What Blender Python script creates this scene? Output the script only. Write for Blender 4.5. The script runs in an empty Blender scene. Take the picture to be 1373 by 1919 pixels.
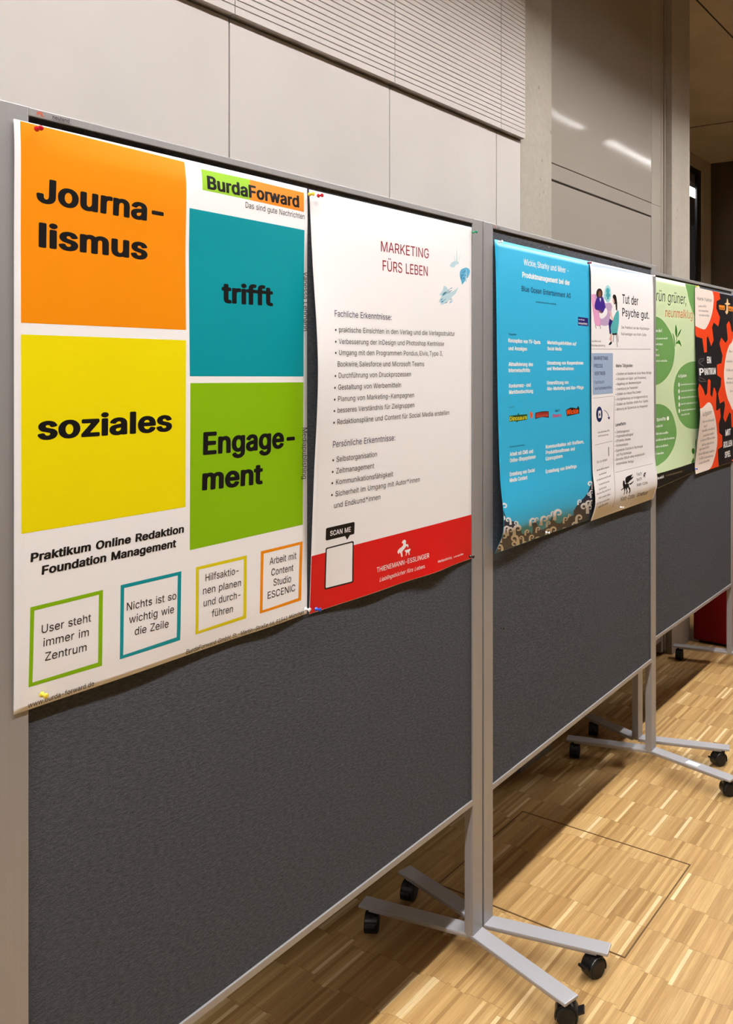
import bpy, bmesh, math, random, bisect
from mathutils import Vector, Matrix

# ------------------------------------------------------------------ camera, world, exposure
scene = bpy.context.scene
COL = scene.collection
EYE = 1.56
cam = bpy.data.cameras.new('camera')
cam.sensor_fit = 'HORIZONTAL'; cam.sensor_width = 36.0
cam.lens = 1652.0 / 1373.0 * 36.0
cam.shift_x = (686.5 - 880.0) / 1373.0
cam.shift_y = (678.0 - 959.5) / 1373.0
cam.clip_start = 0.02
camo = bpy.data.objects.new('camera', cam); COL.objects.link(camo)
camo.location = (0, 0, EYE)
camo.rotation_euler = (math.radians(90), 0, math.radians(33.053 - 90))
scene.camera = camo
scene.view_settings.view_transform = 'Standard'
scene.view_settings.look = 'None'
scene.view_settings.gamma = 1.0
scene.view_settings.use_curve_mapping = False
scene.view_settings.exposure = 0.0
world = bpy.data.worlds.new('world'); scene.world = world
world.use_nodes = True
bg = world.node_tree.nodes['Background']
bg.inputs[0].default_value = (1.0, 0.97, 0.95, 1); bg.inputs[1].default_value = 0.02
scene.cycles.max_bounces = 8
scene.cycles.diffuse_bounces = 5
scene.cycles.use_denoising = True
LAMP_POWER = 200.0        # radiance of the ceiling lamps' diffusers
LAMP_TINT = (1.0, 0.965, 0.94)

# ------------------------------------------------------------------ materials
def lin(c):
    c = c / 255.0
    return c / 12.92 if c <= 0.04045 else ((c + 0.055) / 1.055) ** 2.4
def rgb(r, g, b): return (lin(r), lin(g), lin(b), 1)
def mat(name, col, rough=0.5, metal=0.0, spec=0.5):
    m = bpy.data.materials.new(name); m.use_nodes = True
    p = m.node_tree.nodes['Principled BSDF']
    p.inputs['Base Color'].default_value = col
    p.inputs['Roughness'].default_value = rough
    p.inputs['Metallic'].default_value = metal
    p.inputs['Specular IOR Level'].default_value = spec
    return m
class NT:
    def __init__(s, m): s.t = m.node_tree; s.p = s.t.nodes['Principled BSDF']
    def n(s, typ, **kw):
        nd = s.t.nodes.new(typ)
        for k, v in kw.items():
            if k.startswith('i_'):
                key = k[2:]; nd.inputs[int(key) if key.isdigit() else key].default_value = v
            else: setattr(nd, k, v)
        return nd
    def l(s, a, b): s.t.links.new(a, b)
    def pos(s, sc=(1, 1, 1)):
        g = s.n('ShaderNodeNewGeometry'); mp = s.n('ShaderNodeMapping'); mp.inputs['Scale'].default_value = sc
        s.l(g.outputs['Position'], mp.inputs['Vector']); return mp.outputs[0]
    def noise(s, sc, scale, detail=4, rough=.5):
        nd = s.n('ShaderNodeTexNoise', i_Scale=scale, i_Detail=detail, i_Roughness=rough); s.l(s.pos(sc), nd.inputs['Vector']); return nd
    def ramp(s, fac, stops):
        r = s.n('ShaderNodeValToRGB'); e = r.color_ramp.elements
        while len(e) < len(stops): e.new(.5)
        for el, (p, c) in zip(e, stops): el.position = p; el.color = c
        s.l(fac, r.inputs[0]); return r
    def mix(s, fac, a, b, mode='MIX'):
        m = s.n('ShaderNodeMix', data_type='RGBA', blend_type=mode)
        for k, v in ((0, fac), (6, a), (7, b)):
            if hasattr(v, 'node'): s.l(v, m.inputs[k])
            else: m.inputs[k].default_value = v
        return m.outputs[2]
    def math(s, op, a, b=None, c=None):
        m = s.n('ShaderNodeMath', operation=op)
        for k, v in ((0, a), (1, b), (2, c)):
            if v is None: continue
            if hasattr(v, 'node'): s.l(v, m.inputs[k])
            else: m.inputs[k].default_value = v
        return m.outputs[0]
    def bump(s, h, strength, dist):
        b = s.n('ShaderNodeBump', i_Strength=strength, i_Distance=dist); s.l(h, b.inputs['Height']); s.l(b.outputs[0], s.p.inputs['Normal'])

def parquet():
    m = mat('oak_parquet', (.5, .35, .18, 1), .42, 0, .45); k = NT(m)
    g = k.n('ShaderNodeNewGeometry'); sx = k.n('ShaderNodeSeparateXYZ'); k.l(g.outputs['Position'], sx.inputs[0])
    fx = k.math('DIVIDE', k.math('ADD', sx.outputs[0], -2.149 + 40 * .1595), .1595)
    fy = k.math('DIVIDE', k.math('ADD', sx.outputs[1], 20.0), .0108)
    iy = k.math('FLOOR', fy)
    jit = k.n('ShaderNodeTexWhiteNoise', noise_dimensions='1D'); k.l(iy, jit.inputs['W'])
    jg = k.n('ShaderNodeTexWhiteNoise', noise_dimensions='1D'); k.l(k.math('FLOOR', k.math('DIVIDE', fy, 7.0)), jg.inputs['W'])
    fx = k.math('ADD', fx, k.math('ADD', k.math('MULTIPLY', jit.outputs[0], .04), k.math('MULTIPLY', jg.outputs[0], .16)))
    ix = k.math('FLOOR', fx)
    cv = k.n('ShaderNodeCombineXYZ'); k.l(ix, cv.inputs[0]); k.l(iy, cv.inputs[1])
    wn = k.n('ShaderNodeTexWhiteNoise', noise_dimensions='2D'); k.l(cv.outputs[0], wn.inputs['Vector'])
    base = k.ramp(wn.outputs[0], [(0, rgb(164, 128, 78)), (.18, rgb(184, 148, 96)), (.60, rgb(196, 161, 107)), (.955, rgb(208, 176, 122)), (.965, rgb(226, 200, 150)), (1, rgb(236, 214, 170))])
    grp = k.n('ShaderNodeTexWhiteNoise', noise_dimensions='2D'); cv2 = k.n('ShaderNodeCombineXYZ'); k.l(ix, cv2.inputs[0]); k.l(k.math('FLOOR', k.math('DIVIDE', fy, 9.0)), cv2.inputs[1]); k.l(cv2.outputs[0], grp.inputs['Vector'])
    gcol = k.ramp(grp.outputs[0], [(0, (.93, .91, .88, 1)), (1, (1.04, 1.03, 1.0, 1))])
    c = k.mix(1.0, base.outputs[0], gcol.outputs[0], 'MULTIPLY')
    gr = k.noise((6, 160, 1), 1.6, 6, .65); gc = k.ramp(gr.outputs[0], [(.28, (.72, .68, .60, 1)), (.62, (1.04, 1.04, 1.04, 1))])
    c = k.mix(.8, c, gc.outputs[0], 'MULTIPLY')
    ex = k.math('FRACT', fx); ey = k.math('FRACT', fy)
    seam = k.math('MAXIMUM', k.math('LESS_THAN', ex, .010), k.math('MULTIPLY', k.math('LESS_THAN', ey, .06), .35))
    c = k.mix(k.math('MULTIPLY', seam, .6), c, rgb(120, 84, 42))
    k.l(c, k.p.inputs['Base Color'])
    k.bump(gr.outputs[0], .08, .002)
    return m
def concrete(name, a, b, pits=True):
    m = mat(name, a, .8, 0, .25); k = NT(m)
    n1 = k.noise((1, 1, .6), 2.2, 8, .6); n2 = k.noise((1, 1, 1), 60, 3)
    c = k.ramp(n1.outputs[0], [(.3, a), (.7, b)]).outputs[0]
    c = k.mix(.25, c, k.ramp(n2.outputs[0], [(.35, (.75, .75, .75, 1)), (.6, (1, 1, 1, 1))]).outputs[0], 'MULTIPLY')
    if pits:
        v = k.n('ShaderNodeTexVoronoi', i_Scale=26.0); k.l(k.pos((1, 1, .55)), v.inputs['Vector'])
        n3 = k.noise((1, 1, 1), 9, 2)
        pit = k.math('LESS_THAN', v.outputs['Distance'], k.math('MULTIPLY', k.math('SUBTRACT', n3.outputs[0], .42), .55))
        c = k.mix(k.math('MULTIPLY', pit, .45), c, rgb(95, 84, 70))
    k.l(c, k.p.inputs['Base Color']); k.bump(n2.outputs[0], .15, .002)
    return m
def felt():
    m = mat('grey_felt', rgb(74, 73, 76), .92, 0, .15); k = NT(m)
    n = k.noise((90, 90, 260), 1.0, 5, .7); n2 = k.noise((1, 1, 1), 700, 2)
    c = k.ramp(n.outputs[0], [(.3, rgb(58, 61, 67)), (.68, rgb(92, 95, 102))]).outputs[0]
    k.l(c, k.p.inputs['Base Color'])
    k.bump(k.math('ADD', n.outputs[0], k.math('MULTIPLY', n2.outputs[0], .5)), .85, .0022)
    return m
def alu():
    m = mat('satin_aluminium', (.34, .335, .34, 1), .42, .35, .5); k = NT(m)
    n = k.noise((300, 300, 3), 1.0, 3)
    k.l(k.ramp(n.outputs[0], [(.3, (.36, .355, .36, 1)), (.7, (.38, .375, .38, 1))]).outputs[0], k.p.inputs['Base Color'])
    return m
def wallpanel():
    m = mat('pale_wall_panel', rgb(166, 158, 150), .6, 0, .3); k = NT(m)
    n = k.noise((1, 1, 1), 3.0, 4)
    k.l(k.ramp(n.outputs[0], [(.35, rgb(190, 184, 179)), (.65, rgb(195, 189, 184))]).outputs[0], k.p.inputs['Base Color'])
    return m
def painted():
    m = mat('grey_painted_metal', rgb(150, 141, 132), .085, 0, .005); k = NT(m)
    n = k.noise((1, 1, 1), 1.4, 3)
    k.l(k.ramp(n.outputs[0], [(.3, rgb(148, 140, 131)), (.7, rgb(152, 144, 136))]).outputs[0], k.p.inputs['Base Color'])
    return m
_f = mat('light_foot_aluminium', (.44, .44, .47, 1), .45, .25)
M = dict(foot=_f, matte=mat('matte_grey_paint', rgb(152, 144, 134), .7, 0, .3), floor=parquet(), felt=felt(), alu=alu(), wall=wallpanel(), metal=painted(),
    concrete=concrete('board_marked_concrete', rgb(158, 150, 139), rgb(174, 166, 155)),
    darkconcrete=concrete('brown_concrete', rgb(176, 166, 150), rgb(196, 186, 170), False),
    darkwall=concrete('dark_brown_wall', rgb(74, 62, 48), rgb(90, 76, 60), True),
    gap=mat('dark_joint', rgb(40, 36, 34), .9), black=mat('black_plastic', rgb(16, 16, 17), .35),
    tyre=mat('black_rubber', rgb(18, 18, 18), .6), steel=mat('pin_steel', (.6, .6, .6, 1), .25, 1.0),
    red=mat('red_fabric', rgb(118, 8, 10), .8, 0, .2), frame=mat('black_window_frame', rgb(18, 17, 17), .4),
    lampbody=mat('white_lamp_housing', rgb(220, 220, 218), .5), brass=mat('hatch_edge_metal', rgb(120, 92, 60), .4, .5),
    grey=mat('pale_grey_wall', rgb(96, 92, 92), .7))
def glass():
    m = bpy.data.materials.new('window_glass'); m.use_nodes = True; t = m.node_tree
    for n in list(t.nodes): t.nodes.remove(n)
    o = t.nodes.new('ShaderNodeOutputMaterial'); mx = t.nodes.new('ShaderNodeMixShader'); tr = t.nodes.new('ShaderNodeBsdfTransparent'); gl = t.nodes.new('ShaderNodeBsdfGlossy')
    gl.inputs['Roughness'].default_value = .02; tr.inputs[0].default_value = (.85, .85, .86, 1); mx.inputs[0].default_value = .12
    t.links.new(tr.outputs[0], mx.inputs[1]); t.links.new(gl.outputs[0], mx.inputs[2]); t.links.new(mx.outputs[0], o.inputs[0]); return m
M['glass'] = glass()
def emit(name, col, s):
    m = mat(name, (.8, .8, .8, 1), .5); p = m.node_tree.nodes['Principled BSDF']
    p.inputs['Emission Color'].default_value = (*col, 1); p.inputs['Emission Strength'].default_value = s; return m
M['lamp'] = emit('lamp_diffuser', LAMP_TINT, LAMP_POWER)
M['fill_lamp'] = emit('fill_lamp_diffuser', LAMP_TINT, LAMP_POWER * .02)
M['streak_lamp'] = emit('streak_diffuser', LAMP_TINT, LAMP_POWER * .06)
INK = dict(ink=(38, 36, 38), black=(18, 17, 18), navyink=(44, 36, 74), darkred=(140, 24, 40), white=(240, 239, 240), orange=(238, 142, 4), yellow=(236, 220, 0), yellow2=(222, 206, 20), teal=(0, 148, 160),
    green=(134, 184, 8), logogreen=(150, 200, 50), logoorange=(240, 140, 40), red=(216, 22, 24), splash=(186, 216, 226), splash2=(96, 176, 214), splash3=(60, 130, 180), tealdark=(30, 104, 130),
    navy=(20, 40, 92), navy2=(40, 26, 110), dkgreen=(40, 80, 40), lemon=(236, 220, 30), brick=(150, 44, 34), brick2=(200, 90, 70), pinkred=(214, 70, 120), redorange=(236, 84, 24), wavedark=(38, 44, 66), foam=(236, 236, 240), foam2=(190, 188, 186),
    paleblue=(196, 214, 232), pink=(226, 160, 200), lavender=(188, 160, 200), brown=(110, 86, 80), hairbrown=(44, 22, 18), violet=(62, 34, 140), skindark=(130, 78, 58), balloon=(164, 216, 222), balloonink=(70, 164, 178),
    skin=(226, 180, 166), chairteal=(84, 176, 180), greyink=(104, 98, 100), greytxt=(128, 120, 120), greyline=(160, 154, 156), bluegrey=(160, 182, 212),
    leafgreen=(112, 164, 92), footer=(24, 22, 16), beige=(110, 96, 66), darkgreenink=(28, 62, 34), rust=(206, 106, 48), leafdark=(52, 120, 30), redorange2=(236, 70, 26), cream=(240, 226, 216), cream2=(240, 200, 150), amber=(240, 140, 40),
    paper=(241, 240, 242), bluepaper=(54, 180, 226), greenpaper=(206, 226, 182), blackpaper=(26, 26, 30), logogrey=(70, 68, 74), logored=(214, 104, 80))
INKM = {}
def ink(k):
    if k not in INKM: INKM[k] = mat('print_' + k, rgb(*INK[k]), .38, 0, .35)
    return INKM[k]

# ------------------------------------------------------------------ mesh helpers
def link(name, bm, mats, parent=None, smooth=False, recalc=True):
    if recalc: bmesh.ops.recalc_face_normals(bm, faces=bm.faces)
    me = bpy.data.meshes.new(name); bm.to_mesh(me); bm.free()
    for m in (mats if isinstance(mats, (list, tuple)) else [mats]): me.materials.append(m)
    if smooth:
        for p in me.polygons: p.use_smooth = True
    o = bpy.data.objects.new(name, me); COL.objects.link(o)
    if parent: o.parent = parent
    return o
def box(bm, a, b, bevel=0.0, mi=0, mtx=None):
    tmp = bmesh.new(); bmesh.ops.create_cube(tmp, size=1.0)
    for v in tmp.verts: v.co = Vector([a[i] + (v.co[i] + .5) * (b[i] - a[i]) for i in range(3)])
    if bevel: bmesh.ops.bevel(tmp, geom=tmp.edges[:], offset=bevel, segments=2, affect='EDGES', profile=.6)
    if mtx is not None: bmesh.ops.transform(tmp, matrix=mtx, verts=tmp.verts)
    join(bm, tmp, mi)
def join(bm, tmp, mi=0):
    mp = {v: bm.verts.new(v.co) for v in tmp.verts}
    for f in tmp.faces:
        try: nf = bm.faces.new([mp[v] for v in f.verts]); nf.material_index = mi
        except ValueError: pass
    tmp.free()
def lathe(bm, prof, n=20, mtx=None):       # prof: (radius, z)
    rings = []
    for r, z in prof:
        rings.append([bm.verts.new((r * math.cos(2 * math.pi * i / n), r * math.sin(2 * math.pi * i / n), z)) for i in range(n)])
    for a, b in zip(rings, rings[1:]):
        for i in range(n): bm.faces.new((a[i], a[(i + 1) % n], b[(i + 1) % n], b[i]))
    bm.faces.new(rings[0][::-1]); bm.faces.new(rings[-1])
    if mtx is not None: bmesh.ops.transform(bm, matrix=mtx, verts=[v for r in rings for v in r])
def simple(name, a, b, m, parent=None, bevel=0.0):
    bm = bmesh.new(); box(bm, a, b, bevel); return link(name, bm, m, parent)
def empty(name, loc, rz=0.0):
    o = bpy.data.objects.new(name, None); COL.objects.link(o); o.location = loc; o.rotation_euler = (0, 0, rz); o.empty_display_size = .1; return o
def tag(o, label=None, cat=None, group=None, kind=None):
    for k, v in (('label', label), ('category', cat), ('group', group), ('kind', kind)):
        if v: o[k] = v
    return o
def struct(o, label, cat): return tag(o, label, cat, None, 'structure')

# ------------------------------------------------------------------ the room
struct(simple('floor', (-3, -6, -.05), (13, 7, 0), M['floor']), 'light oak strip parquet floor', 'floor')
struct(simple('ceiling', (-3, -6, 3.62), (13, 7, 3.75), M['darkconcrete']), 'brown raw concrete ceiling', 'ceiling')
bm = bmesh.new()
for y in (1.65, -.35, -2.35): box(bm, (-3, y, 3.6165), (13, y + .008, 3.6225))
for x in (1.55, 4.55, 7.55, 10.55): box(bm, (x, -6, 3.6165), (x + .008, 7, 3.6225))
struct(link('trim_1', bm, M['gap']), 'dark formwork joints across the concrete ceiling', 'joint')

wb = struct(simple('wall_back', (-3, 1.70, 0), (2.903, 1.9, 3.62), M['gap']), 'panelled pale wall behind the pinboards, slotted in its upper half', 'wall')
SEAM = [-2.861, -2.241, -1.621, -1.001, -.381, .239, .859, 1.479, 2.106, 2.728]
edges = SEAM + [2.9045]
for xa, xb in zip(edges, edges[1:]):
    bm = bmesh.new(); box(bm, (xa + .002, 1.66, .07), (xb - .002, 1.70, 2.396), .0015); link('wall_panel', bm, M['wall'], wb)
    bm = bmesh.new(); z = 2.402; first = True
    while z < 3.60:
        h = .0185 if first else .0134
        box(bm, (xa + .0015, 1.640, z), (xb - .0015, 1.69, z + h)); z += h + .0030; first = False
    link('slotted_panel', bm, M['wall'], wb)
struct(simple('column', (2.903, 1.66, 0), (3.154, 2.3, 3.62), M['concrete']), 'pale concrete pilaster at the end of the slotted wall', 'column')
wr = struct(simple('wall_recess', (3.154, 1.775, 0), (4.524, 1.9, 3.62), M['gap']), 'wall of grey painted metal panels between two concrete columns', 'wall')
for xa, xb, za, zb in ((3.156, 4.325, 2.3815, 3.61), (3.156, 4.33, 2.3135, 2.3775), (3.158, 4.322, .08, 2.3045), (4.328, 4.46, .08, 2.3775), (4.3275, 4.46, 2.3785, 3.61)):
    bm = bmesh.new(); box(bm, (xa, 1.697, za), (xb, 1.775, zb), .0012); link('access_panel', bm, M['metal'] if xa < 4 else M['matte'], wr)
bm = bmesh.new(); box(bm, (4.463, 1.697, .02), (4.495, 1.775, 3.61), .002); box(bm, (4.498, 1.690, .02), (4.514, 1.70, 3.61), .001); link('panel_frame', bm, M['matte'], wr)
struct(simple('column', (4.524, 1.66, 0), (4.806, 3.0, 3.62), M['concrete']), 'pale concrete column beyond the grey metal panels', 'column')
ww = struct(simple('wall_window', (8.80, 2.90, 0), (9.2, 2.945, 3.62), M['darkconcrete']), 'brown wall strip between the window and the dark end wall', 'wall')
bm = bmesh.new(); box(bm, (4.80, 2.90, 3.50), (8.80, 2.945, 3.62)); link('lintel', bm, M['darkconcrete'], ww)
struct(simple('wall_end', (9.05, -6, 0), (9.2, 2.90, 3.62), M['darkwall']), 'dark brown concrete wall closing the passage', 'wall')
wd = struct(simple('window_1', (8.68, 2.922, 0), (8.80, 2.944, 3.50), M['frame']), 'tall black framed glazing behind the concrete column', 'window')
for k in range(3):
    bm = bmesh.new(); box(bm, (4.82 + k * 1.29, 2.93, .05), (4.82 + (k + 1) * 1.29 - .02, 2.936, 3.48)); link('pane', bm, M['glass'], wd)
bm = bmesh.new(); box(bm, (4.80, 2.922, 3.44), (8.68, 2.944, 3.50)); box(bm, (4.80, 2.922, 0), (8.68, 2.944, .06)); link('window_frame', bm, M['frame'], wd)
struct(simple('wall_beyond', (4.0, 5.6, 0), (13, 5.7, 3.62), M['grey']), 'grey wall of the room behind the glazing', 'wall')

# flush floor hatch
hatch = tag(empty('floor_hatch', (2.409, 1.2165, 0)), 'rectangular parquet access hatch set flush in the floor, outlined by thin metal edges', 'hatch')
def hx(name, a, b, m):
    bm = bmesh.new(); box(bm, (a[0] - 2.409, a[1] - 1.2165, a[2]), (b[0] - 2.409, b[1] - 1.2165, b[2])); return link(name, bm, m, hatch)
hx('hatch_lid', (2.158, .921, .0002), (2.660, 1.512, .0008), M['floor'])
for a, b in (((2.153, .917), (2.1565, 1.516)), ((2.661, .917), (2.6645, 1.516)), ((2.1565, .917), (2.661, .9205)), ((2.1565, 1.5125), (2.661, 1.516))):
    hx('edge_strip', (*a, .0002), (*b, .0016), M['brass'])

# ------------------------------------------------------------------ ceiling lamps (near row seen as reflections; fill row and glazing lamp added)
def lamp(x, y, z, label='long slim white lamp hung under the concrete ceiling', group='linear lamps hung in rows under the ceiling', m='lamp', skirt=True):
    t = tag(empty('linear_lamp', (x, y, z)), label, 'lamp', group)
    bm = bmesh.new(); box(bm, (-.75, -.035, .0225), (.75, .035, .075), .002)
    for s in (-1, 1) if skirt else (): box(bm, (-.75, min(s * .035, s * .0325), 0), (.75, max(s * .035, s * .0325), .03))
    link('lamp_housing', bm, M['lampbody'], t)
    bm = bmesh.new(); box(bm, (-.745, -.032, .019), (.745, .032, .0222)); link('lamp_diffuser', bm, M[m], t)
    for s in (-.6, .6):
        bm = bmesh.new(); box(bm, (s - .002, -.002, .075), (s + .002, .002, 3.62 - z)); link('suspension_wire', bm, M['steel'], t)
    return t
for x in (-2.75, -.80, 1.15, 3.10, 5.05, 7.00): lamp(x, .61, 3.23)
for x in (-1.2, .86, 2.92, 4.98, 7.04): lamp(x, -2.4, 3.33, m='fill_lamp')  # added unseen row, very faint, fill light on the boards from the front
lamp(8.55, 3.06, 3.30, 'added wide lamp behind the black framed glazing, standing in for a reflected streak', None, 'streak_lamp', False).scale.y = 2.6  # added behind the pane to imitate a lamp streak mirrored in the glass

# ------------------------------------------------------------------ pinboards
def caster(parent, x, y, zt, ang, tab):
    # twin-wheel furniture caster below an arm whose underside is at zt
    R = Matrix.Translation((x, y, 0)) @ Matrix.Rotation(ang, 4, 'Z')
    r = .0245
    for s in (-1, 1):
        bm = bmesh.new(); prof = [(r * .55, 0), (r * .9, .001), (r, .004), (r, .012), (r * .93, .015), (r * .6, .0155)]
        lathe(bm, prof, 24, R @ Matrix.Translation((.012, s * .004, r)) @ Matrix.Rotation(-s * math.pi / 2, 4, 'X'))
        link('caster_wheel', bm, M['tyre'], parent, True)
    bm = bmesh.new(); n = 18; rings = []
    for i in range(n + 1):
        a = math.radians(-35 + 235 * i / n)
        for q in (1,): rings.append([bm.verts.new(R @ Vector((.012 + rr * math.cos(a), yy, r + rr * math.sin(a)))) for rr, yy in ((.0275, -.0185), (.0285, -.0165), (.0285, .0165), (.0275, .0185), (.0258, .0185), (.0258, -.0185))])
    for a, b in zip(rings, rings[1:]):
        for i in range(6): bm.faces.new((a[i], a[(i + 1) % 6], b[(i + 1) % 6], b[i]))
    bm.faces.new(rings[0]); bm.faces.new(rings[-1][::-1])
    box(bm, (-.011, -.0115, r + .008), (.013, .0115, zt), .003, 0, R)
    box(bm, (-.008, -.0035, .006), (.03, .0035, .05), 0, 0, R)
    if tab:
        T = R @ Matrix.Translation((.036, 0, r + .004)) @ Matrix.Rotation(math.radians(-24), 4, 'Y')
        box(bm, (-.004, -.013, -.003), (.020, .013, .004), .002, 0, T)
    link('caster_hood', bm, M['black'], parent, False)
def foot_arm(board, x0, y0, x1, y1, cang, sticker=False, tab=True):
    d = Vector((x1 - x0, y1 - y0)); L = d.length; a = math.atan2(d.y, d.x)
    R = Matrix.Translation((x0, y0, 0)) @ Matrix.Rotation(a, 4, 'Z')
    bm = bmesh.new(); box(bm, (-.004, -.0235, .062), (L, .0235, .070), .0022, 0, R)
    box(bm, (-.004, -.019, .056), (L - .03, .019, .063), 0, 0, R)
    arm = link('foot_arm', bm, M['foot'], board)
    if sticker:
        bm = bmesh.new(); box(bm, (.15, -.013, .0698), (.20, .013, .0704), 0, 0, R); link('paper_sticker', bm, ink('paper'), arm)
    p = R @ Vector((L - .032, 0, 0)); caster(arm, p.x, p.y, .063, cang, tab)
def pinboard(x, y, rz, w, label, feet, logo):
    # local frame: origin on the floor below the inner left edge, x along the board, front face at y = 0
    b = tag(empty('pinboard', (x, y, 0), rz), label, 'pinboard', 'mobile grey pinboards in a row')
    zb, zt, sw, dp = .4230, 1.9190, .0465, .0265
    bm = bmesh.new(); box(bm, (-.002, .0045, zb - .002), (w + .002, .0215, zt + .002)); link('felt_panel', bm, M['felt'], b)
    for xa in (-sw, w):
        bm = bmesh.new(); box(bm, (xa, 0, .0625), (xa + sw, dp, 1.9325), .0018)
        xi = xa + sw if xa < 0 else xa; s = -1 if xa < 0 else 1
        box(bm, (xi - .0012, .009, .10), (xi + .0012, .0165, zb - .03)); link('stile', bm, M['alu'], b)
    for za, zb2 in ((zt, 1.9315), (.4085, zb)):
        bm = bmesh.new(); box(bm, (-.0005, 0, za), (w + .0005, dp, zb2), .0012); rl = link('rail', bm, M['alu'], b)
        if za > 1 and logo: logo(rl)
    for f in feet: foot_arm(b, *f)
    return b
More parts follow.
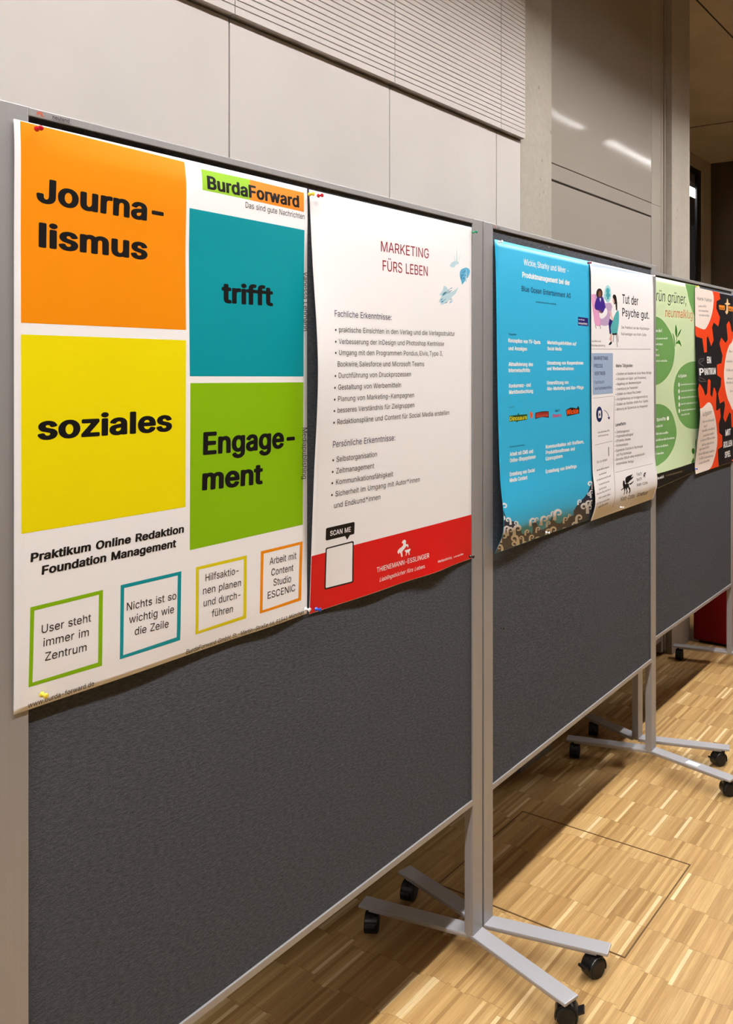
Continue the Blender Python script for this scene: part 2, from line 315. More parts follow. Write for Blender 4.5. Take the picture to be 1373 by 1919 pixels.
GLYPHS = {   # weight -> character -> (advance, outlines), thousandths of an em
 'r': {
  ' ':(244,[]),
  '*':(453,[[200,226,206,222,248,222,251,226,248,322,254,324,338,271,363,316,272,364,278,370,359,412,362,418,338,460,254,407,248,412,251,502,248,510,206,510,200,508,204,412,200,406,116,460,89,418,93,412,174,370,180,364,92,318,88,316,90,310,116,271,200,325,204,316]]),
  ',':(298,[[37,-116,47,-120,83,-120,86,-116,137,72,71,72,67,70]]),
  '-':(453,[[112,191,117,186,333,186,338,191,338,245,117,246,112,239]]),
  '.':(188,[[76,-2,95,-5,113,-3,131,10,139,22,142,40,140,58,131,72,113,85,95,88,77,84,65,76,51,58,49,40,52,22,60,10]]),
  '1':(453,[[74,2,84,-2,384,-2,392,2,390,56,282,56,278,62,276,508,198,510,86,428,84,362,90,359,210,446,210,57,78,56,74,50]]),
  '3':(453,[[173,-4,221,-8,263,-4,311,11,347,37,368,62,389,103,394,146,389,182,371,225,345,254,311,276,281,287,233,292,228,296,371,458,374,506,371,510,77,510,68,506,70,450,275,450,284,446,157,302,156,254,161,246,245,242,275,232,299,215,315,194,323,176,327,146,323,116,312,92,293,74,271,62,221,52,191,54,164,62,130,86,107,134,46,133,43,128,50,92,70,54,101,27,131,10]]),
  '4':(453,[[280,2,289,-2,343,0,344,98,349,103,414,104,414,158,409,164,349,164,344,170,343,318,289,320,280,314,280,170,277,164,115,164,113,170,311,507,307,510,253,510,244,507,39,158,38,110,43,104,277,103,280,98]]),
  '5':(453,[[187,-4,218,-8,266,-3,308,13,341,38,372,80,386,116,392,164,389,200,378,236,348,284,320,308,290,324,230,335,176,326,138,308,152,448,158,450,362,450,368,458,367,506,362,510,104,510,98,510,94,506,66,254,128,245,152,260,188,272,218,275,248,271,272,261,296,242,314,218,322,194,326,158,323,134,312,104,296,83,278,68,248,54,200,53,170,64,138,92,128,110,122,130,62,131,59,128,65,92,81,62,104,34,140,9]]),
  '6':(453,[[197,-4,228,-8,270,-4,312,14,348,44,370,74,385,110,390,158,386,200,371,242,347,272,317,296,276,311,234,315,185,308,321,506,318,510,252,510,248,506,110,302,79,242,67,200,63,164,67,116,83,74,108,39,138,16,180,-2],[198,54,174,65,156,78,139,104,129,134,127,158,130,188,139,212,151,230,174,250,198,261,228,263,252,261,276,250,294,237,313,212,323,182,325,158,322,128,313,104,300,84,276,64,252,53,228,50]]),
  '8':(453,[[188,-4,229,-8,277,-3,319,10,349,29,379,62,397,98,402,134,397,170,389,194,373,221,349,244,325,258,303,266,345,290,360,308,375,338,383,380,376,422,362,452,340,476,307,499,271,512,229,517,181,511,145,499,115,479,86,446,73,416,69,380,74,344,92,308,109,288,150,266,127,258,100,242,66,200,53,164,51,134,55,98,73,62,101,32,139,9],[193,54,169,61,149,74,128,98,120,116,117,140,120,164,131,188,147,206,169,221,199,231,229,233,253,231,283,221,305,206,319,191,332,164,335,134,332,116,321,92,307,76,289,64,259,54,229,51],[199,294,181,301,163,312,145,335,138,350,135,374,137,398,145,416,163,438,199,455,229,458,253,455,277,446,295,434,305,422,315,398,315,356,306,332,289,312,253,294]]),
  ':':(188,[[76,-2,95,-5,113,-3,131,10,139,22,142,40,140,58,131,72,113,85,95,88,77,84,65,76,51,58,49,40,52,22,60,10],[75,274,95,270,113,272,131,285,139,298,142,316,139,334,131,348,113,361,95,363,77,360,65,352,52,334,49,316,52,298,65,281]]),
  'A':(480,[[15,2,24,-2,84,-1,138,140,342,140,393,2,402,-2,456,-2,464,2,276,509,204,510,198,507],[162,200,159,207,234,436,240,446,275,332,320,207,318,200]]),
  'B':(456,[[58,2,62,-1,248,-1,314,6,344,17,374,36,402,68,414,98,419,134,416,170,405,200,386,227,368,243,319,266,356,284,376,302,389,320,395,338,399,374,395,410,383,440,359,470,332,490,290,505,242,510,62,510,59,507],[128,60,128,228,248,229,278,226,308,214,326,201,341,183,351,158,352,116,343,98,332,85,309,68,248,59],[128,288,128,449,266,448,293,440,314,424,329,398,334,368,332,350,324,332,304,308,284,296,260,289]]),
  'C':(510,[[226,-4,265,-8,307,-5,343,4,379,21,404,38,433,66,450,92,464,122,474,158,469,162,409,161,388,116,360,86,314,62,271,55,223,61,187,77,160,98,144,116,126,146,114,182,105,254,114,332,127,363,151,401,187,431,223,448,265,454,313,448,337,439,373,413,397,378,409,347,469,346,474,350,464,386,451,416,424,452,403,472,373,492,343,505,307,514,265,517,223,513,187,503,145,482,121,462,94,434,71,398,53,356,43,308,39,254,43,200,51,158,72,110,95,74,117,50,147,26,187,5]]),
  'D':(502,[[58,2,62,-1,218,-2,272,3,314,13,350,29,386,55,415,86,434,119,452,164,460,207,463,254,459,308,448,356,434,392,416,422,386,455,356,477,314,497,272,507,224,510,62,510,59,507],[128,60,126,446,134,450,254,448,290,440,315,428,341,410,363,386,376,362,392,314,397,254,396,218,389,183,376,147,361,123,340,98,314,81,290,71,254,62,218,59]]),
  'E':(419,[[58,2,68,-2,368,-2,376,2,374,58,134,58,126,62,128,227,350,228,356,230,356,284,350,288,128,288,126,446,134,450,368,450,374,458,373,507,368,510,62,510,59,507]]),
  'F':(410,[[58,2,68,-2,122,-2,126,2,128,220,338,220,344,220,348,224,348,272,344,280,128,281,126,446,134,450,368,450,368,510,62,510,59,507]]),
  'G':(520,[[226,-4,271,-8,307,-6,343,3,381,20,408,38,433,62,453,92,467,122,476,158,480,248,479,254,475,258,289,258,282,254,283,198,409,197,412,194,407,158,393,122,373,94,346,74,307,58,271,55,223,61,181,81,151,109,126,146,114,182,105,254,114,332,126,362,143,392,163,414,187,432,223,448,265,454,313,447,343,434,372,410,386,392,409,348,475,350,466,386,451,416,427,449,403,471,373,491,343,505,307,514,265,517,223,513,181,501,145,482,114,458,91,431,70,398,53,356,42,308,39,254,42,200,51,158,71,110,94,74,116,50,145,27,187,5]]),
  'H':(517,[[58,2,68,-2,122,-2,126,2,128,230,368,230,386,230,390,224,390,2,398,-2,452,-2,458,2,458,507,452,510,398,510,390,507,390,296,386,290,128,290,126,507,122,510,62,510,59,507]]),
  'I':(185,[[58,2,68,-2,122,-2,126,2,126,507,122,510,62,510,59,507]]),
  'K':(467,[[58,2,68,-2,122,-2,126,2,125,164,194,238,200,239,368,2,374,-2,440,-2,449,2,247,284,246,290,446,508,362,509,176,308,128,250,126,254,126,507,122,510,62,510,59,507]]),
  'L':(393,[[58,2,68,-2,356,-2,362,2,362,56,356,58,134,58,126,62,126,507,122,510,62,510,59,507]]),
  'M':(628,[[58,2,68,-2,116,-2,124,2,122,422,169,290,283,2,290,-2,338,-2,345,2,457,290,500,412,504,398,503,2,506,-1,566,-1,569,2,569,507,566,510,482,510,473,507,351,188,314,78,278,188,155,507,146,510,62,510,59,507]]),
  'N':(523,[[58,2,68,-2,122,-2,126,2,126,302,122,423,124,416,200,290,384,2,392,-2,458,-2,464,2,464,507,458,510,404,510,398,507,398,89,353,170,139,507,134,510,62,510,59,507]]),
  'O':(533,[[226,-4,265,-8,313,-4,349,6,387,26,415,47,439,74,463,110,482,158,491,200,494,254,491,308,481,355,463,398,440,434,415,461,385,485,349,502,307,514,265,517,223,513,187,503,145,482,121,462,94,434,71,398,53,356,43,308,39,254,43,200,51,158,72,110,95,74,117,50,147,26,187,5],[265,55,223,61,187,77,163,95,145,116,126,146,115,176,105,254,114,332,126,362,145,393,163,414,187,432,223,448,265,454,307,449,349,431,373,412,390,392,408,362,419,332,426,296,428,254,426,212,418,176,407,146,390,116,349,78,307,60]]),
  'P':(445,[[58,2,68,-2,122,-2,126,2,128,184,236,185,272,187,302,193,332,206,365,230,392,266,405,302,410,344,405,392,392,428,371,458,332,488,302,501,236,510,62,510,59,507],[128,245,128,449,266,448,296,437,316,422,333,398,341,374,342,350,339,314,332,296,316,272,296,258,266,247,230,244]]),
  'R':(449,[[58,2,68,-2,122,-2,126,2,126,194,242,197,248,191,350,2,356,-2,422,-2,428,2,317,207,368,240,389,266,406,308,410,350,407,392,391,434,368,465,332,491,302,502,236,510,62,510,59,507],[128,258,128,449,266,448,296,439,319,422,332,404,340,380,343,350,341,326,333,302,314,280,296,268,266,259]]),
  'S':(447,[[182,-7,227,-10,275,-6,323,9,363,35,388,65,405,101,409,137,406,173,395,201,365,235,311,266,167,311,137,331,120,353,117,377,119,395,131,417,143,430,173,448,221,457,269,451,299,437,323,414,330,401,338,377,402,377,396,413,377,452,353,476,320,497,275,513,227,517,179,512,137,499,101,476,77,452,57,413,51,371,54,341,66,311,86,287,113,267,145,251,295,203,329,180,340,161,344,137,339,113,329,94,312,77,281,60,257,53,227,51,170,59,143,73,124,89,113,109,103,137,39,137,47,92,63,59,89,31,131,7]]),
  'T':(449,[[192,2,197,-2,251,-2,258,2,258,446,263,450,418,452,418,507,413,510,34,510,31,507,30,458,34,450,185,450,192,446]]),
  'U':(517,[[211,-6,260,-9,296,-8,332,1,362,13,392,32,415,54,437,84,448,108,455,138,458,174,458,504,453,510,392,510,392,180,388,144,376,114,356,89,332,71,296,57,260,54,218,58,188,69,159,90,142,114,130,144,126,180,126,504,122,510,62,510,58,504,58,174,62,138,69,108,86,75,122,34,156,12]]),
  'V':(480,[[201,2,210,-2,276,-1,281,2,462,509,396,510,393,507,240,60,204,177,86,507,78,510,24,510,15,507]]),
  'W':(686,[[153,2,162,-2,228,-1,232,2,319,320,342,427,367,320,453,2,456,-1,529,-1,532,2,671,507,667,510,606,510,601,507,509,147,492,70,462,200,382,507,378,510,312,510,304,507,192,73,165,194,84,507,78,510,19,510,15,507]]),
  'Z':(438,[[40,2,49,-2,397,-1,400,2,400,50,397,58,127,57,122,62,170,128,396,458,397,509,43,510,39,507,38,458,43,450,307,451,316,446,43,50,40,44]]),
  'a':(389,[[127,-7,164,-10,215,-1,252,23,272,49,277,-1,338,-1,338,251,335,287,325,317,308,342,285,362,260,374,237,381,194,385,164,384,128,375,104,366,79,347,56,323,41,293,48,287,98,273,116,297,134,313,170,327,200,329,218,328,243,318,263,299,271,282,274,251,267,239,260,235,128,213,104,206,62,184,42,161,32,137,29,107,34,71,45,47,72,17,92,4],[164,47,128,55,104,72,95,89,94,101,96,119,104,137,134,157,230,174,272,186,274,137,270,113,258,89,248,77,224,59,200,50]]),
  'b':(424,[[195,-6,229,-9,259,-8,285,0,313,15,349,48,372,84,386,132,391,186,386,246,371,294,348,330,313,362,277,378,229,385,193,381,169,374,151,361,121,326,116,330,115,505,110,510,55,510,52,504,53,0,112,0,115,57,151,16,169,4],[187,53,163,66,144,84,127,114,117,150,115,186,117,228,127,264,139,287,163,311,187,323,217,328,253,323,277,311,295,293,315,258,323,228,326,192,323,150,315,120,301,92,277,67,247,52,217,49]]),
  'c':(396,[[170,-6,205,-9,235,-8,265,-1,289,9,307,20,331,41,352,72,363,96,361,104,307,118,301,113,291,90,271,68,241,53,205,48,175,52,147,66,125,90,111,114,100,156,98,186,100,222,110,258,123,282,151,311,175,324,205,328,229,327,271,308,288,288,301,264,307,261,362,276,355,301,325,343,283,370,235,384,175,384,145,376,115,360,81,330,57,294,42,258,36,228,33,186,39,132,55,84,84,42,115,16,145,1]]),
  'd':(424,[[159,-6,199,-9,229,-6,253,3,288,30,307,56,311,48,313,-1,374,0,373,510,313,510,310,504,310,330,307,322,287,348,253,375,229,382,193,385,151,379,109,360,79,333,54,294,38,246,33,186,38,132,53,84,79,44,109,16],[175,52,145,69,124,90,112,114,100,156,98,186,101,228,112,264,125,288,145,308,175,324,205,328,235,324,265,308,284,288,297,264,308,228,310,186,308,150,297,114,285,90,262,66,235,52,205,49]]),
  'e':(404,[[173,-6,211,-9,247,-7,289,5,313,18,337,39,353,60,366,90,307,106,287,78,271,63,253,54,211,48,181,51,151,63,127,84,111,108,102,138,99,162,103,167,372,168,370,240,358,282,343,315,319,342,295,362,265,376,235,384,169,383,139,373,115,360,81,330,56,294,37,240,33,186,38,132,55,84,73,55,95,30,121,13,145,2],[103,223,99,228,100,240,109,264,128,294,149,312,169,322,205,328,235,325,265,310,280,294,295,270,306,228,301,222]]),
  'f':(254,[[80,2,87,-2,140,-1,144,2,144,320,147,325,153,326,224,326,230,332,230,374,224,380,147,380,144,386,146,440,156,458,170,468,194,472,224,467,229,470,244,519,236,525,207,531,164,529,134,520,116,509,96,488,84,464,80,434,80,386,75,380,8,380,5,374,7,326,74,326,80,320]]),
  'g':(425,[[164,-148,205,-152,247,-149,293,-136,325,-118,353,-88,365,-64,371,-40,373,-10,373,380,313,380,311,332,307,323,273,362,253,375,235,381,199,385,151,379,111,362,84,338,52,290,37,242,33,194,35,152,41,122,53,92,82,50,113,26,151,9,199,4,229,7,253,15,285,38,307,66,309,62,306,-34,295,-58,283,-72,265,-83,235,-94,175,-92,137,-76,103,-40,50,-70,65,-94,103,-127,133,-141],[199,61,175,64,151,75,125,98,112,122,102,152,98,194,101,230,110,260,126,290,151,313,175,324,205,328,235,324,259,313,284,290,300,260,308,230,310,194,308,158,300,128,283,95,265,78,241,66]]),
  'h':(410,[[52,2,55,-1,109,-2,115,2,116,224,120,260,129,284,145,304,181,323,211,327,235,324,258,314,284,287,290,266,294,230,294,2,301,-2,355,-1,358,2,358,243,355,284,343,320,321,350,295,370,265,381,229,385,181,378,150,362,131,344,121,330,116,332,116,507,109,510,55,510,52,507]]),
  'i':(167,[[52,2,56,-2,110,-2,115,2,116,374,110,380,56,380,52,374],[64,446,86,442,98,444,113,452,122,464,127,482,124,501,115,513,104,521,86,525,68,523,53,513,43,501,40,482,42,470,50,458]]),
  'k':(381,[[52,2,55,-1,109,-2,115,2,116,140,151,173,157,171,290,2,295,-2,367,-1,372,2,206,213,205,218,358,374,355,380,284,380,121,215,116,218,116,507,109,510,55,510,52,507]]),
  'l':(185,[[58,2,68,-2,122,-2,126,2,126,507,122,510,62,510,59,507]]),
  'm':(610,[[52,2,55,-1,109,-2,115,2,116,237,119,266,129,290,145,308,175,325,199,328,229,324,247,313,268,284,272,254,273,2,277,-2,331,-2,336,2,336,243,340,272,347,290,373,318,397,327,415,328,445,325,469,313,484,296,491,278,494,249,495,2,499,-2,553,-2,558,2,558,8,558,254,554,296,540,332,523,354,499,372,469,384,433,387,385,378,357,362,337,344,319,319,313,322,290,360,271,374,247,384,217,387,193,385,151,365,129,344,115,320,114,374,109,380,55,380,52,374]]),
  'n':(410,[[52,2,55,-1,109,-2,115,2,116,224,120,260,129,284,145,304,181,323,211,327,235,324,258,314,284,287,290,266,294,230,294,2,301,-2,355,-1,358,2,358,237,355,284,339,326,321,350,295,370,265,381,229,385,187,381,150,362,131,344,115,321,114,374,109,380,55,380,52,374]]),
  'o':(415,[[170,-6,205,-9,241,-7,271,1,301,15,331,42,356,78,377,132,382,186,381,222,373,258,358,294,334,330,301,361,271,376,241,384,175,384,145,376,115,360,81,330,57,294,42,258,36,228,33,186,39,132,55,84,84,42,115,16,145,1],[205,48,169,55,145,69,125,90,109,120,101,150,98,186,100,222,108,252,127,287,145,307,169,321,205,328,247,321,271,307,289,288,307,252,315,222,317,186,314,150,306,120,291,90,271,69,245,54]]),
  'p':(424,[[52,-140,55,-144,109,-144,116,-140,116,46,121,51,151,16,175,2,199,-7,259,-8,290,2,315,16,348,46,370,82,387,136,391,190,387,244,369,298,345,334,313,362,271,380,229,385,194,382,169,374,151,361,115,320,114,376,109,380,55,380,52,376],[199,51,187,53,159,70,141,88,128,112,117,154,115,190,117,226,127,264,143,292,157,306,187,323,223,328,253,323,277,311,301,286,314,262,324,226,326,190,324,154,314,118,301,92,277,67,253,53,223,49]]),
  'r':(259,[[52,2,55,-1,109,-2,115,2,116,237,118,260,128,284,145,302,162,314,205,324,241,321,244,326,244,380,241,385,211,386,181,382,152,368,127,346,115,325,114,374,109,380,55,380,52,374]]),
  's':(365,[[141,-6,183,-9,219,-7,261,5,291,23,310,42,328,78,332,108,329,132,319,156,291,186,261,202,147,233,129,242,114,258,111,276,117,300,135,317,159,328,189,331,223,324,244,312,267,277,323,288,324,294,315,318,297,342,279,360,256,372,225,382,189,385,153,383,117,372,85,354,63,330,50,306,46,276,49,246,57,227,74,204,93,190,117,179,237,145,255,133,263,120,266,102,261,84,246,66,219,52,183,47,153,50,127,60,108,78,93,108,39,96,35,90,42,66,63,36,81,18,111,2]]),
  't':(227,[[135,-2,188,-5,207,-1,214,4,204,52,200,55,170,52,153,54,140,60,130,76,128,100,128,322,134,326,200,326,205,328,205,376,200,380,128,381,128,466,123,472,68,472,64,466,64,382,8,380,5,376,5,328,8,326,57,326,64,322,64,94,66,64,76,40,92,19,110,7]]),
  'u':(410,[[146,-3,181,-6,223,-1,259,17,278,33,295,60,296,3,301,-1,355,-1,358,3,358,375,355,380,301,380,294,375,294,153,292,123,282,99,265,77,247,63,223,54,199,52,175,55,151,65,139,75,126,93,118,117,115,376,109,380,61,380,55,380,52,375,52,141,56,93,68,57,85,33,115,9]]),
  'v':(389,[[160,2,170,-2,224,-2,228,2,371,374,368,380,308,380,302,374,194,70,165,158,85,379,20,380,17,374]]),
  'w':(567,[[136,2,146,-2,194,-2,201,2,284,301,366,2,374,-2,428,-1,431,2,545,374,542,380,482,380,477,374,422,177,398,77,319,374,314,380,254,380,249,374,206,218,170,76,90,374,86,380,26,380,23,374]]),
  'y':(389,[[54,-142,92,-146,115,-145,140,-137,176,-110,191,-88,206,-58,370,380,308,380,302,374,194,70,166,158,85,379,18,380,160,2,147,-40,128,-74,104,-87,62,-85,59,-88,46,-136]]),
  'z':(380,[[41,2,45,-2,339,0,339,58,141,58,130,62,331,326,334,332,333,380,51,380,46,374,46,326,51,322,250,320,44,50,40,44]]),
  'Ü':(517,[[211,-6,260,-9,296,-8,332,1,362,13,392,32,415,54,437,84,448,108,455,138,458,174,458,504,453,510,392,510,392,180,388,144,376,114,356,89,332,71,296,57,260,54,218,58,188,69,159,90,142,114,130,144,126,180,126,504,122,510,62,510,58,504,58,174,62,138,69,108,86,75,122,34,156,12],[167,576,182,571,200,573,216,582,224,594,228,612,224,630,216,642,206,649,188,654,170,651,158,642,149,630,145,612,147,600,158,582],[310,576,326,571,344,573,359,582,368,594,372,612,368,630,359,642,344,652,332,654,314,651,302,642,293,630,289,612,291,600,302,582]]),
  'ß':(442,[[227,-4,266,-8,308,-5,338,4,362,17,388,44,400,68,404,104,400,134,381,170,362,189,299,242,289,260,287,272,290,290,326,350,332,374,333,392,328,434,314,461,290,487,260,504,230,513,194,517,158,512,128,500,103,482,75,446,63,410,58,362,58,8,62,-2,116,-2,124,2,125,392,131,416,146,438,170,453,200,457,224,454,250,440,260,427,270,392,268,368,263,356,224,296,222,272,224,247,236,224,248,207,327,140,338,122,340,104,334,80,320,66,296,55,266,52,236,54,187,74,163,20,182,8]]),
  'ä':(389,[[127,-7,164,-10,215,-1,252,23,272,49,277,-1,338,-1,338,251,335,287,325,317,308,342,285,362,260,374,237,381,194,385,164,384,128,375,104,366,79,347,56,323,41,293,48,287,98,273,116,297,134,313,170,327,200,329,218,328,243,318,263,299,271,282,274,251,267,239,260,235,128,213,104,206,62,184,42,161,32,137,29,107,34,71,45,47,72,17,92,4],[164,47,128,55,104,72,95,89,94,101,96,119,104,137,134,157,230,174,272,186,274,137,270,113,258,89,248,77,224,59,200,50],[107,443,116,442,134,445,147,454,156,467,159,485,157,497,147,513,134,521,116,524,103,521,86,511,78,497,76,485,79,467,87,455],[251,443,260,442,278,445,291,454,300,467,301,497,291,513,278,521,260,524,247,521,230,511,222,497,220,485,223,467,231,455]]),
  'ö':(415,[[170,-6,205,-9,241,-7,271,1,301,15,331,42,356,78,377,132,382,186,381,222,373,258,358,294,334,330,301,361,271,376,241,384,175,384,145,376,115,360,81,330,57,294,42,258,36,228,33,186,39,132,55,84,84,42,115,16,145,1],[205,48,169,55,145,69,125,90,109,120,101,150,98,186,100,222,108,252,127,287,145,307,169,321,205,328,247,321,271,307,289,288,307,252,315,222,317,186,314,150,306,120,291,90,271,69,245,54],[120,444,139,442,151,444,163,452,175,468,177,480,175,498,163,515,151,522,139,524,121,522,109,515,96,498,94,480,96,468,104,456],[264,444,277,442,295,444,307,452,319,468,321,480,319,498,307,515,295,522,277,524,265,522,253,515,240,498,238,480,240,468,248,456]]),
  'ü':(410,[[146,-3,181,-6,223,-1,259,17,278,33,295,60,296,3,301,-1,355,-1,358,3,358,375,355,380,301,380,294,375,294,153,292,123,282,99,265,77,247,63,223,54,199,52,175,55,151,65,139,75,126,93,118,117,115,376,109,380,61,380,55,380,52,375,52,141,56,93,68,57,85,33,115,9],[113,447,133,442,151,446,163,455,170,465,174,483,170,501,162,513,151,520,133,524,103,513,96,501,92,483,96,465,103,454],[256,447,277,442,290,444,305,453,314,465,318,483,316,495,307,511,295,520,277,524,259,521,247,513,239,501,235,483,237,471,247,454]]),
  '•':(389,[[163,96,196,92,220,94,250,106,275,126,292,149,302,174,305,204,301,234,290,258,271,282,250,297,226,308,190,312,166,308,142,299,112,276,99,258,88,234,84,198,87,174,97,150,118,122,136,108]]),
 },
 'm': {
  ' ':(253,[]),
  "'":(215,[[70,310,128,307,136,310,140,317,148,498,143,507,68,509,60,505,66,317]]),
  ',':(307,[[30,-113,81,-115,92,-113,96,-106,149,76,146,83,134,86,74,86,58,82,26,-105]]),
  '-':(462,[[106,184,337,182,345,184,349,191,349,242,347,249,337,253,112,253,104,249,102,242,102,191]]),
  '.':(197,[[79,-1,93,-4,116,-1,138,13,148,28,153,49,148,71,136,85,116,97,93,101,70,95,55,85,41,64,38,49,43,28,56,11]]),
  'A':(489,[[8,2,22,0,93,2,143,133,149,137,329,137,337,133,387,2,456,0,472,3,475,10,472,17,284,506,276,509,202,509,189,502,6,16,4,10],[172,212,239,409,307,212,299,210,179,210]]),
  'B':(465,[[52,2,246,0,321,8,351,19,383,39,411,70,426,111,430,140,426,176,414,205,396,232,373,250,348,263,349,270,380,292,398,314,407,343,409,365,406,401,388,444,369,466,336,490,291,504,238,509,58,509,48,502,48,10],[141,72,137,82,137,220,141,223,276,220,306,208,330,184,340,162,342,126,332,104,306,83,276,75,246,73],[141,293,137,299,137,430,141,436,238,437,268,434,291,426,305,415,319,394,324,365,313,329,298,312,261,295]]),
  'C':(519,[[240,-4,300,-4,338,4,376,18,410,39,436,62,458,92,475,126,485,162,481,170,473,172,400,170,380,126,353,97,311,75,270,69,226,75,191,90,158,119,139,148,124,184,118,220,115,256,124,322,137,358,158,390,196,421,226,434,263,440,308,435,336,423,366,401,386,372,396,343,406,336,473,336,485,343,476,380,462,409,436,447,413,467,381,488,346,503,308,513,270,516,226,512,180,500,140,481,112,459,84,430,60,394,41,351,33,307,28,249,32,206,40,162,58,119,80,83,107,54,145,25,180,8]]),
  'D':(511,[[52,2,216,0,276,4,321,16,358,32,396,58,425,89,443,118,461,162,470,205,474,256,470,307,461,350,446,386,426,420,396,452,366,474,321,494,268,506,223,509,66,509,58,509,48,502,48,10],[141,72,137,82,137,430,141,436,148,437,223,436,253,434,291,425,313,415,332,401,353,379,366,357,380,314,387,256,385,220,378,184,367,155,335,111,313,96,283,82,253,76,216,73]]),
  'E':(428,[[52,2,66,0,373,0,383,2,387,10,387,60,386,68,381,71,141,72,137,82,138,220,358,222,366,227,367,234,367,285,358,293,141,295,137,299,137,430,141,436,148,437,375,437,384,444,384,502,381,506,373,509,66,509,58,509,48,502,48,10]]),
  'G':(529,[[241,-4,270,-7,308,-4,346,5,383,20,413,38,438,61,460,90,477,126,487,162,490,256,483,264,286,265,278,264,271,256,272,198,278,193,400,191,397,162,386,133,364,104,345,90,300,72,270,69,226,75,191,90,165,112,135,155,124,184,115,249,124,322,137,358,150,381,168,401,196,421,226,435,263,440,308,434,334,423,362,401,383,372,396,343,406,337,473,337,485,343,474,387,459,416,437,445,413,467,380,488,346,503,308,512,263,516,218,511,180,501,139,481,103,452,83,430,59,394,41,351,32,307,28,256,32,198,43,155,57,119,79,83,106,54,143,25,180,7]]),
  'H':(526,[[52,2,126,0,133,2,137,10,137,220,148,224,373,224,380,220,380,10,388,1,465,2,469,10,469,495,469,502,463,508,396,509,388,508,380,502,380,307,380,299,373,297,141,297,137,299,137,502,126,509,118,509,58,509,48,502,48,10]]),
  'I':(194,[[52,2,126,0,133,2,137,10,137,495,137,502,126,509,58,509,48,502,48,10]]),
  'K':(476,[[52,2,66,0,133,2,137,10,139,169,193,225,201,223,364,2,373,0,457,2,461,10,457,17,258,285,457,495,460,502,456,507,448,509,358,508,141,279,137,285,137,502,126,509,118,509,58,509,48,502,48,10]]),
  'L':(402,[[52,2,358,0,369,2,373,10,373,60,372,68,366,72,141,72,137,75,137,495,137,502,126,509,58,509,48,502,48,10]]),
  'M':(637,[[52,2,126,0,134,10,134,314,135,328,141,336,276,5,283,0,336,0,350,2,355,10,486,336,491,328,492,314,492,10,501,0,576,2,580,10,580,495,576,507,478,509,464,502,321,134,313,122,289,191,164,502,156,509,148,509,58,509,51,505,48,495,48,10]]),
  'N':(532,[[52,2,126,0,133,2,137,10,135,357,141,368,191,285,379,2,388,0,471,2,475,10,475,495,471,507,403,509,396,509,387,502,387,162,387,155,381,147,148,502,141,508,133,509,66,509,58,509,48,502,48,10]]),
  'O':(542,[[240,-4,270,-7,308,-3,353,8,390,26,427,54,454,83,476,119,490,155,501,198,505,249,501,307,492,351,474,394,450,430,422,459,390,483,353,500,316,511,270,516,226,512,180,500,143,483,106,453,83,429,60,394,41,351,33,307,28,256,32,206,40,162,58,119,80,83,107,54,145,25,180,8],[226,75,191,90,171,104,153,126,135,155,124,184,115,249,124,322,137,358,150,380,168,401,188,417,233,436,270,440,300,436,338,421,360,406,383,380,397,358,416,293,416,213,407,177,395,148,376,119,346,92,300,73,263,69]]),
  'P':(454,[[52,2,126,0,133,2,137,10,137,176,141,179,268,181,313,190,343,204,374,227,402,263,415,299,421,343,416,386,399,430,377,459,336,488,306,500,238,509,58,509,48,502,48,10],[141,252,137,256,137,430,141,436,261,434,291,425,306,414,322,394,330,372,332,343,328,314,309,278,291,264,261,254,231,251]]),
  'R':(458,[[52,2,126,0,133,2,137,10,139,191,238,191,343,4,358,0,436,2,440,10,436,17,330,205,375,234,398,263,417,307,421,350,416,394,401,430,373,466,340,488,306,500,238,509,58,509,48,502,48,10],[141,264,137,270,137,430,141,436,231,437,268,433,291,426,313,409,324,394,333,350,324,307,308,285,291,274,261,266]]),
  'S':(456,[[197,-6,224,-9,276,-4,328,12,370,37,396,66,415,102,420,146,417,175,406,204,388,226,363,247,321,270,171,316,143,334,130,356,127,370,130,392,152,421,178,435,224,443,261,438,298,421,317,399,326,370,336,365,403,365,412,370,405,414,384,450,358,475,328,494,276,511,224,515,178,511,134,498,96,476,69,450,46,407,40,370,45,334,58,305,76,283,104,262,141,245,291,198,321,177,331,160,333,146,330,124,319,102,304,88,276,73,224,65,172,73,148,85,134,99,122,117,111,148,36,150,28,146,26,139,36,95,51,66,81,34,126,9,171,-4]]),
  'T':(458,[[185,2,255,0,265,2,269,10,270,434,421,437,429,444,429,495,429,502,420,509,38,509,30,509,20,502,20,444,29,437,180,434,181,10]]),
  'V':(489,[[196,2,276,0,286,2,291,10,473,495,475,502,472,506,464,509,396,509,383,502,246,117,239,105,214,184,96,502,82,509,14,509,4,502]]),
  'W':(695,[[147,2,231,0,238,2,243,10,344,366,442,10,447,2,456,0,532,0,539,3,682,503,674,508,606,509,599,508,591,502,494,132,486,147,392,502,381,509,299,507,292,495,194,127,94,502,82,509,14,509,6,505,5,495]]),
  'a':(398,[[138,-6,163,-8,200,-4,238,11,260,27,265,23,265,8,275,0,335,0,343,1,349,8,349,247,345,291,334,320,318,341,293,363,268,376,238,384,193,388,163,386,126,378,96,366,70,349,44,320,29,291,36,282,103,265,110,269,118,283,141,305,170,317,193,319,230,313,246,304,256,291,264,254,262,247,253,241,126,221,91,211,50,188,32,168,23,146,18,110,23,81,41,44,61,23,88,6],[140,65,118,78,106,95,106,124,114,139,140,155,262,175,264,146,261,124,252,102,238,86,221,73,200,65,170,61]]),
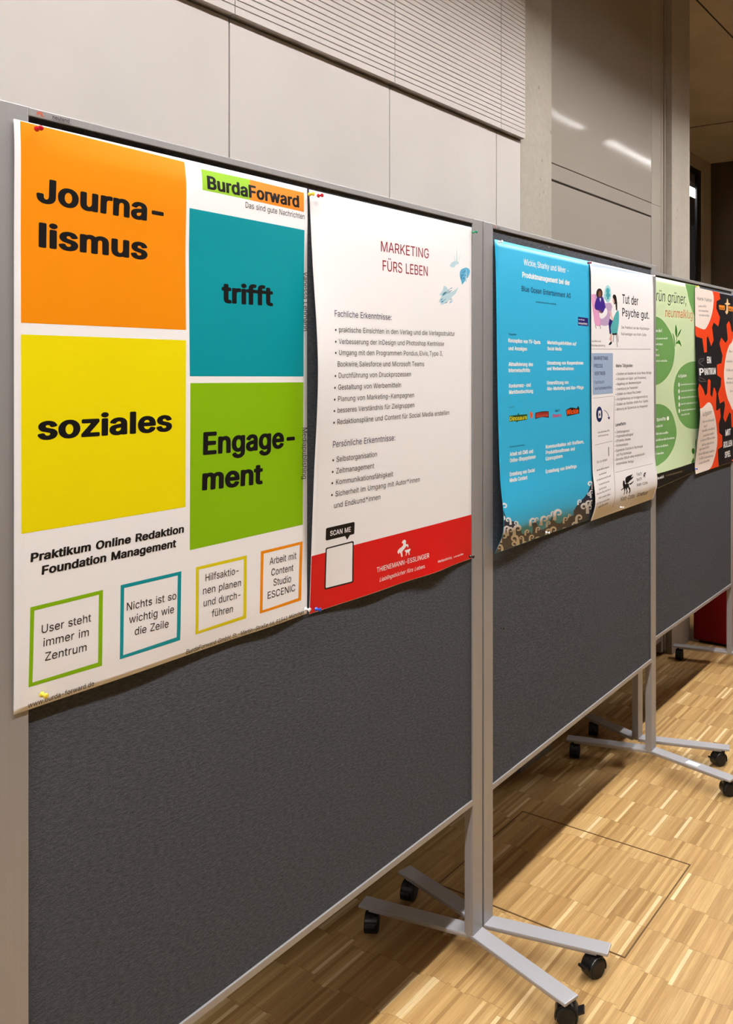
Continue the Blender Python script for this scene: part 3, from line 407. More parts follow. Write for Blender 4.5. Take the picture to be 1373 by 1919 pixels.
  'b':(433,[[202,-5,261,-6,291,3,321,18,358,51,382,89,397,140,402,190,396,248,382,292,354,335,321,364,284,380,231,388,193,385,163,376,133,354,126,357,126,502,118,508,111,509,51,509,41,502,41,495,41,9,51,0,118,1,124,9,126,35,163,7],[193,66,171,78,151,96,136,125,128,154,125,190,128,226,138,263,148,282,171,304,193,315,216,318,246,315,268,304,290,284,305,255,313,226,315,198,313,154,305,125,293,103,268,78,246,66,223,63]]),
  'c':(405,[[179,-5,212,-7,264,-1,310,20,333,38,352,60,374,103,374,111,370,114,302,130,293,125,279,97,264,81,234,66,204,62,177,67,152,81,137,96,119,125,111,154,109,183,112,226,120,255,132,277,160,305,177,313,204,318,234,315,264,299,279,284,294,256,302,253,370,270,374,277,362,306,332,345,290,371,234,387,167,385,137,377,107,361,70,329,44,292,33,263,25,226,22,190,28,140,47,84,75,45,107,19,137,5]]),
  'd':(433,[[162,-5,197,-8,234,-3,264,9,294,32,301,24,302,7,310,0,377,1,384,9,384,495,384,502,377,508,310,509,299,502,299,357,294,350,264,373,234,384,197,388,144,381,105,364,70,335,43,292,28,248,22,190,27,140,43,89,70,47,100,21,130,5],[182,66,151,82,136,96,120,125,110,161,108,190,111,226,119,255,137,287,152,301,174,313,204,318,234,313,249,306,274,284,287,263,297,226,300,190,298,161,285,118,273,96,257,80,227,66,204,63]]),
  'e':(413,[[182,-5,212,-8,250,-5,287,4,311,16,348,45,365,67,377,96,370,105,302,118,279,89,263,74,242,66,212,62,182,66,159,74,137,93,122,114,112,147,111,161,114,163,370,163,382,169,380,241,368,284,354,313,329,342,302,364,272,377,234,386,167,386,137,377,107,362,70,329,47,297,27,241,22,190,28,140,44,89,57,67,82,38,112,16,144,3],[114,231,110,234,111,241,119,263,139,292,152,303,174,314,204,319,234,314,257,303,284,270,295,234,287,231]]),
  'f':(263,[[73,2,139,0,150,2,154,10,154,314,229,316,239,321,240,328,238,379,229,383,162,383,154,386,156,430,162,444,176,454,199,457,229,452,237,456,255,509,251,518,237,523,184,529,154,525,124,515,104,502,90,488,74,459,69,386,64,383,4,383,-4,379,-4,320,4,316,68,314,69,10]]),
  'g':(434,[[174,-143,204,-146,250,-142,294,-131,336,-107,358,-85,375,-57,382,-28,384,1,384,371,383,378,377,382,310,383,302,378,301,356,294,351,264,373,233,385,197,388,144,381,104,364,77,340,42,291,27,248,22,197,25,154,31,125,42,96,74,52,107,27,144,11,190,5,234,9,264,20,294,41,298,38,296,-20,288,-42,272,-58,250,-69,234,-74,204,-76,167,-71,144,-60,112,-28,100,-22,47,-49,39,-57,55,-85,92,-117,130,-134],[174,79,154,88,138,103,120,132,111,161,108,197,111,226,122,262,134,284,152,302,182,315,204,318,227,315,257,302,275,284,288,262,296,233,300,197,296,154,290,132,278,110,256,88,234,79,212,75]]),
  'h':(419,[[45,2,111,0,122,2,126,10,126,227,129,256,137,278,156,299,186,314,208,317,231,315,251,307,272,285,281,263,284,234,284,10,288,2,298,0,358,0,365,2,369,10,369,241,365,285,353,321,322,357,302,372,268,384,223,388,186,383,148,367,133,356,126,357,126,502,118,508,51,509,41,502,41,10]]),
  'i':(176,[[45,2,114,0,122,2,126,10,126,372,124,379,114,383,54,383,43,379,41,372,41,10],[71,430,84,428,107,432,125,444,135,459,138,473,133,495,122,509,107,519,84,523,62,519,46,509,34,495,29,473,32,459,46,441]]),
  'k':(390,[[45,2,58,0,122,2,126,10,126,140,148,162,156,161,286,2,374,0,380,2,384,10,219,212,218,220,366,366,371,372,370,379,358,383,276,381,133,241,126,241,126,495,126,502,118,508,51,509,41,502,41,10]]),
  'l':(194,[[52,2,126,0,133,2,137,10,137,495,137,502,126,509,58,509,48,502,48,10]]),
  'm':(619,[[45,2,111,0,122,2,126,10,126,234,129,263,138,285,149,299,178,316,201,318,223,315,238,306,257,285,259,278,262,256,262,10,266,2,276,0,343,2,347,10,347,241,351,270,356,285,376,307,396,316,418,319,441,316,464,305,474,292,481,278,484,249,486,5,494,0,565,2,569,10,569,256,565,292,552,328,531,356,508,372,464,388,411,388,377,379,350,365,321,336,314,340,294,365,276,377,246,387,216,390,187,386,163,378,126,352,122,379,118,382,51,383,44,380,41,372,41,10]]),
  'n':(419,[[45,2,111,0,122,2,126,10,126,227,129,256,137,278,156,299,186,314,208,317,231,315,251,307,272,285,281,263,284,234,284,10,288,2,298,0,358,0,366,3,369,10,369,234,365,285,351,323,331,350,306,369,268,384,223,388,178,381,144,365,126,349,124,372,118,382,51,383,43,379,41,10]]),
  'o':(424,[[179,-5,204,-8,242,-5,279,5,310,20,340,45,366,82,388,140,393,190,391,226,382,263,371,292,340,335,310,361,279,376,242,386,204,388,167,385,137,377,107,361,70,329,44,292,33,263,25,226,22,190,28,140,47,84,75,45,107,19,137,5],[182,66,151,82,137,96,119,125,111,154,109,183,112,226,120,255,137,284,152,300,182,315,204,318,234,315,264,299,279,283,295,255,303,226,307,190,304,154,292,118,279,97,264,82,234,66,204,62]]),
  'p':(433,[[45,-136,111,-138,122,-136,126,-128,126,24,133,29,163,7,193,-4,231,-8,263,-5,291,3,321,18,354,45,381,87,397,140,402,190,396,248,379,299,354,335,320,364,276,382,223,388,193,385,163,376,126,347,123,379,118,382,51,383,42,379,41,-128],[193,66,171,78,151,96,136,125,128,154,125,190,128,226,138,263,148,282,171,304,193,315,216,318,246,315,268,304,290,284,305,255,313,226,315,198,313,154,305,125,293,103,268,78,246,66,223,63]]),
  'r':(268,[[45,2,111,0,122,2,126,10,126,234,130,263,148,292,169,307,201,314,246,311,252,314,255,321,255,379,250,386,216,389,178,384,148,372,126,355,122,379,118,382,51,383,43,379,41,10]]),
  's':(374,[[151,-5,184,-8,222,-5,266,7,296,25,318,45,338,82,343,111,339,140,330,161,312,182,292,198,266,209,149,241,132,251,123,263,121,277,125,292,137,306,162,318,184,321,214,317,235,306,259,271,266,268,334,284,335,292,327,313,307,342,289,359,266,372,229,384,184,388,146,385,109,373,79,357,56,336,40,306,35,277,38,248,46,226,64,203,86,186,116,174,229,144,252,125,255,111,252,96,236,76,214,66,184,61,154,65,132,74,116,89,103,118,94,121,34,108,25,103,33,67,55,38,71,24,109,3]]),
  't':(236,[[142,-1,199,-2,222,5,225,13,213,64,206,69,169,66,150,71,140,85,138,107,138,310,146,316,210,317,216,325,216,375,206,383,146,383,139,387,138,462,135,469,124,472,64,472,56,469,53,462,53,390,49,384,4,383,-4,379,-6,325,4,316,42,316,49,315,53,310,53,100,56,71,64,49,87,20,109,7]]),
  'u':(419,[[159,-2,186,-4,223,0,261,17,284,35,287,5,291,2,358,0,368,5,369,374,364,382,298,383,289,382,284,374,284,157,281,128,272,106,253,85,223,69,201,66,178,68,158,77,138,99,129,121,126,150,126,374,121,382,111,383,51,383,44,379,41,374,41,142,45,99,58,63,79,34,111,11,141,0]]),
  'y':(398,[[61,-138,112,-138,143,-131,169,-116,185,-101,200,-80,217,-45,381,369,383,377,375,383,308,383,293,377,195,109,96,377,82,383,15,383,5,377,150,7,130,-43,112,-64,90,-69,60,-66,49,-72,35,-123,38,-131]]),
  'ä':(398,[[138,-6,163,-8,200,-4,238,11,260,27,265,23,265,8,275,0,335,0,343,1,349,8,349,247,345,291,334,320,318,341,293,363,268,376,238,384,193,388,163,386,126,378,96,366,70,349,44,320,29,291,36,282,103,265,110,269,118,283,141,305,170,317,193,319,230,313,246,304,256,291,264,254,262,247,253,241,126,221,91,211,50,188,32,168,23,146,18,110,23,81,41,44,61,23,88,6],[140,65,118,78,106,95,106,124,114,139,140,155,262,175,264,146,261,124,252,102,238,86,221,73,200,65,170,61],[114,428,140,433,155,443,166,457,169,472,166,494,156,508,140,518,118,522,96,518,80,509,69,494,66,479,69,457,80,443,96,432],[258,428,283,432,298,442,310,457,313,472,310,494,300,508,283,518,260,523,238,517,223,508,213,494,210,479,213,457,224,443,238,433]]),
 },
 'b': {
  ' ':(260,[]),
  ',':(314,[[21,-107,93,-109,108,-104,120,-93,173,79,171,93,163,100,138,106,63,106,48,103,34,93,1,-87,7,-100]]),
  '-':(469,[[97,175,117,173,354,175,368,182,373,189,372,251,357,262,342,265,117,265,94,262,79,252,77,244,77,196,83,182]]),
  'A':(496,[[-1,2,87,0,102,2,116,9,163,127,176,131,312,130,316,127,359,16,364,9,378,2,469,0,492,8,499,16,497,30,312,492,304,502,282,509,199,509,176,504,165,492,-21,23,-15,9],[207,225,203,230,236,321,244,312,276,230,274,226,266,224]]),
  'B':(472,[[43,2,250,0,326,8,370,23,406,44,436,78,448,106,454,140,451,182,438,211,419,237,379,265,408,291,424,313,432,334,435,361,431,396,413,437,388,465,356,486,303,503,243,509,55,509,33,502,24,492,23,23,29,9],[168,94,162,99,162,209,168,213,258,211,280,205,296,196,314,168,318,147,315,127,299,106,288,99,266,95],[168,303,162,306,162,313,162,410,168,416,258,414,273,410,282,403,292,389,299,361,295,341,280,320,266,310,250,304]]),
  'C':(526,[[238,-4,268,-6,306,-4,350,5,395,22,426,39,457,65,484,99,500,134,510,168,498,182,478,188,403,188,388,184,374,175,355,134,336,113,298,94,268,90,238,94,208,106,177,134,164,155,149,189,143,217,140,251,143,293,149,320,160,348,184,382,211,403,238,415,268,419,290,417,313,410,344,389,363,362,373,334,380,327,395,322,478,320,493,324,508,334,510,341,497,382,484,410,456,445,432,465,398,486,358,502,313,512,268,515,216,511,163,497,122,479,86,451,59,424,36,389,17,348,7,300,3,251,8,203,16,162,35,120,58,86,88,55,126,28,170,8]]),
  'E':(435,[[43,2,378,0,393,3,408,12,412,23,412,71,408,81,393,90,378,93,176,93,168,94,162,99,163,209,363,211,386,220,392,230,392,237,392,285,386,295,370,302,162,306,162,410,168,416,176,416,370,416,393,420,407,430,409,437,408,492,400,501,386,508,370,509,63,509,40,506,26,495,23,486,23,23,29,9]]),
  'F':(426,[[43,2,130,0,153,7,161,16,164,202,348,203,370,209,380,216,383,278,379,285,368,292,348,296,168,296,162,299,162,410,168,416,176,416,370,416,393,421,404,430,406,437,405,492,393,504,370,509,55,509,40,506,26,495,23,486,23,23,29,9]]),
  'G':(536,[[239,-4,268,-6,313,-3,358,6,403,23,433,41,463,67,487,99,503,134,512,168,515,258,500,272,478,276,283,276,260,272,246,258,249,196,260,187,275,184,375,182,361,141,343,118,320,102,298,93,268,90,238,94,209,106,186,125,160,162,143,217,140,251,143,293,149,320,164,355,190,389,209,403,238,415,268,419,310,410,332,396,352,376,374,334,395,322,478,321,500,327,508,334,510,348,499,382,484,410,456,445,431,465,397,486,358,502,313,512,260,515,208,510,163,498,118,477,84,451,58,424,35,389,17,348,6,300,3,251,6,210,15,168,34,120,57,86,88,54,126,28,170,8]]),
  'H':(533,[[43,2,130,0,153,7,161,16,162,209,176,214,348,213,355,209,356,16,363,8,386,0,460,0,488,9,494,23,494,486,488,499,476,506,453,509,386,509,361,499,355,486,355,313,348,307,340,307,168,307,162,313,160,494,146,506,130,509,55,509,40,506,29,499,23,486,23,23,29,9]]),
  'I':(201,[[43,2,130,0,153,7,161,16,162,486,156,499,138,508,48,508,33,502,24,492,23,23,29,9]]),
  'J':(412,[[160,-4,186,-6,239,-1,290,17,322,37,347,65,367,106,373,155,373,486,367,500,353,507,261,508,246,503,236,493,235,155,231,127,216,99,201,90,186,87,171,89,154,99,143,113,138,127,135,182,130,189,118,196,104,200,28,200,6,193,-4,182,-4,155,3,106,17,72,40,44,81,16,126,0]]),
  'K':(483,[[43,2,130,0,146,3,160,15,162,168,190,197,198,194,341,9,356,2,378,0,453,0,480,9,485,16,482,30,284,285,480,479,484,492,479,499,453,509,363,509,340,504,168,335,162,341,162,486,156,499,143,506,123,509,55,509,40,506,29,499,23,486,23,23,29,9]]),
  'L':(409,[[43,2,363,0,386,5,397,16,397,78,378,91,176,93,168,94,162,99,162,486,156,499,138,508,48,508,33,502,24,492,23,23,29,9]]),
  'M':(644,[[43,2,130,1,146,5,158,16,160,222,250,16,266,3,280,0,348,0,373,9,460,209,467,196,468,16,476,8,498,0,573,0,599,9,605,23,605,486,599,499,586,506,566,509,468,509,444,499,318,202,310,203,184,499,168,507,146,509,55,509,40,506,29,499,23,486,23,23,29,9]]),
  'N':(539,[[43,2,130,0,153,7,161,16,162,265,162,272,168,279,356,9,370,2,393,0,468,0,494,9,500,23,500,486,494,499,468,509,393,509,370,501,363,492,362,237,356,228,168,499,153,507,130,509,55,509,40,506,29,499,23,486,23,23,29,9]]),
  'O':(549,[[238,-4,268,-6,313,-3,366,9,410,29,442,51,476,86,499,120,517,162,526,203,530,251,526,307,516,350,498,389,480,417,448,451,412,479,366,499,320,511,268,515,216,511,163,497,122,479,86,451,59,424,36,389,17,348,8,307,3,251,8,203,16,162,35,120,58,86,88,55,126,28,170,8],[253,92,238,94,208,106,190,120,163,155,149,189,140,258,149,320,160,348,178,376,209,403,238,415,268,419,298,414,320,405,343,389,358,372,373,348,384,320,390,293,393,251,391,217,384,189,374,162,357,134,320,104,290,93]]),
  'P':(461,[[43,2,130,0,146,3,160,15,162,168,168,171,280,174,326,183,356,196,396,223,425,258,441,299,446,341,441,382,424,423,402,451,356,484,318,498,280,506,236,509,55,509,40,506,26,495,23,486,23,23,29,9],[168,263,163,265,162,272,162,410,168,416,228,416,258,413,273,408,294,389,305,361,305,320,294,292,282,278,258,267,228,263]]),
  'R':(465,[[43,2,130,0,146,3,160,15,162,175,168,182,220,181,317,16,326,7,348,0,430,0,453,6,464,16,461,30,359,202,398,230,426,265,441,299,446,347,441,389,426,423,399,458,357,486,318,499,236,509,55,509,40,506,26,495,23,486,23,23,29,9],[168,275,162,278,162,410,168,416,236,416,258,414,284,403,300,382,308,347,305,320,290,292,273,282,258,277]]),
  'S':(463,[[195,-6,228,-8,288,-3,348,16,393,43,419,70,440,111,445,146,442,180,431,208,408,236,380,256,333,280,184,324,162,339,155,353,154,381,168,401,191,417,221,422,251,418,275,408,294,388,303,360,318,351,333,348,408,348,424,352,435,360,438,367,429,408,408,444,381,470,341,493,281,511,221,515,168,510,116,495,72,470,43,443,21,401,15,360,19,332,31,305,56,275,86,254,123,237,273,193,293,180,304,167,308,146,305,132,293,111,266,93,228,86,191,91,168,101,156,111,147,125,139,153,123,163,108,166,34,166,11,160,3,153,1,146,10,104,28,70,63,35,108,11,161,-3]]),
  'T':(465,[[176,2,267,1,282,6,293,16,294,410,298,415,305,416,418,416,445,423,454,437,454,486,449,499,440,504,418,509,28,509,5,502,-4,492,-5,437,-3,430,5,423,28,416,148,416,155,413,156,23,162,9]]),
  'U':(533,[[212,-5,303,-5,356,6,386,18,423,41,449,64,470,92,483,118,491,147,494,181,494,485,489,499,477,506,460,509,386,509,370,505,356,492,356,188,351,154,340,130,318,106,288,92,258,89,228,93,198,107,180,126,166,154,161,188,160,492,153,501,138,507,63,509,40,506,28,499,23,492,23,181,26,147,34,119,48,91,68,64,100,36,130,19,160,7]]),
  'V':(496,[[187,2,282,0,304,6,314,16,500,486,494,499,484,505,469,509,394,509,377,506,363,499,244,189,236,193,116,499,102,507,87,509,12,509,-11,502,-20,492,-18,480,168,16,173,9]]),
  'W':(702,[[138,2,236,0,259,8,266,16,342,270,349,254,419,16,424,9,439,2,461,0,536,0,561,9,566,17,707,486,702,499,686,507,664,509,596,509,572,499,567,492,492,229,416,492,402,505,379,509,304,509,288,506,274,499,270,492,199,244,192,232,118,492,113,499,101,506,79,509,12,509,-3,506,-15,499,-21,486,119,16,124,9]]),
  'a':(405,[[135,-6,160,-8,198,-5,243,8,273,0,340,0,363,6,373,15,374,249,369,291,358,318,338,346,310,367,280,380,250,388,198,394,153,391,115,383,78,370,48,349,24,325,4,291,5,284,18,272,100,252,115,254,130,261,155,291,183,303,213,302,228,291,233,284,239,256,236,252,115,234,74,222,48,210,25,194,7,174,-2,153,-7,118,-1,84,18,49,38,29,70,9,108,-2],[160,83,141,91,131,104,131,125,137,139,160,150,236,162,239,160,234,125,227,111,214,98,190,85]]),
  'b':(440,[[200,-5,228,-7,266,-5,304,5,342,23,378,52,405,92,422,140,427,195,421,250,407,292,379,333,337,368,288,387,236,394,191,391,153,382,151,485,146,499,134,506,116,509,48,509,34,506,21,499,16,485,17,16,26,7,48,0,116,0,146,10,184,-3],[221,84,194,92,171,112,161,133,153,161,150,195,153,230,161,257,173,278,191,294,221,303,251,293,267,278,279,257,287,230,291,195,288,161,280,133,268,112,246,92]]),
  'c':(412,[[177,-5,210,-7,247,-4,277,1,314,16,352,40,374,63,388,85,400,112,393,126,382,131,314,147,292,147,274,140,259,112,240,93,210,83,187,88,172,96,157,112,144,133,135,168,136,223,143,250,155,271,180,295,210,303,230,299,242,292,256,278,272,250,300,241,379,257,393,264,398,271,399,278,387,306,353,347,307,375,277,385,240,393,164,391,124,382,90,365,49,333,24,299,8,264,0,230,-3,188,3,140,21,92,46,57,97,18,127,5]]),
  'd':(440,[[157,-5,194,-7,232,-4,277,9,307,0,374,0,397,6,408,16,409,485,404,499,392,506,374,509,307,509,284,503,274,492,274,388,269,382,240,390,194,394,127,384,88,368,52,340,18,292,3,250,-3,195,2,140,20,92,49,50,82,23,120,5],[202,85,178,92,157,112,145,133,136,161,133,195,143,250,157,278,180,296,202,303,217,301,232,295,251,278,264,257,272,230,275,195,272,161,264,133,253,112,231,92,217,86]]),
  'e':(420,[[180,-5,217,-7,262,-3,300,6,335,23,367,46,387,71,402,105,397,114,382,122,314,137,300,137,284,133,273,126,260,105,245,92,227,85,210,84,177,92,159,105,145,126,137,154,142,156,374,156,397,162,408,174,405,243,393,285,374,319,348,347,318,368,284,382,247,391,202,394,164,392,120,380,90,365,49,333,24,299,2,243,-3,195,3,140,21,92,37,67,59,43,90,22,127,5],[142,245,140,250,145,264,162,285,180,297,202,303,224,300,239,292,261,264,266,250,262,245,254,244]]),
  'f':(270,[[64,2,151,1,166,5,178,16,179,299,249,305,262,313,265,327,263,375,256,382,242,388,182,391,179,396,181,423,185,430,196,436,234,431,249,435,262,444,280,499,272,513,256,519,226,526,182,528,151,525,111,513,84,497,60,472,47,444,44,396,39,390,-6,388,-21,383,-29,375,-31,320,-28,313,-6,302,43,299,44,23,50,9]]),
  'g':(441,[[172,-137,210,-139,254,-135,314,-120,358,-95,382,-72,399,-47,407,-19,409,15,409,367,402,381,389,387,307,389,277,379,240,391,194,394,134,386,90,369,77,360,45,333,18,291,2,250,-3,195,-1,160,7,126,19,98,45,63,90,30,142,10,194,5,240,9,269,17,273,15,272,-6,263,-26,247,-39,224,-48,194,-48,172,-42,157,-33,131,-6,105,3,82,0,19,-33,15,-47,27,-68,52,-93,75,-108,120,-127],[187,98,172,105,157,119,145,139,136,167,133,195,136,229,145,257,164,284,187,300,210,302,238,291,252,278,264,257,272,229,272,167,261,133,238,105,217,97]]),
  'h':(426,[[36,2,124,1,138,5,150,16,153,251,160,272,170,285,184,295,206,302,221,301,238,292,250,278,256,258,260,16,273,4,296,0,371,2,386,8,393,16,394,244,390,285,377,320,348,355,319,375,281,388,221,394,176,388,154,380,151,382,150,492,138,504,124,508,41,508,26,502,17,492,16,23,22,9]]),
  'i':(183,[[36,2,119,0,142,7,150,16,151,368,142,382,126,388,44,389,25,382,16,368,16,23,22,9],[67,410,89,408,119,413,147,430,158,444,163,465,158,486,148,499,126,514,89,523,52,518,28,506,9,486,4,465,9,444,22,430,41,416]]),
  'k':(397,[[36,2,116,0,131,2,146,10,151,23,151,133,154,137,258,14,273,3,296,0,378,0,401,8,408,16,405,30,245,216,248,223,393,361,397,368,395,375,386,383,364,389,266,387,251,378,154,287,151,292,150,492,138,504,124,508,41,508,26,502,17,492,16,23,22,9]]),
  'l':(201,[[43,2,130,0,153,7,161,16,162,486,156,499,138,508,48,508,33,502,24,492,23,23,29,9]]),
  'm':(626,[[36,2,124,1,138,5,150,16,153,258,161,278,172,292,184,300,198,303,214,300,224,292,233,278,237,258,237,23,243,9,266,0,341,0,364,8,371,16,375,265,379,278,390,292,401,300,416,303,431,301,446,292,457,272,460,16,468,7,491,0,566,1,588,9,594,23,594,258,588,299,574,332,556,354,526,375,491,389,468,393,438,396,393,392,360,382,326,363,318,363,288,382,258,392,221,396,184,393,146,381,124,388,108,389,48,389,25,382,16,368,16,23,22,9]]),
  'n':(426,[[36,2,124,1,138,5,150,16,153,251,160,272,170,285,184,295,206,302,221,301,238,292,250,278,256,258,260,16,273,4,296,0,364,0,388,9,394,23,394,237,390,278,377,320,350,354,311,378,273,390,228,394,176,388,146,378,131,386,119,389,48,389,34,386,18,376,16,368,16,23,22,9]]),
  'o':(431,[[177,-5,210,-7,254,-3,292,6,328,23,362,50,389,86,413,140,418,188,416,230,407,264,391,299,366,333,329,363,292,381,254,391,210,394,164,391,124,382,90,365,49,333,24,299,8,264,0,230,-3,188,3,140,21,92,46,57,97,18,127,5],[202,84,187,88,172,96,148,126,136,161,133,195,136,223,143,250,157,274,180,295,194,301,210,303,224,300,240,293,261,271,278,230,282,188,279,161,271,133,259,112,236,92,224,86]]),
  'p':(440,[[36,-129,116,-132,131,-129,146,-121,151,-109,151,2,154,5,191,-4,228,-7,273,-4,304,5,342,23,376,50,405,92,422,147,427,195,421,250,407,292,379,333,337,368,288,387,228,394,184,390,146,378,131,386,116,389,48,389,26,383,17,375,16,-109,22,-122],[221,84,194,92,171,112,161,133,153,161,150,195,153,230,161,257,173,278,191,294,221,303,251,293,267,278,279,257,287,230,291,195,288,161,280,133,268,112,246,92]]),
  'r':(275,[[36,2,124,1,138,5,150,16,154,258,164,278,184,294,206,300,251,297,275,306,280,320,280,375,267,389,251,393,206,394,168,389,146,381,116,389,48,389,26,383,18,375,16,23,22,9]]),
  's':(381,[[149,-5,182,-7,226,-5,280,9,318,29,341,50,364,92,368,119,363,147,355,168,338,188,316,204,286,219,166,250,148,264,147,278,153,292,160,299,182,305,196,304,212,299,237,264,256,256,279,256,331,267,357,278,360,292,351,312,326,347,309,362,279,377,234,390,189,394,144,391,91,376,61,361,37,340,15,306,10,271,13,250,23,223,40,202,69,181,91,172,212,140,229,126,228,105,219,94,204,86,182,83,166,84,150,92,138,105,128,126,106,138,84,138,24,126,9,120,0,112,-1,105,11,71,32,44,54,25,91,6]]),
  't':(243,[[140,-1,204,-2,234,6,245,12,250,19,240,68,234,80,212,90,169,88,165,95,163,116,163,295,174,301,219,303,234,309,241,323,241,371,234,381,219,388,163,392,163,454,152,468,129,474,54,473,39,468,28,454,28,392,-14,386,-29,376,-30,316,-14,304,24,300,28,295,28,102,32,75,41,54,61,28,87,12]]),
  'u':(426,[[156,-2,184,-5,228,0,258,10,288,1,364,0,378,4,390,12,394,25,394,370,381,384,364,389,288,389,273,385,262,377,259,370,259,163,256,136,247,115,236,101,221,92,198,87,184,90,168,101,153,129,151,370,148,377,131,387,108,389,41,388,19,377,16,370,16,150,22,101,35,67,57,39,94,14,131,1]]),
  'v':(405,[[146,2,230,0,252,6,262,16,406,361,406,375,399,382,372,389,305,389,290,388,275,381,268,370,200,198,192,189,122,368,112,382,88,389,13,389,-10,383,-18,375,-18,361,127,16,132,9]]),
  'w':(583,[[121,2,206,0,230,9,235,16,281,164,288,156,332,16,337,9,351,2,371,0,438,1,460,9,465,16,580,361,580,375,566,386,551,389,476,389,452,382,442,368,401,232,393,237,354,368,344,382,318,389,251,389,228,385,217,375,168,224,125,368,116,382,101,388,86,389,18,389,-5,382,-12,375,-12,361,101,18,107,9]]),
  'y':(405,[[57,-131,88,-133,125,-131,162,-120,192,-104,208,-90,223,-69,241,-35,408,366,407,373,395,384,372,389,305,389,287,387,273,380,200,198,192,189,115,380,102,387,88,389,13,389,-2,386,-17,376,-20,366,124,21,112,-14,95,-40,50,-40,35,-45,25,-55,10,-110,15,-117,26,-124]]),
  'z':(396,[[25,2,337,0,356,2,370,9,376,23,376,71,367,85,345,92,188,92,186,99,369,320,370,368,361,382,337,389,45,389,30,387,15,378,11,368,11,320,12,313,23,303,45,297,180,297,194,292,9,71,5,64,6,16,11,9]]),
  'ß':(458,[[230,-4,273,-6,318,-3,362,10,389,23,423,56,435,79,440,113,437,141,425,168,415,182,395,203,331,251,323,265,326,286,358,334,367,362,369,382,364,417,348,451,319,479,281,500,243,510,190,515,137,507,101,493,70,472,42,438,29,403,23,355,23,23,29,10,48,1,130,1,160,13,190,3],[236,92,198,108,159,106,161,376,165,396,173,410,183,418,198,422,213,418,224,410,232,396,235,376,230,355,194,307,188,293,186,272,189,244,199,224,216,203,295,141,304,120,299,99,288,91,266,87]]),
  'ä':(405,[[135,-6,160,-8,198,-5,243,8,273,0,340,0,363,6,373,15,374,249,369,291,358,318,338,346,310,367,280,380,250,388,198,394,153,391,115,383,78,370,48,349,24,325,4,291,5,284,18,272,100,252,115,254,130,261,155,291,183,303,213,302,228,291,233,284,239,256,236,252,115,234,74,222,48,210,25,194,7,174,-2,153,-7,118,-1,84,18,49,38,29,70,9,108,-2],[160,83,141,91,131,104,131,125,137,139,160,150,236,162,239,160,234,125,227,111,214,98,190,85],[110,408,156,415,178,429,190,442,201,429,228,413,258,408,296,413,322,429,333,443,338,463,335,484,318,505,296,516,273,521,258,522,228,516,205,505,190,488,174,505,146,518,115,522,85,517,61,505,44,484,40,463,43,450,57,429,70,420,85,413]]),
  'ü':(426,[[156,-2,184,-5,228,0,258,10,288,1,364,0,378,4,390,12,394,25,394,370,381,384,364,389,288,389,273,385,262,377,259,370,259,163,256,136,247,115,236,101,221,92,198,87,184,90,168,101,153,129,151,370,148,377,131,387,108,389,41,388,19,377,16,370,16,150,22,101,35,67,57,39,94,14,131,1],[105,412,138,408,168,414,190,426,206,442,220,426,244,413,281,408,311,413,333,426,350,446,354,467,351,481,333,504,313,515,288,521,266,521,240,515,216,502,206,489,191,504,168,516,131,522,101,517,72,502,62,488,56,467,60,446,69,433,88,419]]),
 },
}
def text_mesh(txt, weight='r', shear=0.0):
    # lettering outlined from the glyph table above, filled as a flat shape
    # (neighbouring letters go into two alternate curves so that overlapping strokes never cancel out)
    cs = []
    for q in range(2):
        c = bpy.data.curves.new('lettering', 'CURVE'); c.dimensions = '2D'; c.fill_mode = 'BOTH'; cs.append(c)
    x = 0.0
    for q, ch in enumerate(txt):
        adv, outl = GLYPHS[weight][ch]
        for o in outl:
            sp = cs[q % 2].splines.new('POLY'); n = len(o) // 2; sp.points.add(n - 1)
            for i in range(n):
                py = o[2 * i + 1] / 1000.0; sp.points[i].co = (x + o[2 * i] / 1000.0 + shear * py, py, 0, 1)
            sp.use_cyclic_u = True
        x += adv / 1000.0
    bm = bmesh.new()
    for c in cs:
        o = bpy.data.objects.new('lettering', c); COL.objects.link(o)
        dg = bpy.context.evaluated_depsgraph_get(); me = bpy.data.meshes.new_from_object(o.evaluated_get(dg))
        bm.from_mesh(me); bpy.data.meshes.remove(me); bpy.data.objects.remove(o); bpy.data.curves.remove(c)
    me = bpy.data.meshes.new('lettering'); bm.to_mesh(me); bm.free()
    return me
CAPH = 0.5090
def rail_logo(size):
    def f(rail):
        bm = bmesh.new(); s = size
        def put(txt, x, z, h, mi):
            me = text_mesh(txt, 'm'); t = bmesh.new(); t.from_mesh(me); bpy.data.meshes.remove(me)
            for v in t.verts: v.co = Vector((x + v.co.x * h / CAPH * .92, -.0003, z + v.co.y * h / CAPH))
            join(bm, t, mi)
        put('neuland', .032 * s + .004, 1.9228, .0058 * s, 0)
        t = bmesh.new(); bmesh.ops.create_grid(t, x_segments=1, y_segments=1, size=.5)
        for v in t.verts: v.co = Vector((.034 * s + (v.co.x + .5) * .032 * s, -.0003, 1.9212 + (v.co.y + .5) * .0005))
        join(bm, t, 0)
        for xa, za, xb, zb in ((.012, 1.9225, .0142, 1.9272), (.0142, 1.9262, .0205, 1.9285), (.0185, 1.9222, .0205, 1.9262), (.0158, 1.9245, .0185, 1.9255), (.0205, 1.9222, .0235, 1.9235)):
            t = bmesh.new(); bmesh.ops.create_grid(t, x_segments=1, y_segments=1, size=.5)
            for v in t.verts: v.co = Vector(((xa + (v.co.x + .5) * (xb - xa)) * s, -.0003, za + (v.co.y + .5) * (zb - za)))
            join(bm, t, 1)
        link('maker_logo', bm, [ink('logogrey'), ink('logored')], rail, False, False)
    return f
A = .785
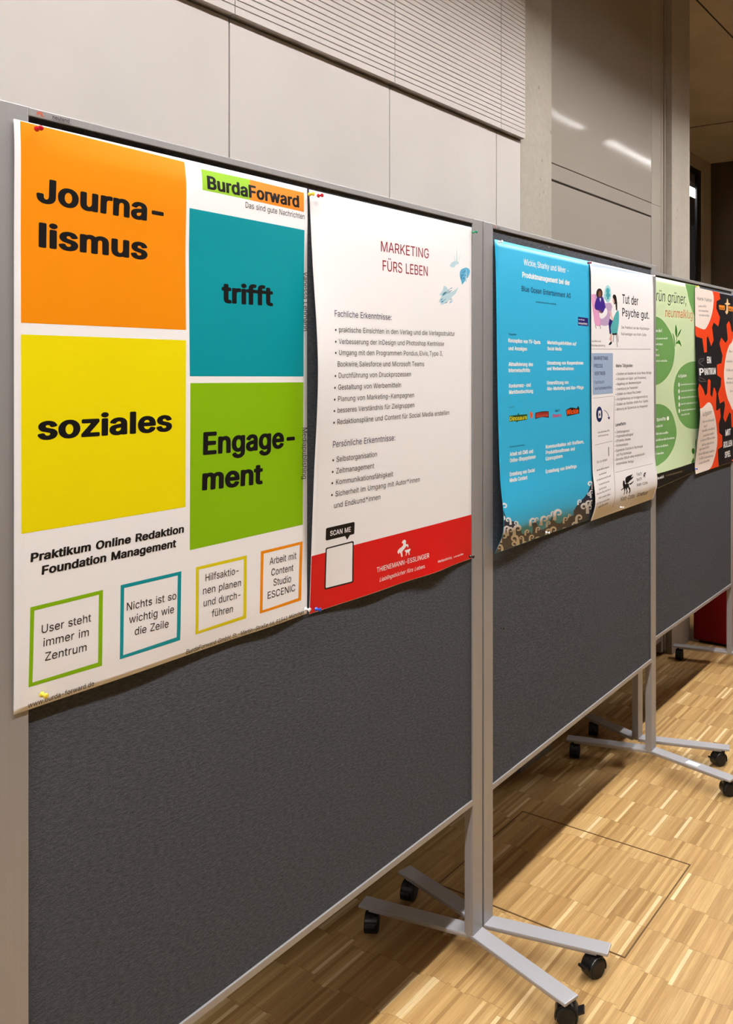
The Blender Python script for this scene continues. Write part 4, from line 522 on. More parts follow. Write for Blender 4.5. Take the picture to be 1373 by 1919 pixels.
pinboard(.727, 1.240, 0, 1.1935, 'nearest grey felt pinboard, carrying the orange-teal poster and the white poster with a red footer',
    [(-.0235, .004, .06, -.314, 2.2), (-.0235, .024, .06, .34, -2.2), (1.217, .004, 1.129, -.316, -1.15), (1.217, .024, 1.156, .340, -2.6)], rail_logo(1.0))
R2 = math.atan2(.0155, 1.185)
pinboard(2.022, 1.2412, R2, 1.185, 'middle grey felt pinboard, carrying the blue poster and the white poster with a talking couple',
    [(-.0235, .004, .044, -.318, 2.75), (-.0235, .024, .052, .336, -2.9), (1.2085, .004, 1.130, -.326, -.9, True), (1.2085, .024, 1.128, .330, -2.8)], rail_logo(.55))
pinboard(3.330, 1.3428, -.0021, 1.190, 'farthest grey felt pinboard, carrying the green poster and the black-orange poster',
    [(-.0235, .004, .075, -.325, 2.6), (-.0235, .024, .062, .268, -2.8), (1.2135, .004, 1.150, -.33, -.6), (1.2135, .024, 1.150, .295, -2.9)], rail_logo(.5))

# ------------------------------------------------------------------ posters
SHEETS = {
 'P1': dict(x0=.7031, z0=1.9085, w=.6045, h=.8550, line=(.70, 1.2382, 1.32, 1.2425)),
 'P2': dict(x0=1.3152, z0=1.9078, w=.6020, h=.8575, line=(1.31, 1.2425, 1.93, 1.2420)),
 'P3': dict(x0=2.0270, z0=1.8900, w=.6160, h=.8470, line=(2.022, 1.2392, 2.640, 1.2510)),
 'P4': dict(x0=2.6420, z0=1.8905, w=.5615, h=.8540, line=(2.640, 1.2490, 3.2035, 1.2528)),
 'P5': dict(x0=3.3650, z0=1.9110, w=.6650, h=.8580, line=(3.365, 1.3455, 3.990, 1.3445)),
 'P6': dict(x0=3.9545, z0=1.9030, w=.5830, h=.8590, line=(3.950, 1.3420, 4.537, 1.3383)),
}
CURL = {
 'P1': [(0, .002), (.05, .007), (.2, .004), (.6, .004), (.93, .0035), (1, .001)],
 'P2': [(0, 0), (.15, .008), (.42, .024), (.7, .012), (1, 0)],
 'P3': [(0, 0), (.1, .004), (.5, .010), (.75, .017), (.92, .028), (1, .001)],
 'P4': [(0, 0), (.06, .004), (.5, .006), (.8, .010), (.93, .020), (1, .003)],
 'P5': [(0, 0), (.5, .003), (.8, .010), (.93, .034), (1, .050)],
 'P6': [(0, 0), (.3, .004), (.55, .016), (.68, .025), (.85, .010), (.95, .001), (1, .004)],
}
def hermite(tab, x):
    if x <= tab[0][0]: return tab[0][1]
    if x >= tab[-1][0]: return tab[-1][1]
    n = len(tab)
    for i in range(n - 1):
        if x <= tab[i + 1][0]: break
    def slope(k):
        a, b = max(k - 1, 0), min(k + 1, n - 1)
        return (tab[b][1] - tab[a][1]) / (tab[b][0] - tab[a][0])
    x0, y0 = tab[i]; x1, y1 = tab[i + 1]; d = x1 - x0; t = (x - x0) / d
    return (y0 * (1 + 2 * t) * (1 - t) ** 2 + slope(i) * d * t * (1 - t) ** 2
            + y1 * t * t * (3 - 2 * t) - slope(i + 1) * d * t * t * (1 - t))
def bulge(k, u, v):
    s = SHEETS[k]; a, b = u / s['w'], v / s['h']; c = hermite(CURL[k], b)
    low = max(0., (b - .84) / .16) ** 2
    if k == 'P1': return c * (.35 + .65 * math.sin(math.pi * min(max(a, 0), 1))) + low * .0022 * math.exp(-((a - .33) / .16) ** 2) + low * .003 * math.exp(-((a - .84) / .1) ** 2)
    if k == 'P2': return c * math.exp(-max(a, 0) / .2) + .003 * math.sin(math.pi * min(max(a, 0), 1)) * min(1, b * 12) + low * .008 * math.exp(-((a - .70) / .12) ** 2) + low * .003 * math.exp(-((a - .3) / .15) ** 2)
    if k == 'P3': return c * (1 - .6 * a) - low * .002 * math.exp(-((a - .5) / .1) ** 2)
    if k == 'P4': return c * (1 - .25 * math.sin(math.pi * min(max(a, 0), 1)))
    if k == 'P5': return c * max(0., 1 - 1.16 * a)
    return c * math.exp(-max(a, 0) / .45)
def on_sheet(k, u, v, lift=0.):
    s = SHEETS[k]; xa, ya, xb, yb = s['line']; x = s['x0'] + u
    return (x, ya + (x - xa) * (yb - ya) / (xb - xa) - max(bulge(k, u, v), 0) - lift, s['z0'] - v)

PRINT = {
 'P1': [
  ('colour_panel', 'orange printed panel', [
   ('p','orange',0,[0.0092,0.0008,0.2996,0.005,0.3021,0.2937,0.0103,0.2921]),
  ]),
  ('heading_text', None, [
   ('t','Journa-',0.0326,0.1147,0.2541,0.1176,0.037,'black','b',0),
  ]),
  ('heading_text', None, [
   ('t','lismus',0.0366,0.1802,0.2239,0.1813,0.0368,'black','b',0),
  ]),
  ('colour_panel', 'yellow printed panel', [
   ('p','yellow',0,[0.0103,0.3089,0.3021,0.3114,0.301,0.5981,0.0108,0.597]),
  ]),
  ('heading_text', None, [
   ('t','soziales',0.0349,0.4636,0.2726,0.4659,0.036,'black','b',0),
  ]),
  ('colour_panel', 'teal printed panel', [
   ('p','teal',0,[0.3072,0.0834,0.5957,0.085,0.594,0.3779,0.3102,0.3734]),
  ]),
  ('heading_text', None, [
   ('t','trifft',0.3811,0.2426,0.5093,0.242,0.0374,'black','b',0),
  ]),
  ('colour_panel', 'green printed panel', [
   ('p','green',0,[0.3113,0.3854,0.5936,0.3896,0.592,0.6739,0.3098,0.674]),
  ]),
  ('heading_text', None, [
   ('t','Engage-',0.3385,0.5124,0.5686,0.5173,0.0403,'black','b',0),
  ]),
  ('heading_text', None, [
   ('t','ment',0.3362,0.5744,0.4818,0.5798,0.0393,'black','b',0),
  ]),
  ('logo', None, [
   ('p','logogreen',0,[0.3351,0.0107,0.449,0.0092,0.4467,0.0479,0.3351,0.0475]),
   ('p','logoorange',0,[0.449,0.0092,0.5949,0.0103,0.5934,0.0489,0.4467,0.0479]),
   ('t','BurdaForward',0.3461,0.0441,0.5802,0.0426,0.0241,'black','b',0),
  ]),
  ('slogan_text', None, [
   ('t','Das sind gute Nachrichten',0.4357,0.0636,0.5955,0.0635,0.0106,'ink','r',0),
  ]),
  ('name_text', None, [
   ('t','Vanessa Lehmann',0.5934,0.1681,0.594,0.2866,0.0133,'ink','r',0),
  ]),
  ('name_text', None, [
   ('t','Mediapublishing',0.5913,0.4807,0.5903,0.583,0.0133,'ink','r',0),
  ]),
  ('heading_text', None, [
   ('t','Praktikum Online Redaktion',0.0242,0.6408,0.2974,0.6415,0.0131,'black','b',0.06),
  ]),
  ('heading_text', None, [
   ('t','Foundation Management',0.0412,0.6625,0.2813,0.6634,0.0132,'black','b',0.06),
  ]),
  ('framed_box', 'green framed box', [
   ('p','green',0,[0.0242,0.7062,0.1419,0.7062,0.135,0.7121,0.0302,0.7122]),
   ('p','green',0,[0.1419,0.7062,0.1405,0.8246,0.1335,0.8177,0.135,0.7121]),
   ('p','green',0,[0.1405,0.8246,0.0217,0.822,0.0276,0.8169,0.1335,0.8177]),
   ('p','green',0,[0.0217,0.822,0.0242,0.7062,0.0302,0.7122,0.0276,0.8169]),
   ('t','User steht',0.0413,0.7486,0.1214,0.7504,0.0122,'ink','r',0),
   ('t','immer im',0.0438,0.7689,0.1174,0.7718,0.0122,'ink','r',0),
   ('t','Zentrum',0.0465,0.7905,0.1135,0.7939,0.0122,'ink','r',0),
  ]),
  ('framed_box', 'teal framed box', [
   ('p','teal',0,[0.1736,0.7056,0.2921,0.7068,0.2847,0.7125,0.1801,0.7115]),
   ('p','teal',0,[0.2921,0.7068,0.2903,0.8243,0.2827,0.8174,0.2847,0.7125]),
   ('p','teal',0,[0.2903,0.8243,0.1719,0.8237,0.1782,0.8187,0.2827,0.8174]),
   ('p','teal',0,[0.1719,0.8237,0.1736,0.7056,0.1801,0.7115,0.1782,0.8187]),
   ('t','Nichts ist so',0.1847,0.749,0.2815,0.752,0.0124,'ink','r',0),
   ('t','wichtig wie',0.189,0.7707,0.2766,0.774,0.0125,'ink','r',0),
   ('t','die Zeile',0.1991,0.7922,0.2655,0.7956,0.0125,'ink','r',0),
  ]),
  ('framed_box', 'yellow framed box', [
   ('p','yellow2',0,[0.3233,0.7062,0.4417,0.7074,0.4343,0.7127,0.3298,0.7116]),
   ('p','yellow2',0,[0.4417,0.7074,0.4405,0.824,0.433,0.8177,0.4343,0.7127]),
   ('p','yellow2',0,[0.4405,0.824,0.3229,0.8236,0.3293,0.8189,0.433,0.8177]),
   ('p','yellow2',0,[0.3229,0.8236,0.3233,0.7062,0.3298,0.7116,0.3293,0.8189]),
   ('t','Hilfsaktio-',0.3441,0.7352,0.421,0.7372,0.0127,'ink','r',0),
   ('t','nen planen',0.3387,0.757,0.4268,0.7609,0.0127,'ink','r',0),
   ('t','und durch-',0.34,0.7789,0.4256,0.7828,0.0127,'ink','r',0),
   ('t','führen',0.3586,0.8017,0.4074,0.8044,0.0128,'ink','r',0),
  ]),
  ('framed_box', 'orange framed box', [
   ('p','orange',0,[0.4771,0.7065,0.5913,0.7073,0.5833,0.7126,0.4843,0.7121]),
   ('p','orange',0,[0.5913,0.7073,0.5869,0.8242,0.5788,0.8179,0.5833,0.7126]),
   ('p','orange',0,[0.5869,0.8242,0.4738,0.8233,0.4808,0.8187,0.5788,0.8179]),
   ('p','orange',0,[0.4738,0.8233,0.4771,0.7065,0.4843,0.7121,0.4808,0.8187]),
   ('t','Arbeit mit',0.4997,0.7363,0.5732,0.7386,0.0132,'ink','r',0),
   ('t','Content',0.5038,0.7581,0.5645,0.7606,0.0132,'ink','r',0),
   ('t','Studio',0.5095,0.7787,0.558,0.7811,0.0133,'ink','r',0),
   ('t','ESCENIC',0.4941,0.8002,0.5697,0.8012,0.0131,'ink','r',0),
  ]),
  ('address_text', None, [
   ('t','BurdaForward GmbH,St.-Martin-Straße 66,81541 München',0.3037,0.8525,0.5955,0.853,0.0077,'ink','r',0.15),
  ]),
  ('address_text', None, [
   ('t','www.burda-forward.de',0.0213,0.8523,0.1271,0.8518,0.0074,'ink','r',0),
  ]),
 ],
 'P2': [
  ('heading_text', 'dark red heading line', [
   ('t','MARKETING',0.225,0.1012,0.4087,0.0994,0.0229,'darkred','r',0),
  ]),
  ('heading_text', 'dark red heading line', [
   ('t','FÜRS LEBEN',0.2304,0.1438,0.4037,0.1422,0.0232,'darkred','r',0),
  ]),
  ('heading_text', None, [
   ('t','Fachliche Erkenntnisse:',0.063,0.2538,0.2615,0.2535,0.0131,'navyink','r',0),
  ]),
  ('bullet_text', None, [
   ('t','• praktische Einsichten in den Verlag und die Verlagsstruktur',0.0621,0.2862,0.5219,0.2827,0.0109,'ink','r',0),
   ('t','• Verbesserung der InDesign und Photoshop Kentnisse',0.061,0.3106,0.473,0.3086,0.0108,'ink','r',0),
   ('t','• Umgang mit den Programmen Pondus,Elvis,Typo 3,',0.0602,0.3338,0.4675,0.3328,0.0108,'ink','r',0),
   ('t','Bookwire,Salesforce und Microsoft Teams',0.0687,0.3578,0.3881,0.3582,0.0109,'ink','r',0),
   ('t','• Durchführung von Druckprozessen',0.0585,0.3815,0.3348,0.3817,0.0108,'ink','r',0),
   ('t','• Gestaltung von Werbemitteln',0.057,0.4059,0.2966,0.4062,0.0108,'ink','r',0),
   ('t','• Planung von Marketing-Kampagnen',0.0569,0.4302,0.347,0.4308,0.0108,'ink','r',0),
   ('t','• besseres Verständnis für Zielgruppen',0.0567,0.4539,0.3486,0.4542,0.0108,'ink','r',0),
   ('t','• Redaktionspläne und Content für Social Media erstellen',0.0564,0.4781,0.4966,0.4793,0.0109,'ink','r',0),
  ]),
  ('heading_text', None, [
   ('t','Persönliche Erkenntnisse:',0.0576,0.5251,0.2744,0.5267,0.0131,'navyink','r',0),
  ]),
  ('bullet_text', None, [
   ('t','• Selbstorganisation',0.0576,0.5561,0.2087,0.5575,0.0111,'ink','r',0),
   ('t','• Zeitmanagement',0.0571,0.5802,0.1991,0.5823,0.0111,'ink','r',0),
   ('t','• Kommunikationsfähigkeit',0.0566,0.6035,0.2675,0.6078,0.0111,'ink','r',0),
   ('t','• Sicherheit im Umgang mit Autor*innen',0.0564,0.6281,0.371,0.6317,0.0111,'ink','r',0),
   ('t','und Endkund*innen',0.0668,0.6524,0.2217,0.6538,0.0112,'ink','r',0),
  ]),
  ('colour_panel', 'red printed band', [
   ('p','red',0,[0.0008,0.7399,0.6012,0.7435,0.6012,0.8567,0.0008,0.8567]),
  ]),
  ('speech_bubble', 'black speech bubble', [
   ('p','black',1,[0.0452,0.6901,0.132,0.6907,0.1345,0.6934,0.1338,0.7156,0.1311,0.7169,0.1197,0.7168,0.1107,0.7255,0.1038,0.7164,0.0453,0.7157,0.0427,0.7132,0.0429,0.6918]),
   ('t','SCAN ME',0.0558,0.7083,0.122,0.7099,0.0104,'white','m',0),
  ]),
  ('framed_box', 'white box with black outline', [
   ('p','black',1,[0.0463,0.7309,0.1287,0.7312,0.1324,0.7337,0.1314,0.8187,0.1282,0.8205,0.0452,0.8174,0.042,0.8145,0.0431,0.7326]),
   ('p','white',2,[0.0493,0.7338,0.1261,0.7343,0.1284,0.7361,0.1275,0.8159,0.1255,0.8172,0.0477,0.8144,0.0457,0.8125,0.0468,0.7349]),
  ]),
  ('logo', 'white horse logo', [
   ('p','white',1,[0.3012,0.7649,0.3042,0.7609,0.3094,0.7591,0.3149,0.7605,0.3175,0.7643,0.316,0.7678,0.3182,0.7712,0.3242,0.7717,0.3264,0.7755,0.3271,0.7788,0.3234,0.7795,0.3219,0.7761,0.3175,0.7749,0.3149,0.778,0.3086,0.7814,0.3027,0.7857,0.3041,0.7967,0.2997,0.7975,0.2968,0.7882,0.2924,0.785,0.2895,0.7884,0.2859,0.786,0.2851,0.7821,0.2881,0.7786,0.2946,0.7755,0.3001,0.7747,0.3056,0.7719,0.3071,0.7677]),
   ('p','white',1,[0.313,0.7837,0.3196,0.7842,0.3278,0.7841,0.3345,0.7837,0.3329,0.788,0.3296,0.7901,0.3306,0.7975,0.3276,0.7976,0.3255,0.7916,0.3203,0.7907,0.3188,0.7967,0.3155,0.797,0.3174,0.7901,0.313,0.7867]),
   ('t','THIENEMANN-ESSLINGER',0.2091,0.8147,0.405,0.8178,0.0109,'white','r',0),
   ('t','Lieblingsbücher fürs Leben.',0.2182,0.837,0.3869,0.8389,0.0087,'white','r',0.35),
  ]),
  ('address_text', None, [
   ('t','Mediapublishing',0.4405,0.837,0.5059,0.8392,0.0058,'white','r',0),
   ('g','white',1,0.5163,0.8396,0.5649,0.8401,0.0048),
  ]),
  ('paint_splash', 'blue watercolour splash', [
   ('p','splash',0,[0.5039,0.103,0.5057,0.1015,0.5078,0.1,0.5101,0.0986,0.5127,0.0973,0.5159,0.0962,0.5195,0.0952,0.5233,0.0944,0.527,0.094,0.531,0.0939,0.5353,0.0942,0.5391,0.0947,0.5414,0.0955,0.542,0.0966,0.5412,0.0981,0.5396,0.0995,0.5378,0.1008,0.5355,0.1016,0.5326,0.1022,0.5296,0.1028,0.527,0.1038,0.525,0.1053,0.5234,0.1072,0.5218,0.109,0.5198,0.1103,0.5174,0.111,0.5147,0.1114,0.5119,0.1114,0.5092,0.1113,0.5062,0.1109,0.5029,0.1102,0.5001,0.1093,0.4986,0.1083,0.4987,0.1072,0.5,0.1058,0.502,0.1044]),
   ('p','splash2',0,[0.5487,0.1156,0.5511,0.1136,0.5543,0.112,0.5578,0.1107,0.5615,0.1095,0.5655,0.1083,0.5698,0.1071,0.5742,0.1063,0.5782,0.106,0.582,0.1063,0.5857,0.1072,0.5889,0.1084,0.5913,0.1098,0.5928,0.1114,0.5936,0.1133,0.5937,0.1154,0.5932,0.1177,0.592,0.1203,0.5901,0.1231,0.5879,0.1259,0.5857,0.1284,0.5836,0.1302,0.5813,0.1317,0.579,0.1332,0.5763,0.1351,0.5732,0.1377,0.5697,0.1408,0.5663,0.1437,0.5633,0.1461,0.561,0.148,0.5591,0.1495,0.5574,0.1505,0.556,0.1506,0.5548,0.1495,0.5539,0.1474,0.5531,0.145,0.5523,0.143,0.5514,0.1415,0.5505,0.1403,0.5496,0.139,0.5487,0.1373,0.5476,0.1353,0.5464,0.1329,0.5454,0.1304,0.545,0.1278,0.5452,0.1248,0.5458,0.1215,0.547,0.1183]),
   ('p','splash',0,[0.4742,0.1605,0.4767,0.1605,0.4798,0.161,0.4832,0.162,0.4863,0.1635,0.4889,0.166,0.4913,0.1693,0.4938,0.1725,0.4968,0.1744,0.5004,0.1747,0.5044,0.174,0.5086,0.1727,0.5126,0.1714,0.5164,0.1701,0.5201,0.1686,0.5236,0.1671,0.5269,0.1655,0.5304,0.1636,0.5339,0.1614,0.5366,0.1599,0.5377,0.1599,0.5367,0.1622,0.5341,0.1661,0.5306,0.1705,0.5269,0.1744,0.5228,0.1774,0.5182,0.1801,0.5134,0.1827,0.5091,0.1853,0.5054,0.1878,0.5022,0.1901,0.4989,0.1925,0.495,0.1949,0.4901,0.1975,0.4846,0.2002,0.4791,0.2028,0.4741,0.2048,0.4694,0.2062,0.4648,0.2072,0.461,0.2077,0.4587,0.2075,0.4589,0.2062,0.4608,0.2041,0.4629,0.2016,0.4639,0.1996,0.4627,0.1981,0.4605,0.197,0.4582,0.1958,0.4571,0.1942,0.4578,0.1921,0.4597,0.1895,0.4616,0.1871,0.4622,0.1853,0.4605,0.1847,0.4575,0.1847,0.4547,0.1848,0.4537,0.184,0.4554,0.1819,0.4588,0.1792,0.4626,0.1762,0.4656,0.1736,0.4674,0.1716,0.4687,0.1698,0.4698,0.1682,0.4708,0.1666,0.4716,0.1648,0.4721,0.1629,0.4728,0.1614]),
   ('p','splash',1,[0.5198,0.0751,0.5203,0.0844,0.5211,0.0936,0.524,0.0932,0.5221,0.0841,0.52,0.0751]),
   ('p','splash',1,[0.5317,0.0581,0.5296,0.076,0.5283,0.0938,0.5337,0.0933,0.5329,0.0757,0.5319,0.0581]),
   ('p','splash',1,[0.5487,0.0671,0.5452,0.0788,0.542,0.0904,0.5445,0.0904,0.5467,0.0788,0.5489,0.0671]),
   ('p','splash',1,[0.5762,0.1072,0.5732,0.1249,0.5707,0.1425,0.5782,0.142,0.5776,0.1246,0.5764,0.1072]),
   ('p','tealdark',1,[0.4765,0.1808,0.4703,0.1829,0.4651,0.1853,0.4654,0.1856,0.4717,0.1842,0.4772,0.1814]),
   ('p','splash2',1,[0.4684,0.1912,0.4614,0.1936,0.4553,0.1962,0.4556,0.1966,0.4628,0.1949,0.4692,0.1918]),
   ('p','tealdark',1,[0.508,0.1892,0.5028,0.1909,0.4984,0.1929,0.4987,0.1932,0.5042,0.1922,0.5088,0.1898]),
   ('p','splash2',1,[0.4833,0.1912,0.4746,0.1944,0.4667,0.1975,0.467,0.1979,0.4759,0.1957,0.4841,0.1918]),
   ('p','splash2',1,[0.4752,0.197,0.4665,0.2001,0.4587,0.2032,0.459,0.2036,0.4679,0.2014,0.476,0.1976]),
   ('p','tealdark',1,[0.508,0.1686,0.5023,0.1706,0.4974,0.1728,0.4977,0.1731,0.5037,0.1719,0.5088,0.1692]),
   ('p','splash2',1,[0.5117,0.196,0.5027,0.1993,0.4945,0.2025,0.4948,0.2028,0.504,0.2006,0.5125,0.1967]),
   ('p','tealdark',1,[0.4682,0.1914,0.4605,0.1942,0.4537,0.197,0.4539,0.1974,0.4619,0.1955,0.469,0.192]),
   ('p','tealdark',1,[0.4772,0.1799,0.4718,0.1817,0.4672,0.1838,0.4675,0.1842,0.4731,0.183,0.4779,0.1805]),
   ('p','tealdark',1,[0.5103,0.1617,0.5046,0.1637,0.4999,0.1659,0.5002,0.1662,0.506,0.165,0.5111,0.1624]),
   ('p','splash2',1,[0.5126,0.1919,0.5056,0.1943,0.4995,0.1969,0.4998,0.1972,0.507,0.1956,0.5134,0.1925]),
   ('p','tealdark',1,[0.4869,0.1735,0.4804,0.1757,0.4747,0.1782,0.475,0.1785,0.4817,0.177,0.4876,0.1741]),
   ('p','tealdark',1,[0.4803,0.1926,0.4762,0.1938,0.4731,0.1954,0.4734,0.1958,0.4776,0.1951,0.481,0.1932]),
   ('p','tealdark',1,[0.489,0.1987,0.4821,0.2011,0.476,0.2036,0.4763,0.2039,0.4834,0.2024,0.4898,0.1993]),
   ('p','tealdark',1,[0.4895,0.1752,0.4797,0.1789,0.4708,0.1824,0.4711,0.1828,0.4811,0.1802,0.4903,0.1758]),
   ('p','splash2',1,[0.4671,0.197,0.4596,0.1996,0.453,0.2024,0.4533,0.2027,0.461,0.2009,0.4679,0.1976]),
   ('p','splash2',1,[0.4787,0.1779,0.4705,0.181,0.4631,0.184,0.4634,0.1843,0.4718,0.1822,0.4795,0.1786]),
   ('p','tealdark',1,[0.4987,0.1694,0.4929,0.1714,0.4879,0.1737,0.4882,0.174,0.4942,0.1727,0.4994,0.1701]),
   ('p','tealdark',1,[0.5028,0.172,0.4954,0.1746,0.4889,0.1774,0.4892,0.1777,0.4968,0.1759,0.5036,0.1726]),
   ('p','tealdark',1,[0.4702,0.1975,0.4647,0.1993,0.4601,0.2014,0.4604,0.2018,0.4661,0.2006,0.4709,0.1981]),
   ('p','splash2',1,[0.4658,0.1945,0.4568,0.1978,0.4486,0.2011,0.4489,0.2014,0.4581,0.1991,0.4666,0.1951]),
   ('p','splash2',1,[0.5043,0.1964,0.5003,0.1976,0.4972,0.1992,0.4975,0.1995,0.5017,0.1989,0.505,0.1971]),
   ('p','tealdark',1,[0.4812,0.1747,0.4735,0.1775,0.4667,0.1803,0.467,0.1807,0.4749,0.1788,0.482,0.1753]),
   ('p','splash2',1,[0.5012,0.1649,0.4936,0.1677,0.4869,0.1705,0.4872,0.1708,0.495,0.169,0.502,0.1655]),
   ('p','tealdark',1,[0.4796,0.1768,0.4722,0.1795,0.4657,0.1822,0.466,0.1825,0.4736,0.1808,0.4803,0.1774]),
   ('p','tealdark',1,[0.4818,0.174,0.4777,0.1752,0.4745,0.1769,0.4748,0.1773,0.4791,0.1765,0.4825,0.1746]),
   ('p','splash3',1,[0.5687,0.1339,0.5673,0.1354,0.5639,0.1363,0.5605,0.136,0.5591,0.1346,0.5605,0.1331,0.5639,0.1322,0.5673,0.1325]),
   ('p','splash3',1,[0.5712,0.1158,0.5699,0.1167,0.5667,0.1173,0.5635,0.1172,0.5621,0.1166,0.5635,0.1158,0.5667,0.1152,0.5699,0.1152]),
   ('p','splash3',1,[0.5562,0.1329,0.5552,0.135,0.5528,0.1361,0.5503,0.1354,0.5493,0.1334,0.5503,0.1313,0.5528,0.1303,0.5552,0.1309]),
   ('p','splash3',1,[0.5763,0.1255,0.5753,0.1267,0.5728,0.1273,0.5704,0.1271,0.5694,0.1261,0.5704,0.125,0.5728,0.1243,0.5753,0.1246]),
   ('p','splash3',1,[0.5542,0.1359,0.5535,0.1381,0.5518,0.1391,0.5501,0.1384,0.5494,0.1363,0.5501,0.1342,0.5518,0.1332,0.5535,0.1339]),
   ('p','splash3',1,[0.5767,0.1151,0.5761,0.1164,0.5745,0.1171,0.573,0.1167,0.5724,0.1155,0.573,0.1142,0.5745,0.1136,0.5761,0.1139]),
   ('p','splash3',1,[0.5716,0.1161,0.5707,0.1178,0.5686,0.1186,0.5665,0.1181,0.5656,0.1167,0.5665,0.115,0.5686,0.1142,0.5707,0.1146]),
   ('p','splash3',1,[0.5683,0.1163,0.5677,0.117,0.5662,0.1174,0.5647,0.1173,0.5641,0.1167,0.5647,0.116,0.5662,0.1156,0.5677,0.1158]),
   ('p','splash3',1,[0.5638,0.126,0.5626,0.1273,0.5598,0.128,0.5569,0.1277,0.5558,0.1266,0.5569,0.1253,0.5598,0.1246,0.5626,0.1248]),
   ('p','splash3',1,[0.5645,0.1199,0.5632,0.1211,0.5601,0.1218,0.557,0.1216,0.5557,0.1207,0.557,0.1195,0.5601,0.1188,0.5632,0.119]),
   ('p','splash3',1,[0.5594,0.1276,0.5581,0.1293,0.5548,0.1302,0.5515,0.1299,0.5501,0.1284,0.5515,0.1267,0.5548,0.1258,0.5581,0.1262]),
   ('p','splash3',1,[0.5843,0.13,0.5839,0.1312,0.5827,0.1318,0.5816,0.1314,0.5811,0.1303,0.5816,0.1291,0.5827,0.1285,0.5839,0.1289]),
  ]),
 ],
 'P3': [
  ('heading_text', None, [
   ('t','Wickie,Sharky und Meer -',0.16,0.0548,0.4552,0.0535,0.0182,'white','m',0),
  ]),
  ('heading_text', None, [
   ('t','Produktmanagement bei der',0.1488,0.0905,0.463,0.0905,0.0161,'white','b',0),
  ]),
  ('heading_text', None, [
   ('t','Blue Ocean Entertainment AG',0.1437,0.1299,0.4682,0.1307,0.0155,'navy','m',0),
  ]),
  ('fine_print', None, [
   ('g','navy',1,0.2292,0.1575,0.3644,0.1571,0.0056),
  ]),
  ('label_box', 'navy label', [
   ('p','navy2',0,[0.521,0.1862,0.5999,0.1869,0.6004,0.214,0.5205,0.2138]),
   ('g','white',1,0.5253,0.1962,0.5723,0.1967,0.0051),
   ('t','Mediapublishing',0.5243,0.2089,0.5924,0.2092,0.0058,'white','m',0),
  ]),
  ('body_text', None, [
   ('t','Tätigkeiten',0.0638,0.2566,0.1089,0.256,0.005,'navy','r',0),
   ('t','Konzeption von TV-Spots',0.0624,0.2764,0.2565,0.2783,0.0112,'white','b',0),
   ('t','und Anzeigen',0.0628,0.2983,0.1716,0.2988,0.0112,'white','b',0),
  ]),
  ('body_text', None, [
   ('t','Aktualisierung des',0.0622,0.3419,0.2075,0.3428,0.0112,'white','b',0),
   ('t','Internetauftritts',0.0623,0.3589,0.1887,0.3596,0.0112,'white','b',0),
  ]),
  ('body_text', None, [
   ('t','Konkurrenz- und',0.0627,0.4017,0.1918,0.4018,0.0111,'white','b',0),
   ('t','Marktbeobachtung',0.063,0.419,0.2051,0.4193,0.0111,'white','b',0),
  ]),
  ('body_text', None, [
   ('t','Marketingaktivitäten auf',0.3023,0.2775,0.5074,0.2784,0.0111,'white','b',0),
   ('t','Social Media',0.3019,0.296,0.3993,0.2959,0.0111,'white','b',0),
  ]),
  ('body_text', None, [
   ('t','Umsetzung von Kooperationen',0.2988,0.3386,0.5585,0.339,0.0111,'white','b',0),
   ('t','und Werbemaßnahmen',0.2984,0.3556,0.4863,0.3565,0.0111,'white','b',0),
  ]),
  ('body_text', None, [
   ('t','Unterstützung von',0.2961,0.3981,0.4466,0.3993,0.0111,'white','b',0),
   ('t','Abo-Marketing und Abo-Pflege',0.2956,0.4154,0.5603,0.4179,0.0111,'white','b',0),
  ]),
  ('logo', 'yellow magazine logo', [
   ('t','u.a. für',0.0624,0.4576,0.0916,0.4572,0.0053,'navy','r',0),
   ('p','dkgreen',0,[0.0617,0.4785,0.1092,0.4781,0.1157,0.4716,0.1195,0.4786,0.1672,0.4791,0.1674,0.495,0.1126,0.4958,0.1042,0.4993,0.0962,0.4943,0.0618,0.4948]),
   ('t','Dinosaurs',0.0642,0.4925,0.1646,0.4934,0.0117,'lemon','m',0),
  ]),
  ('logo', 'dark red magazine logo', [
   ('p','black',0,[0.2174,0.4776,0.2612,0.4756,0.3061,0.4771,0.3054,0.4965,0.2605,0.4926,0.2158,0.4957]),
   ('p','brick',1,[0.2196,0.4797,0.2611,0.4777,0.3037,0.4787,0.3031,0.4943,0.2606,0.491,0.2181,0.4932]),
   ('g','brick2',2,0.2236,0.4927,0.3004,0.4924,0.0108),
  ]),
  ('logo', 'pink and navy magazine logo', [
   ('t',"Käpt'n",0.3495,0.4819,0.382,0.4804,0.0064,'navy','m',0),
   ('t','Sharky',0.3306,0.4975,0.3931,0.498,0.0099,'pinkred','b',0),
  ]),
  ('logo', 'orange magazine logo', [
   ('p','black',0,[0.4248,0.4791,0.4609,0.4731,0.5081,0.4775,0.5164,0.47,0.5253,0.4782,0.5248,0.495,0.481,0.4972,0.4318,0.499]),
   ('t','Wickie',0.4289,0.4956,0.5189,0.4941,0.0165,'redorange','b',0),
  ]),
  ('logo', 'small orange logo', [
   ('p','redorange',0,[0.1846,0.4749,0.193,0.4725,0.195,0.4779,0.203,0.4748,0.1991,0.4837,0.2022,0.4929,0.1937,0.4884,0.1882,0.4936,0.184,0.4909,0.1877,0.4851,0.1818,0.4808]),
  ]),
  ('body_text', None, [
   ('t','Fachliche Erkenntnisse',0.0588,0.5656,0.1485,0.5669,0.0044,'navy','r',0),
   ('t','Arbeit mit CMS und',0.0585,0.5891,0.1979,0.5922,0.0111,'white','b',0),
   ('t','Online-Shopsystemen',0.0573,0.6062,0.213,0.6093,0.011,'white','b',0),
